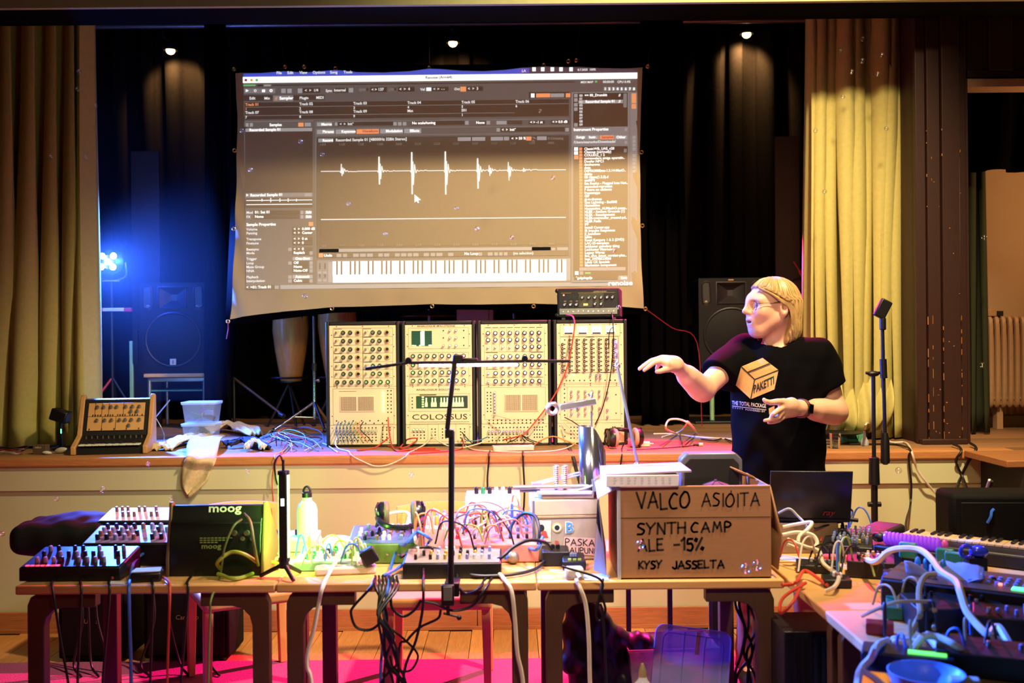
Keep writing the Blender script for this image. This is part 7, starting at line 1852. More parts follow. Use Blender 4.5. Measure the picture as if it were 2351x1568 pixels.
solo('plastic_dome', MB().lathe([(.024, 0), (.026, .02), (.02, .05), (.008, .055)], at(2052, 1365) + Vector((0, 0, .03)), None, 14).lathe([(.02, 0), (.02, .03)], at(2052, 1365), None, 12), mat('green_plastic', '147a2c', .4), 'rounded green plastic dome standing among the dark modules', 'dome')
solo('blue_ball', MB().sph(at(1978, 1318) + Vector((0, 0, .03)), (.022, .022, .029), 14, 10), mat('ball_blue', '2a60e8', .25), 'small blue plastic ball hanging by the brass clip', 'ball')
# front corner: blank of wires, power strip, display unit
q = at(2110, 1495)
t = thing('power_strip', 'pale power strip at the near corner of the right table', 'power strip', (q.x, q.y, TT), rotz=R(-14))
part('body', MB().box(-.07, .09, -.022, .022, 0, .034), mat('strip_white'), t, bev=.008)
for k in range(3): part('socket', MB().lathe([(.016, .034), (.016, .036), (.012, .035)], (-.04 + .045 * k, 0, 0), None, 14), mat('socket_grey'), t)
q = at(2075, 1540)
t = thing('display_unit', 'dark blue unit with a glowing green display near the bottom edge', 'device', (q.x, q.y, TT), rotz=R(-22))
part('body', MB().box(-.10, .12, -.04, .06, 0, .05), mat('unit_navy', '0c1430', .35), t, bev=.006)
part('display', MB().box(.01, .10, -.02, .005, .05, .054), mat('lcd_green2', '70e060', .3, emit='60e050', power=1.8), t)
q = at(2118, 1578)
t = thing('round_dish', 'pale blue round dish holding coiled wire near the bottom edge', 'dish', (q.x, q.y - .02, TT))
part('dish', MB().lathe([(.05, .002), (.075, .02), (.085, .045), (.088, .045), (.078, .016), (.05, 0)], n=24), mat('dish_blue', '7ab0e0', .35), t)
# white connector blocks
for k, (px, py, lb) in enumerate(((2215, 1590, 'white plug block at the bottom edge lit blue'), (2325, 1535, 'pale plug block near the lower right corner'))):
    q = at(px, py); t = thing('plug_block', lb, 'plug', (q.x, q.y, TT), rotz=R(-15))
    part('body', MB().box(-.035, .035, -.02, .02, .0, .035), mat('strip_white'), t, bev=.006); part('prong', MB().cyl((.0, .02, .018), (.0, .04, .02), .004), m_cap, t)

# ================================================================== under the tables at the right
# jacket over a bag
def jacket(p):
    c = P(1360, 1500, 4.0)
    d = sd_cone(p, (c.x - .01, 4.05, .42), (c.x + .03, 4.08, .06), .085, .13)
    d = smin(d, sd_cone(p, (c.x - .05, 4.03, .50), (c.x - .06, 4.0, .30), .045, .07), .05)
    d = smin(d, sd_cone(p, (c.x + .02, 4.06, .38), (c.x + .20, 4.10, .30), .05, .055), .05)
    d = smin(d, sd_cone(p, (c.x + .20, 4.10, .28), (c.x + .12, 4.1, .06), .06, .12), .06)
    d = smin(d, sd_box(p, (c.x - .035, 4.06, .545), (.035, .03, .045), .015), .03)
    return d + .006 * np.sin(p[:, 2] * 46 + p[:, 0] * 60) + .004 * np.sin(p[:, 0] * 95 - p[:, 2] * 30)
c = P(1360, 1500, 4.0)
V, Q = sdf_mesh(jacket, (c.x - .28, 3.80, .012), (c.x + .40, 4.30, .66), .0075)
tag(np_obj('jacket', V, Q, mat('jacket_black', '0b0b10', .4, var=.4), None, 1), 'shiny black jacket heaped over a bag under the front table', 'jacket')
# clear lid leaning on a pink-lit storage box
m_blid = mat('lid_clear_bluelit', 'a8b4ff', .15, alpha=.62, var=.05)  # blue lamp light put into the clear plastic's colour
q0 = P(1572, 1560, 3.86)
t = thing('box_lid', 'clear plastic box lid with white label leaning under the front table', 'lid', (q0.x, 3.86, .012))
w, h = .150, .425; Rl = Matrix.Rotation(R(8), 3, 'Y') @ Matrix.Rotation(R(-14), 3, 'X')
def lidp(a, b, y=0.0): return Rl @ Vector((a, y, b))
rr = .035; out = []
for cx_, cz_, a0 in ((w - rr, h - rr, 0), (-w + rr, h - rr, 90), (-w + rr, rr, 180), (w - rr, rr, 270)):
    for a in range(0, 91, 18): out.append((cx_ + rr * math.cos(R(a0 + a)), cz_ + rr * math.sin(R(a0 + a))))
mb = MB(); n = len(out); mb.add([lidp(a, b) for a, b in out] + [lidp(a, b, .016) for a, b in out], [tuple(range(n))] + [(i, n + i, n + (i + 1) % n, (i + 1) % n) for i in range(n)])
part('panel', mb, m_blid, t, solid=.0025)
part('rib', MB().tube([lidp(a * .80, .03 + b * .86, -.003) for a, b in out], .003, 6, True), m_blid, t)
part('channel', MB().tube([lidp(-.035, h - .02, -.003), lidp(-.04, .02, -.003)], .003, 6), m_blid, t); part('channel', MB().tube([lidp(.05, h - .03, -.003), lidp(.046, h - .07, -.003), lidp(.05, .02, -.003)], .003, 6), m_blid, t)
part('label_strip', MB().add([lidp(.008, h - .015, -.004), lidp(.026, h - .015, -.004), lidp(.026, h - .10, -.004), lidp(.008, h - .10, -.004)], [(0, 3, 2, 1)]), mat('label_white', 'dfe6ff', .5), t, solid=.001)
tub('pink-lit clear storage box on the floor behind the leaning lid', (P(1535, 1560, 4.1).x, 4.12, .012), .36, .24, .31, R(4), 4, 3, m=mat('tub_clear_pinklit', 'e0c8d0', .2, alpha=.35), ml=mat('tub_rim_pinklit', 'e0a8b8', .3, alpha=.7), group=None, lid=False)  # pink light put into the clear plastic and rim colours
t = thing('glass_bulb', 'clear glass bulb with a brass tip beside the leaning lid', 'bulb', (P(1470, 1568, 3.58).x, 3.52, .24))
part('stand', MB().box(-.06, .06, -.05, .05, -.228, 0), m_gblack, t, bev=.004)
part('globe', MB().lathe([(.02, 0), (.05, .02), (.06, .06), (.045, .10), (.02, .125), (.014, .14)], n=20), mat('bulb_clear', 'e8f0ff', .05, alpha=.35), t); part('tip', MB().lathe([(.015, .135), (.013, .16), (.005, .185)], n=12), mat('bolt_brass'), t)
part('filament', MB().sph((0, 0, .07), (.012, .012, .03), 8, 6), mat('bolt_brass'), t)
# thin black stand with two rails
t = thing('keyboard_stand', 'thin black metal stand with upright posts behind the leaning lid', 'stand', (P(1540, 1480, 4.7).x, 4.72, 0))
sx0 = t.location.x
for px in (1443, 1538): part('post', MB().box(P(px, 1400, 4.72).x - sx0 - .011, P(px, 1400, 4.72).x - sx0 + .011, -.011, .011, .012, .70), m_blk, t, bev=.002)
part('post', MB().box(P(1655, 1400, 4.55).x - sx0 - .045, P(1655, 1400, 4.55).x - sx0 + .035, -.19, -.15, .012, .70), m_blk, t, bev=.004)
part('chrome_edge', MB().box(P(1655, 1400, 4.55).x - sx0 - .056, P(1655, 1400, 4.55).x - sx0 - .046, -.18, -.16, .012, .70), m_chrome, t)
part('top_rail', MB().box(P(1443, 1400, 4.72).x - sx0 - .02, P(1655, 1400, 4.55).x - sx0 + .04, -.19, .012, .70, .715), m_blk, t, bev=.003)
# crumpled bag on the floor
q = P(1745, 1560, 3.7)
solo('plastic_bag', MB().add([(q.x + x * .1, 3.75 + y * .08, .014 + max(0, .16 * (1 - abs(x)) * (1 - .6 * abs(y)) + .02 * math.sin(9 * x + 7 * y))) for y in np.linspace(-1, 1, 11) for x in np.linspace(-1, 1, 13)], [(j * 13 + i, j * 13 + i + 1, (j + 1) * 13 + i + 1, (j + 1) * 13 + i) for j in range(10) for i in range(12)]), mat('bag_film', '5060a8', .15, alpha=.8), 'crumpled bluish plastic bag on the floor by the table leg', 'bag', solid=.002, ang=3)
# grille panel under the right table
t = thing('black_crate', 'black slatted crate under the right table catching violet light', 'crate', (P(1870, 1480, 3.35).x, 3.35, .0))
for k in range(7): part('slat', MB().box(-.085 + .027 * k, -.072 + .027 * k, 0, .008, .02, .56), mat('slat_gloss', '16141c', .2), t)
part('frame', MB().box(-.10, .11, .008, .25, .0, .58), m_gblack, t, bev=.004)
# ================================================================== cables
m_cw = mat('cable_white', 'd8cdb8', .45); m_cb = mat('cable_black', '0c0c0d', .45); m_cr = mat('cable_red', 'c8402c', .45); m_cbl = mat('cable_blue', '3a68c8', .4); m_cg = mat('cable_grey', '8c8c88', .45)
m_cy = mat('cable_yellow_green', '9aa83a', .45); m_co = mat('cable_orange', 'd8884a', .45); m_ct = mat('cable_teal', '3a7a98', .4); m_cp = mat('cable_pink', 'd07a88', .4)
SF2 = lambda px, py, h=.005: (lambda p: Vector((p.x, max(p.y, YS - .02), ZS + h)))(PZ(px, py, ZS))
ED = YS - .045
def E(px, py): return P(px, py, ED)         # hanging just in front of the stage wall
def C(px, py): return P(px, py, YC - .03)   # just off the cabinet panels
def K(px, py, d): return P(px, py, d)
# patch cords on the synth panels
for k in range(8):
    x = 775 + 8 * k
    cable([C(x + 3, 968), K(x - 4, 985, YC - .06), K(x + 1 + 2 * k, 1005, YC - .05), C(x + 3 + 3 * k, 1016)], .0028, (m_ct, m_ct, m_ct, m_ct, m_ct, m_cy, m_co, m_cb)[k], ('%s blue patch cord from the left on the leftmost cabinet' % ('first second third fourth fifth'.split()[k]) if k < 5 else 'yellow-green patch cord on the leftmost cabinet' if k == 5 else 'orange patch cord on the leftmost cabinet' if k == 6 else 'black patch cord on the leftmost cabinet'), name='patch_cable', group='patch cords on the leftmost cabinet', cat='patch cord')
cable([C(776, 1000), K(770, 1018, YC - .1), SF2(778, 1032), SF2(800, 1038), E(830, 1058), E(862, 1070), E(895, 1066), E(925, 1052), SF2(950, 1036), K(975, 1020, YC - .08), C(991, 1004)], .0036, m_cw, 'white cable looping over the stage edge below the leftmost cabinet')
cable([C(891, 958), K(893, 985, YC - .06), K(897, 1010, YC - .07), SF2(902, 1030), SF2(915, 1037), SF2(960, 1032), SF2(1000, 1032)], .0042, m_cr, 'red cable hanging from the leftmost cabinet to the stage')
cable([SF2(820, 1036), SF2(860, 1030), K(892, 1005, YC - .08)], .0042, m_cr, 'red cable running left along the stage from the first cabinet')
cable([SF2(885, 1024), SF2(925, 1032, .01), SF2(955, 1024, .03), K(955, 1006, YC - .12), K(938, 1008, YC - .1), SF2(930, 1022, .02), SF2(925, 1034), SF2(1010, 1036)], .0042, m_cr, 'red cable with a loop lying before the second cabinet')
cable([C(990, 992), K(1000, 1008, YC - .08), SF2(1030, 1026), SF2(1060, 1030), K(1110, 1015, YC - .1), K(1145, 1000, YC - .06), C(1154, 986)], .004, m_cw, 'white cable slung between the second and third cabinets')
cable([C(1059, 1008), SF2(1066, 1022), SF2(1085, 1034), SF2(1130, 1038), SF2(1200, 1040), SF2(1280, 1036), K(1320, 1018, YC - .1), K(1322, 1000, YC - .08), C(1295, 968)], .004, m_cw, 'long white cable lying before the third and fourth cabinets')
cable([C(1060, 1005), C(1064, 1020), SF2(1055, 1033), SF2(1000, 1040), SF2(940, 1044)], .0042, m_cr, 'red cable going down from the second cabinet')
cable([C(1064, 998), K(1070, 1010, YC - .07), K(1095, 1012, YC - .08), C(1120, 1003)], .0034, m_ct, 'teal cable linking the second and third cabinets')
cable([C(1060, 992), K(1072, 1006, YC - .06), C(1086, 1020)], .003, m_cb, 'short black cord on the second cabinet')
cable([P(1300, 722, 5.9), K(1316, 728, 5.85), K(1318, 760, YC - .06), K(1300, 850, YC - .06), K(1265, 920, YC - .06), K(1215, 985, YC - .06), K(1195, 1000, YC - .06), C(1155, 1010)], .0042, m_co if 0 else m_cr, 'red cable hanging from the echo unit across to the third cabinet')
cable([P(1404, 718, 5.9), K(1407, 735, 5.84), K(1408, 790, YC - .05), K(1400, 870, YC - .05), K(1382, 940, YC - .05), C(1366, 975)], .0032, m_cb, 'thin black cable hanging from the echo unit over the rightmost cabinet')
cable([C(1397, 800), K(1399, 765, YC - .05), K(1406, 752, YC - .05), K(1410, 765, YC - .05)], .0026, m_cb, 'short black cord looped on the rightmost cabinet')
cable([C(1127, 952), K(1150, 956, YC - .05), K(1185, 970, YC - .06), K(1195, 1000, YC - .06), C(1198, 1012)], .0036, m_cw, 'white cord arching across the third cabinet')
for k, (x, y) in enumerate(((1165, 1016), (1205, 1012), (1225, 1016), (1245, 1018))):
    cable([C(1197, 998), K((1197 + x) / 2, (998 + y) / 2 + 3, YC - .07), C(x, y)], .003, m_cb, ('leftmost', 'second', 'third', 'rightmost')[k] + ' of four black cords fanning out on the third cabinet', name='patch_cable', cat='patch cord', group='black cords on the third cabinet')
cable([C(1296, 958), K(1312, 966, YC - .05), C(1330, 978)], .003, m_cb, 'short black cord on the left of the rightmost cabinet')
cable([SF2(1225, 1028, .01), K(1240, 1012, YC - .15), K(1270, 1002, YC - .15), K(1300, 1012, YC - .14), SF2(1345, 1030), SF2(1400, 1034)], .004, m_co, 'orange cable arching between the power strip and the cut can')
# power strip and black cable lying on the stage
t = thing('power_strip', 'tilted pale power strip at the stage edge under the third cabinet', 'power strip', (P(1178, 1028, 5.6).x, 5.56, ZS + .004), rotz=R(10))
part('body', MB().box(-.115, .115, -.022, .03, .0, .03), mat('strip_white'), t, bev=.004)
part('slot_row', MB().box(-.10, .10, -.005, .016, .03, .0315), mat('slot_tan', '9a7a5a', .6), t)
part('label_plate', MB().box(.04, .09, .0, .012, .0315, .0325), m_ink, t)
cable([SF2(700, 1038, .01), SF2(740, 1020), SF2(775, 1040)], .0035, m_cw, 'pale cable end beside the first cabinet foot')
cable([SF2(1125, 1040, .01), E(1122, 1062), E(1119, 1100), E(1121, 1150), E(1122, 1185)], .005, m_cb, 'black cable hanging down the stage wall, left of two under the third cabinet')
cable([SF2(1201, 1040, .01), E(1201, 1062), E(1204, 1120), E(1203, 1160), E(1202, 1200)], .005, m_cb, 'black cable hanging down the stage wall, right of two under the third cabinet')
sp_ = spline([SF2(1305, 1028, .01), E(1316, 1050), E(1322, 1075), E(1332, 1112)], 12); cl_ = []
for i, p in enumerate(sp_):
    for k in range(6): cl_.append(p + Vector((.008 * math.cos(k * 1.05), -.008 * math.sin(k * 1.05), -.0001 * k)))
solo('coiled_cable', MB().tube(cl_, .0032, 5), m_cb, 'coiled black cable hanging over the stage edge behind the can', 'cable')
cable([K(1440, 1010, 5.62), SF2(1428, 1030), E(1428, 1045), E(1424, 1070), E(1417, 1090)], .004, mat('cable_black'), 'black lead of the pink-lit headphones hanging over the stage edge')
cable([SF2(1500, 998), SF2(1540, 998), SF2(1600, 1005), SF2(1680, 1010)], .006, m_cw, 'white cable running right from the white adapter along the stage')
cable([SF2(1555, 1000, .01), K(1530, 985, 5.75), K(1535, 965, 5.75), K(1560, 963, 5.75), K(1585, 975, 5.75), SF2(1600, 1000, .01)], .006, m_cw, 'white cable loop standing up on the stage left of the person')
cable([SF2(1520, 1005), SF2(1560, 998, .02), K(1575, 975, 5.8), K(1580, 968, 5.8), SF2(1598, 995)], .005, m_cw, 'second white cable curl beside the standing loop')
cable([SF2(1440, 1035), SF2(1520, 1031), SF2(1595, 1025)], .003, m_cb, 'thin black microphone cable on the pink-lit stage')
t = thing('microphone_plug', 'black and silver plug at the end of the thin stage cable', 'plug', SF2(1600, 1025, .011))
part('sleeve', MB().cyl((-.02, 0, 0), (.01, 0, 0), .006, .010), m_cb, t); part('tip', MB().cyl((.01, 0, 0), (.034, 0, 0), .010), mat('plug_cream', 'd8c8a0', .4), t)
cable([SF2(1610, 1010), SF2(1640, 1016, .012), SF2(1660, 1008), SF2(1680, 1018, .01)], .004, m_cb, 'curly black cable on the stage beside the person')
cable([SF2(1888, 1018), SF2(1930, 1018), SF2(1960, 1012), SF2(1990, 1016)], .007, m_cw, 'thick white cable lying on the stage behind the glass')
cable([SF2(1890, 1000, .01), SF2(1910, 990, .03), SF2(1945, 1008, .012)], .006, m_cw, 'white cable curving behind the drinking glass')
cable([K(1986, 985, 5.7), K(1990, 972, 5.65), SF2(2005, 990, .03), SF2(2040, 1015), SF2(2078, 1018), E(2092, 1035), E(2105, 1075), E(2125, 1105), E(2160, 1145), P(2200, 1172, 5.1), P(2238, 1190, 4.6), (P(2260, 1196, 4.3).x, 4.25, .955)], .0062, m_cw, 'long white cable from the grey plug draping over the stage edge to the right')
cable([SF2(1950, 1022), SF2(2050, 1022), SF2(2078, 1030, .012), E(2086, 1050), E(2092, 1110), E(2090, 1160), P(2082, 1190, 4.9), P(2080, 1215, 4.3), (P(2080, 1230, 4.2).x, 4.16, TT + .01)], .0058, m_cb, 'black cable hanging over the stage edge left of the white draping one')
cable([SF2(2185, 1026, .02), E(2195, 1060), E(2212, 1100), P(2230, 1150, 5.1), P(2248, 1188, 4.4), (P(2252, 1195, 4.3).x + .01, 4.22, .955)], .0068, m_cb, 'black cable crossing down right at the stage corner')
cable([SF2(2228, 1026, .02), E(2220, 1065), E(2200, 1110), P(2186, 1160, 5.0), P(2178, 1210, 4.4), (P(2172, 1245, 4.25).x, 4.24, TT + .01)], .0075, m_cb, 'thick black cable crossing down left at the stage corner')
# tangle of thin wires left of the first cabinet
rn = random.Random(12)
for k in range(16):
    x0, x1 = rn.uniform(585, 660), rn.uniform(650, 745); m_ = (m_cb, m_cr, m_cb, m_cb, m_cr, m_cg, m_cy)[k % 7]
    up_ = rn.uniform(.01, .10); a, b = SF2(x0, rn.uniform(1000, 1038)), SF2(x1, rn.uniform(1005, 1040))
    mid_ = (a + b) / 2 + Vector((rn.uniform(-.08, .08), rn.uniform(-.03, .06), up_))
    mid_.y = max(mid_.y, YS + .03)
    nm_ = {m_cb.name: 'thin black wire', m_cr.name: 'thin red wire', m_cg.name: 'thin grey wire', m_cy.name: 'thin yellow wire'}[m_.name]
    cable([a, (a + mid_) / 2 + Vector((0, 0, .03)), mid_, (b + mid_) / 2 + Vector((.02, 0, .01)), b], .0026, m_, nm_ + ' in the tangle left of the synth cabinets', name='wire', group='tangled wires left of the cabinets', cat='wire')
cable([SF2(660, 1020, .01), SF2(650, 1034, .01), E(640, 1050), E(628, 1075), E(625, 1110), E(628, 1160)], .0032, m_cr, 'thin red wire hanging over the stage edge beside the tube light')
cable([SF2(668, 1018, .01), SF2(655, 1036, .01), E(632, 1060), E(628, 1090), E(635, 1112)], .003, m_cy, 'thin green wire hanging over the stage edge beside the tube light')

# ---- table cables
def T(px, py, h=.008): q = PZ(px, py, TT); return Vector((q.x, min(max(q.y, 3.46), 4.3), TT + h))
def D_(px, py, d=3.47): return P(px, py, d)
YF_ = 3.47
cable([D_(560, 1180, 3.60), D_(575, 1200, 3.55), D_(585, 1260, 3.53), T(600, 1315), T(640, 1310)], .006, mat('cable_olive', '6a7a3a', .45), 'olive cable plugged into the back of the black synth case')
cable([D_(555, 1192, 3.60), D_(535, 1210, 3.56), D_(515, 1260, 3.55), T(505, 1330), D_(485, 1375), D_(482, 1420), D_(478, 1600)], .004, mat('cable_olive'), 'thin cable from the synth case dropping over the table edge')
cable([T(505, 1325, .03), D_(500, 1290, 3.56), D_(530, 1268, 3.57), D_(560, 1272, 3.57), D_(590, 1290, 3.6)], .007, m_cy, 'green loop of cable standing before the synth case')
cable([T(500, 1330, .02), T(540, 1335, .01), T(590, 1318, .01), T(625, 1300, .02), T(660, 1290, .03)], .007, m_cy, 'green cable lying on the table before the synth case')
cable([T(520, 1310, .03), T(570, 1304, .04), T(640, 1306, .02)], .006, m_cy, 'straight green cable under the synth case')
cable([T(520, 1300, .05), T(580, 1296, .055), T(650, 1292, .03)], .006, m_cg, 'grey cable parallel to the straight green one')
cable([T(345, 1290, .05), T(310, 1312, .04), T(300, 1330, .012), D_(296, 1350), D_(297, 1420), D_(300, 1500), D_(302, 1600)], .006, m_cbl, 'blue cable pair falling over the left table edge')
cable([T(258, 1335, .012), T(262, 1310, .035), T(300, 1302, .03)], .005, m_cr, 'short red cable arching left of the shining box')
cable([T(372, 1330, .01), T(388, 1342, .006), D_(390, 1370), D_(388, 1430), D_(384, 1600)], .0045, m_cr, 'dark red cable over the edge right of the shining box')
for k, (px, x2, y2) in enumerate(((120, 160, 1600), (185, 178, 1600), (250, 235, 1600), (350, 345, 1600), (430, 415, 1600))):
    cable([T(px + 15, 1322, .012), T(px, 1342, .008), D_(px + 2, 1358), D_((px + x2) / 2, (1358 + y2) / 2), D_(x2, y2)], .0045, m_cb, ('black cable hanging off the left table, %s from the left' % ('first', 'second', 'third', 'fourth', 'fifth')[k]), group='black cables off the left table')
for k, (x0, x1) in enumerate(((180, 165), (195, 205), (215, 250), (380, 410), (345, 320), (460, 480))):
    a = P(x0, 1462, 4.75); cable([(a.x, 4.78, .42), (a.x + .02, 4.75, .25), (P(x1, 1500, 4.7).x, 4.72, .06), (P(x1, 1500, 4.7).x + .06, 4.66, .018)], .006, m_cb, 'black floor cable below the amplifiers, %s from the left' % ('first', 'second', 'third', 'fifth', 'fourth', 'sixth')[k], group='floor cables below the amplifiers')
# white cables off the middle table
cable([T(790, 1290, .04), T(765, 1320, .03), D_(742, 1345, 3.46), D_(732, 1385, 3.46), D_(722, 1440, 3.46), D_(708, 1490, 3.46), D_(705, 1530, 3.46), D_(716, 1580, 3.46)], .0075, m_cw, 'white mains cable falling from the middle table beside its leg')
cable([T(1135, 1318, .02), T(1160, 1338, .008), D_(1175, 1360, 3.46), D_(1182, 1420, 3.46), D_(1188, 1500, 3.46), D_(1202, 1580, 3.46)], .0075, m_cw, 'white mains cable falling before the right leg of the middle table')
cable([Vector((P(1322, 1325, 3.48).x, 3.482, TT + .012)), D_(1332, 1350, 3.46), D_(1345, 1390, 3.46), D_(1352, 1470, 3.46), D_(1355, 1580, 3.46)], .0075, m_cw, 'white mains cable falling from the white plug block')
cable([T(880, 1240, .10), T(905, 1238, .115), T(940, 1240, .11), D_(955, 1245, 3.7)], .007, m_cw, 'white cable curving over the green desktop synth')
cable([D_(955, 1220, 3.66), D_(930, 1250, 3.62), T(915, 1290, .06), T(898, 1312, .02), D_(890, 1350), D_(884, 1400), D_(880, 1470), D_(874, 1568)], .0055, m_cbl, 'blue cable falling from the middle table into the black bundle')
cable([D_(960, 1220, 3.66), D_(985, 1235, 3.6), T(985, 1280, .06), T(930, 1312, .03), T(880, 1330, .012)], .006, m_cbl, 'blue cable arching over the dark mixer')
cable([D_(965, 1222, 3.66), T(972, 1270, .1), D_(972, 1330, 3.47), D_(970, 1400), D_(955, 1470), D_(925, 1568)], .005, m_cb, 'dark cable hanging straight down before the pink chair')
cable([T(920, 1310, .05), T(960, 1300, .07), T(1010, 1300, .06), T(1050, 1310, .03), T(1090, 1302, .05), D_(1140, 1285, 3.6), D_(1180, 1255, 3.62), D_(1215, 1240, 3.64), D_(1250, 1245, 3.66), D_(1265, 1262, 3.7)], .007, m_cb, 'thick black cable snaking across the dark mixer to the pedals')
cable([D_(1172, 1235, 3.7), D_(1175, 1205, 3.75), D_(1200, 1180, 3.78), D_(1228, 1185, 3.74), D_(1238, 1215, 3.7), D_(1236, 1250, 3.68)], .0065, m_cb, 'black cable loop standing left of the sticker case')
cable([T(1160, 1300, .03), T(1200, 1280, .04), D_(1232, 1262, 3.66), D_(1246, 1232, 3.68)], .006, m_cbl, 'blue-lit cable leading to the sticker case')
cable([T(1060, 1325, .02), T(1100, 1330, .012), T(1180, 1326, .012), T(1235, 1312, .014), T(1262, 1290, .03)], .006, m_cb, 'black cable lying along the edge of the middle table')
cable([T(1140, 1320, .02), D_(1115, 1350), D_(1085, 1390), D_(1040, 1402), D_(1000, 1386), D_(968, 1380)], .0048, m_cb, 'black cable swagged under the light stand controller')
cable([T(1052, 1300, .05), T(1050, 1325, .02), D_(1052, 1345), D_(1070, 1362), D_(1100, 1350), T(1125, 1320, .02)], .005, m_cb, 'black loop hanging off the table edge right of the light stand')
cable([T(860, 1335, .01), D_(850, 1350), D_(812, 1392), D_(806, 1410), D_(818, 1440), D_(850, 1446), D_(880, 1425)], .0048, m_cb, 'black loop hanging left of the cable bundle')
cable([T(900, 1332, .01), D_(898, 1360), D_(900, 1395), D_(925, 1415), D_(950, 1402), D_(967, 1378)], .0048, m_cb, 'black swag hanging before the pink chair seat')
rn = random.Random(77)
for k in range(7):
    x = 862 + 8 * k; lab = 'black cable in the bundle hanging off the middle table'
    pts = [T(x, 1330, .012), D_(x + 2, 1352), D_(878 + rn.uniform(-12, 16), 1410, 3.46 - .012 * k), D_(880 + rn.uniform(-8, 26), 1460, 3.46 - .012 * k), D_(890 + rn.uniform(-20, 60), 1520, 3.45), D_(890 + rn.uniform(-40, 60), 1590, 3.45)]
    cable(pts, .0046, m_cb, lab, group='bundle of black cables off the middle table')
cable([D_(893, 1440), D_(925, 1465), D_(955, 1495), D_(958, 1515), D_(940, 1540), D_(905, 1535), D_(895, 1505)], .004, m_cb, 'black cable coil in front of the pink rug')
cable([D_(1012, 1400), D_(1005, 1420), D_(965, 1440), D_(935, 1470), D_(915, 1510)], .0045, m_cb, 'black cable slanting from the controller to the bundle')
cable([K(1290, 1300, 3.46), D_(1378, 1330), D_(1376, 1370), D_(1368, 1400), D_(1385, 1420)], .0045, m_cb, 'black cord hanging below the cardboard box corner')
cable([T(1385, 1335, .01), D_(1380, 1360), D_(1390, 1400), D_(1378, 1425), D_(1368, 1410), D_(1378, 1370)], .0045, m_cb, 'black cord loop below the box corner')
# dense small patch cords over the patch synths
cols = [m_cbl, m_cw, m_cr, m_cy, m_cb, m_cp, m_cg, m_co]
for k in range(34):
    x0, x1 = rn.uniform(950, 1210), rn.uniform(950, 1230); x1 = x0 + max(-90, min(90, x1 - x0)); d0 = rn.uniform(3.66, 3.98)
    a = P(x0, 1240, d0); b = P(x1, 1240, d0 + rn.uniform(-.08, .08)); za, zb = TT + .09 + rn.uniform(0, .06), TT + .085 + rn.uniform(0, .06); h = rn.uniform(.03, .09)
    m_ = cols[k % 8]; nm_ = ('blue', 'white', 'red', 'yellow-green', 'black', 'pink', 'grey', 'orange')[k % 8]
    cable([(a.x, a.y, za), (a.x * .8 + b.x * .2, a.y - .01, za + h), (a.x * .2 + b.x * .8, b.y - .01, zb + h), (b.x, b.y, zb)], .0034, m_, nm_ + ' patch cord among those over the salmon patch synth', name='patch_cable', cat='patch cord', group='patch cords over the salmon synth')
for k in range(16):
    x0 = rn.uniform(690, 850); x1 = x0 + rn.uniform(-70, 70); d0 = rn.uniform(3.62, 3.8); a = P(x0, 1280, d0); b = P(x1, 1280, d0 + rn.uniform(-.05, .05)); h = rn.uniform(.02, .07)
    m_ = (m_cw, m_cbl, m_cy, m_cg)[k % 4]; nm_ = ('white', 'blue', 'yellow-green', 'grey')[k % 4]
    cable([(a.x, a.y, TT + .06), (a.x * .7 + b.x * .3, a.y, TT + .06 + h), (a.x * .3 + b.x * .7, b.y, TT + .05 + h), (b.x, b.y, TT + .03)], .0034, m_, nm_ + ' patch cord among those over the pale module board', name='patch_cable', cat='patch cord', group='patch cords over the module board')
# ---- right-table cables
def G(px, py, d): return P(px, py, d)
cable([G(1796, 1228, 3.75), G(1830, 1222, 3.75), G(1865, 1228, 3.74), G(1876, 1246, 3.72), G(1866, 1258, 3.70), G(1832, 1258, 3.7), G(1808, 1250, 3.7)], .0075, m_cw, 'white cable loop beside the cardboard box on the right table')
cable([G(1797, 1210, 3.8), G(1830, 1203, 3.8), G(1863, 1199, 3.8), G(1855, 1215, 3.76), G(1836, 1230, 3.72), G(1832, 1245, 3.7)], .007, m_cw, 'white cable bending sharply right of the cardboard box')
cable([G(1808, 1238, 3.72), G(1850, 1255, 3.68), G(1880, 1265, 3.62), G(1888, 1290, 3.58), at(1900, 1322) + Vector((0, 0, .03)), at(1925, 1345) + Vector((0, 0, .035)), at(1918, 1366) + Vector((0, 0, .03)), at(1895, 1366) + Vector((0, 0, .012))], .0072, m_cw, 'long white cable snaking down the right table')
cable([G(1787, 1178, 3.85), G(1812, 1168, 3.85), G(1832, 1185, 3.83), G(1850, 1205, 3.8), G(1860, 1230, 3.78)], .005, m_cg, 'thin pale cable arching behind the cardboard box')
cable([at(1983, 1320) + Vector((0, 0, .06)), G(2010, 1290, 3.35), G(2040, 1266, 3.3), G(2075, 1259, 3.25), G(2115, 1264, 3.2), G(2140, 1285, 3.1), G(2160, 1312, 3.0), G(2195, 1335, 2.9), G(2205, 1360, 2.82), G(2218, 1400, 2.75), G(2235, 1425, 2.7), G(2265, 1455, 2.62), G(2300, 1475, 2.6)], .0105, m_cw, 'thick pale cable arching over the dark modules, lit blue')
cable([G(2150, 1318, 2.95), G(2125, 1322, 2.95), G(2112, 1345, 2.92), G(2110, 1380, 2.88), G(2113, 1410, 2.84), at(2105, 1450) + Vector((0, 0, .03)), at(2092, 1470) + Vector((0, 0, .02))], .0085, mat('cable_tan', 'a89468', .5), 'tan cable looping down to the pale power strip')
cable([G(2145, 1400, 2.75), at(2148, 1440) + Vector((0, 0, .04)), at(2145, 1468) + Vector((0, 0, .03))], .007, mat('cable_tan'), 'short tan cable right of the tan loop')
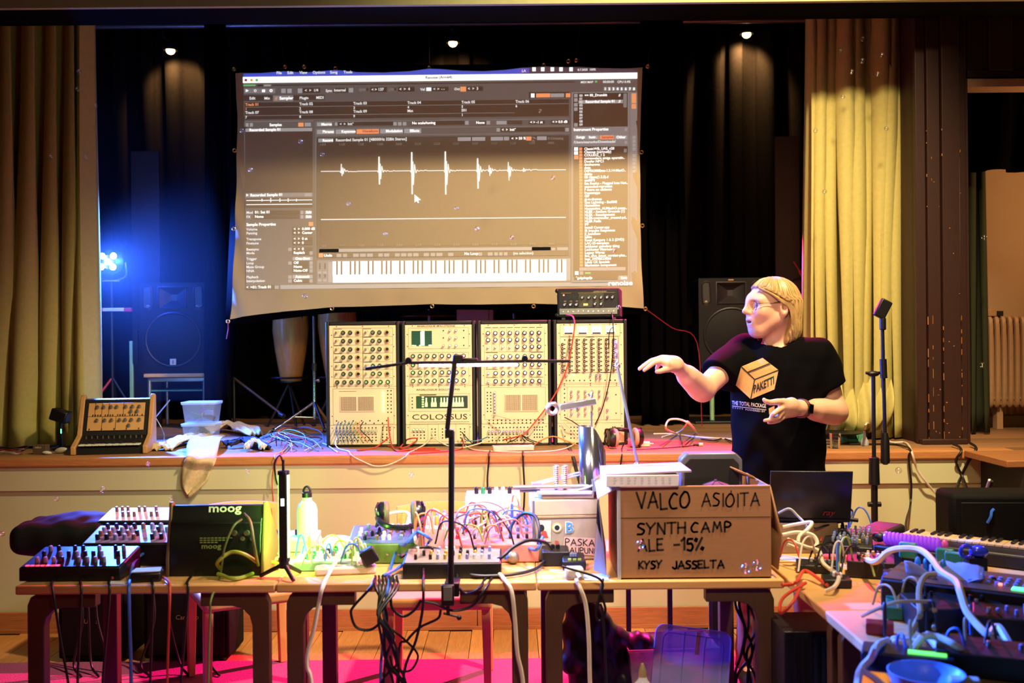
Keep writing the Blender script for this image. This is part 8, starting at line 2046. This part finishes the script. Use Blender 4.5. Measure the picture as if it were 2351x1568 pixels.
cable([at(1980, 1430) + Vector((0, 0, .02)), G(2010, 1400, 2.85), G(2060, 1382, 2.8), G(2135, 1381, 2.8)], .005, mat('cable_tan'), 'thin tan cable above the green pedal')
cable([at(2100, 1530) + Vector((0, 0, .05)), G(2098, 1490, 2.55), G(2120, 1462, 2.55), G(2150, 1462, 2.55), G(2190, 1480, 2.5), G(2210, 1500, 2.5), G(2218, 1530, 2.48)], .0095, m_cw, 'pale cable arch over the display unit, lit blue')
cable([at(2130, 1500) + Vector((0, 0, .05)), G(2170, 1500, 2.55), G(2210, 1492, 2.55), G(2260, 1480, 2.6), G(2288, 1440, 2.65), G(2310, 1465, 2.6), G(2330, 1505, 2.55), at(2328, 1520) + Vector((0, 0, .02))], .0105, m_cw, 'thick pale cable peaking near the right edge, lit blue')
cable([at(1968, 1590), G(1975, 1540, 2.5), G(2000, 1510, 2.5), G(2015, 1482, 2.5), at(2040, 1478) + Vector((0, 0, .01))], .0095, m_cw, 'pale cable curling at the near table corner, lit blue')
cable([G(1974, 1536, 2.5), G(2000, 1552, 2.5), G(2030, 1575, 2.48)], .008, m_cw, 'pale cable branch at the bottom edge')
cable([G(2050, 1575, 2.48), G(2070, 1540, 2.5), G(2110, 1526, 2.5)], .009, m_cw, 'pale cable crossing before the display unit')
cable([at(1795, 1350) + Vector((0, 0, .01)), G(1820, 1340, 3.4), G(1832, 1332, 3.4), at(1850, 1330) + Vector((0, 0, .03)), at(1900, 1352) + Vector((0, 0, .012))], .0062, m_cr, 'red cable lying on the bare wood of the right table')
cable([at(1842, 1345) + Vector((0, 0, .01)), G(1822, 1380, 3.2), G(1795, 1408, 3.2), G(1790, 1398, 3.2), G(1800, 1370, 3.25), at(1850, 1352) + Vector((0, 0, .02))], .0055, m_cr, 'red cable loop hanging off the right table')
cable([G(1912, 1172, 3.95), G(1945, 1167, 3.97), G(1957, 1176, 3.97), G(1940, 1195, 3.95), G(1870, 1212, 3.9)], .004, m_cb, 'thin black lead looping from the laptop')
cable([G(1925, 1182, 3.97), G(1935, 1205, 3.97), G(1936, 1225, 3.97)], .0058, m_cb, 'black laptop cable dropping behind the mixer')
t = thing('red_plug_sleeve', 'red rubber plug sleeve lying left of the brass clip', 'plug', at(1925, 1290) + Vector((0, 0, .016)), rotz=R(-12))
part('sleeve', MB().lathe([(.008, -.06), (.013, -.05), (.015, .02), (.011, .04)], (0, 0, 0), Matrix.Rotation(R(90), 3, 'Y'), 12), m_cr, t); part('tip', MB().cyl((.04, 0, 0), (.07, 0, 0), .006), mat('bolt_brass'), t)
for k in range(18):
    px, py = rn.uniform(1800, 1990), rn.uniform(1230, 1330); a = at(px, py); b = at(px + rn.uniform(-60, 60), py + rn.uniform(-15, 25)); h = rn.uniform(.03, .09); b.y = max(b.y, 3.2); b.x = max(b.x, .99); a.x = max(a.x, .99)
    nm_ = ('blue', 'black', 'white', 'yellow-green', 'black', 'red')[k % 6]; m_ = (m_cbl, m_cb, m_cw, m_cy, m_cb, m_cr)[k % 6]
    cable([a + Vector((0, 0, .05)), (a * .7 + b * .3) + Vector((0, 0, .05 + h)), (a * .3 + b * .7) + Vector((0, .01, .04 + h)), b + Vector((0, 0, .03))], .0036, m_, nm_ + ' patch wire among those left on the right tables', name='patch_cable', cat='patch cord', group='patch wires on the right tables')
for k in range(16):
    px, py = rn.uniform(1990, 2330), rn.uniform(1340, 1540); a = at(px, py); b = at(px + rn.uniform(-70, 60), py + rn.uniform(-25, 25)); h = rn.uniform(.02, .07); a.x = max(a.x, 1.0); b.x = max(b.x, 1.0)
    nm_ = ('black', 'blue', 'black', 'tan')[k % 4]; m_ = (m_cb, m_cbl, m_cb, mat('cable_tan'))[k % 4]
    cable([a + Vector((0, 0, .04)), (a * .7 + b * .3) + Vector((0, 0, .05 + h)), (a * .3 + b * .7) + Vector((0, .01, .04 + h)), b + Vector((0, 0, .02))], .0038, m_, nm_ + ' wire among those near the right picture edge', name='patch_cable', cat='patch cord', group='wires near the right edge')
# cables hanging by the person's leg under the table
for k in range(7):
    x = 1690 + 9 * k; cable([P(x, 1345, 3.9), P(x + rn.uniform(-6, 14), 1390, 3.9), P(x + rn.uniform(0, 30), 1440, 3.9), P(x + rn.uniform(-10, 30), 1500, 3.9), P(x + rn.uniform(-10, 30), 1560, 3.95)], .0055, m_cbl if k == 5 else m_cb, 'blue cable hanging before the tan trouser leg' if k == 5 else 'black cable hanging before the tan trouser leg', group='cables hanging by the trouser leg')

# ================================================================== soap bubbles drifting through the hall
def bubble_mat():
    m = bpy.data.materials.new('soap_film'); m.use_nodes = True; nt = m.node_tree; nt.nodes.clear()
    out = nt.nodes.new('ShaderNodeOutputMaterial'); mx = nt.nodes.new('ShaderNodeMixShader'); tr_ = nt.nodes.new('ShaderNodeBsdfTransparent'); gl_ = nt.nodes.new('ShaderNodeBsdfGlossy')
    lw = nt.nodes.new('ShaderNodeLayerWeight'); lw.inputs[0].default_value = .22
    ad = nt.nodes.new('ShaderNodeMath'); ad.operation = 'MULTIPLY_ADD'; ad.inputs[1].default_value = .45; ad.inputs[2].default_value = .12
    tc = nt.nodes.new('ShaderNodeTexCoord'); nz = nt.nodes.new('ShaderNodeTexNoise'); nz.inputs['Scale'].default_value = 45; rp = nt.nodes.new('ShaderNodeValToRGB')
    rp.color_ramp.elements[0].color = (.35, 1, .5, 1); rp.color_ramp.elements[1].color = (1, .45, .55, 1); e = rp.color_ramp.elements.new(.5); e.color = (1, 1, 1, 1)
    nt.links.new(tc.outputs['Object'], nz.inputs[0]); nt.links.new(nz.outputs[0], rp.inputs[0]); nt.links.new(rp.outputs[0], gl_.inputs[0]); gl_.inputs['Roughness'].default_value = .16
    nt.links.new(lw.outputs['Fresnel'], ad.inputs[0]); nt.links.new(ad.outputs[0], mx.inputs[0]); nt.links.new(tr_.outputs[0], mx.inputs[1]); nt.links.new(gl_.outputs[0], mx.inputs[2]); nt.links.new(mx.outputs[0], out.inputs[0])
    return m
bub = MB().sph((0, 0, 0), 1, 18, 12).mesh('soap_bubble', bubble_mat())
bs = [(130, 1145, 4.9, .014), (236, 1124, 4.9, .015), (100, 1208, 4.6, .014), (340, 1065, 4.9, .011), (568, 1082, 4.9, .011), (392, 1148, 4.8, .011), (5, 1225, 4.6, .013), (182, 165, 5.8, .014), (178, 205, 5.8, .013), (220, 243, 5.8, .012), (118, 360, 5.8, .013), (198, 362, 5.8, .013),
      (1470, 1250, 3.2, .014), (1712, 1305, 3.1, .016), (1738, 1298, 3.1, .016), (2063, 1080, 4.9, .016), (2155, 1128, 4.8, .017), (1980, 90, 5.8, .014), (1979, 140, 5.8, .015), (1930, 118, 5.8, .013), (1955, 165, 5.8, .014), (2015, 170, 5.8, .014), (2024, 127, 5.8, .014), (1935, 222, 5.8, .013),
      (1872, 300, 5.8, .013), (1893, 440, 5.8, .013), (2035, 295, 5.8, .013), (2260, 545, 5.9, .016), (2255, 838, 5.9, .016), (700, 680, 6.0, .015), (945, 1090, 4.8, .013), (690, 325, 6.0, .014), (575, 390, 6.0, .014), (740, 355, 6.0, .013), (1225, 320, 6.0, .015), (1270, 408, 6.0, .014), (885, 537, 6.0, .013), (1048, 478, 6.0, .013), (1095, 525, 6.0, .014), (1175, 545, 6.0, .014), (1410, 575, 6.0, .014), (800, 468, 6.0, .013), (1240, 255, 6.0, .013), (555, 300, 6.0, .013), (1420, 705, 5.4, .012)]
where = lambda px, py: 'before the ' + ('left curtain' if px < 240 and py < 1000 else 'stage wall' if py > 1050 and (px < 1000 or px > 1900) else 'cardboard box' if py > 1200 else 'right curtain' if 1840 < px < 2150 else 'doorway' if px > 2150 else 'projection screen')
for px, py, d, r in bs:
    o = inst('soap_bubble', bub, None, P(px, py, d), scale=(r, r, r)); o.data = bub
    tag(o, 'small soap bubble floating ' + where(px, py), 'bubble', 'soap bubbles ' + where(px, py))

# ------------------------------------------------------------------ tell alike things apart by their place, left to right
ORD = 'first second third fourth fifth sixth seventh eighth ninth tenth eleventh twelfth thirteenth fourteenth fifteenth sixteenth seventeenth eighteenth nineteenth twentieth'.split()
same = {}
for o in COL.objects:
    if o.parent is None and o.get('label'): same.setdefault(o['label'], []).append(o)
def px_of(o):
    if o.type == 'MESH' and len(o.data.vertices) > 20 and o.location.length < 1e-6: c = sum((v.co for v in o.data.vertices), Vector()) / len(o.data.vertices)
    else: c = o.location
    return c.x / max(c.y, .1)
for lb, os_ in same.items():
    if 1 < len(os_) <= 20:
        for k, o in enumerate(sorted(os_, key=px_of)): o['label'] = lb + ', ' + ORD[k] + ' from left'
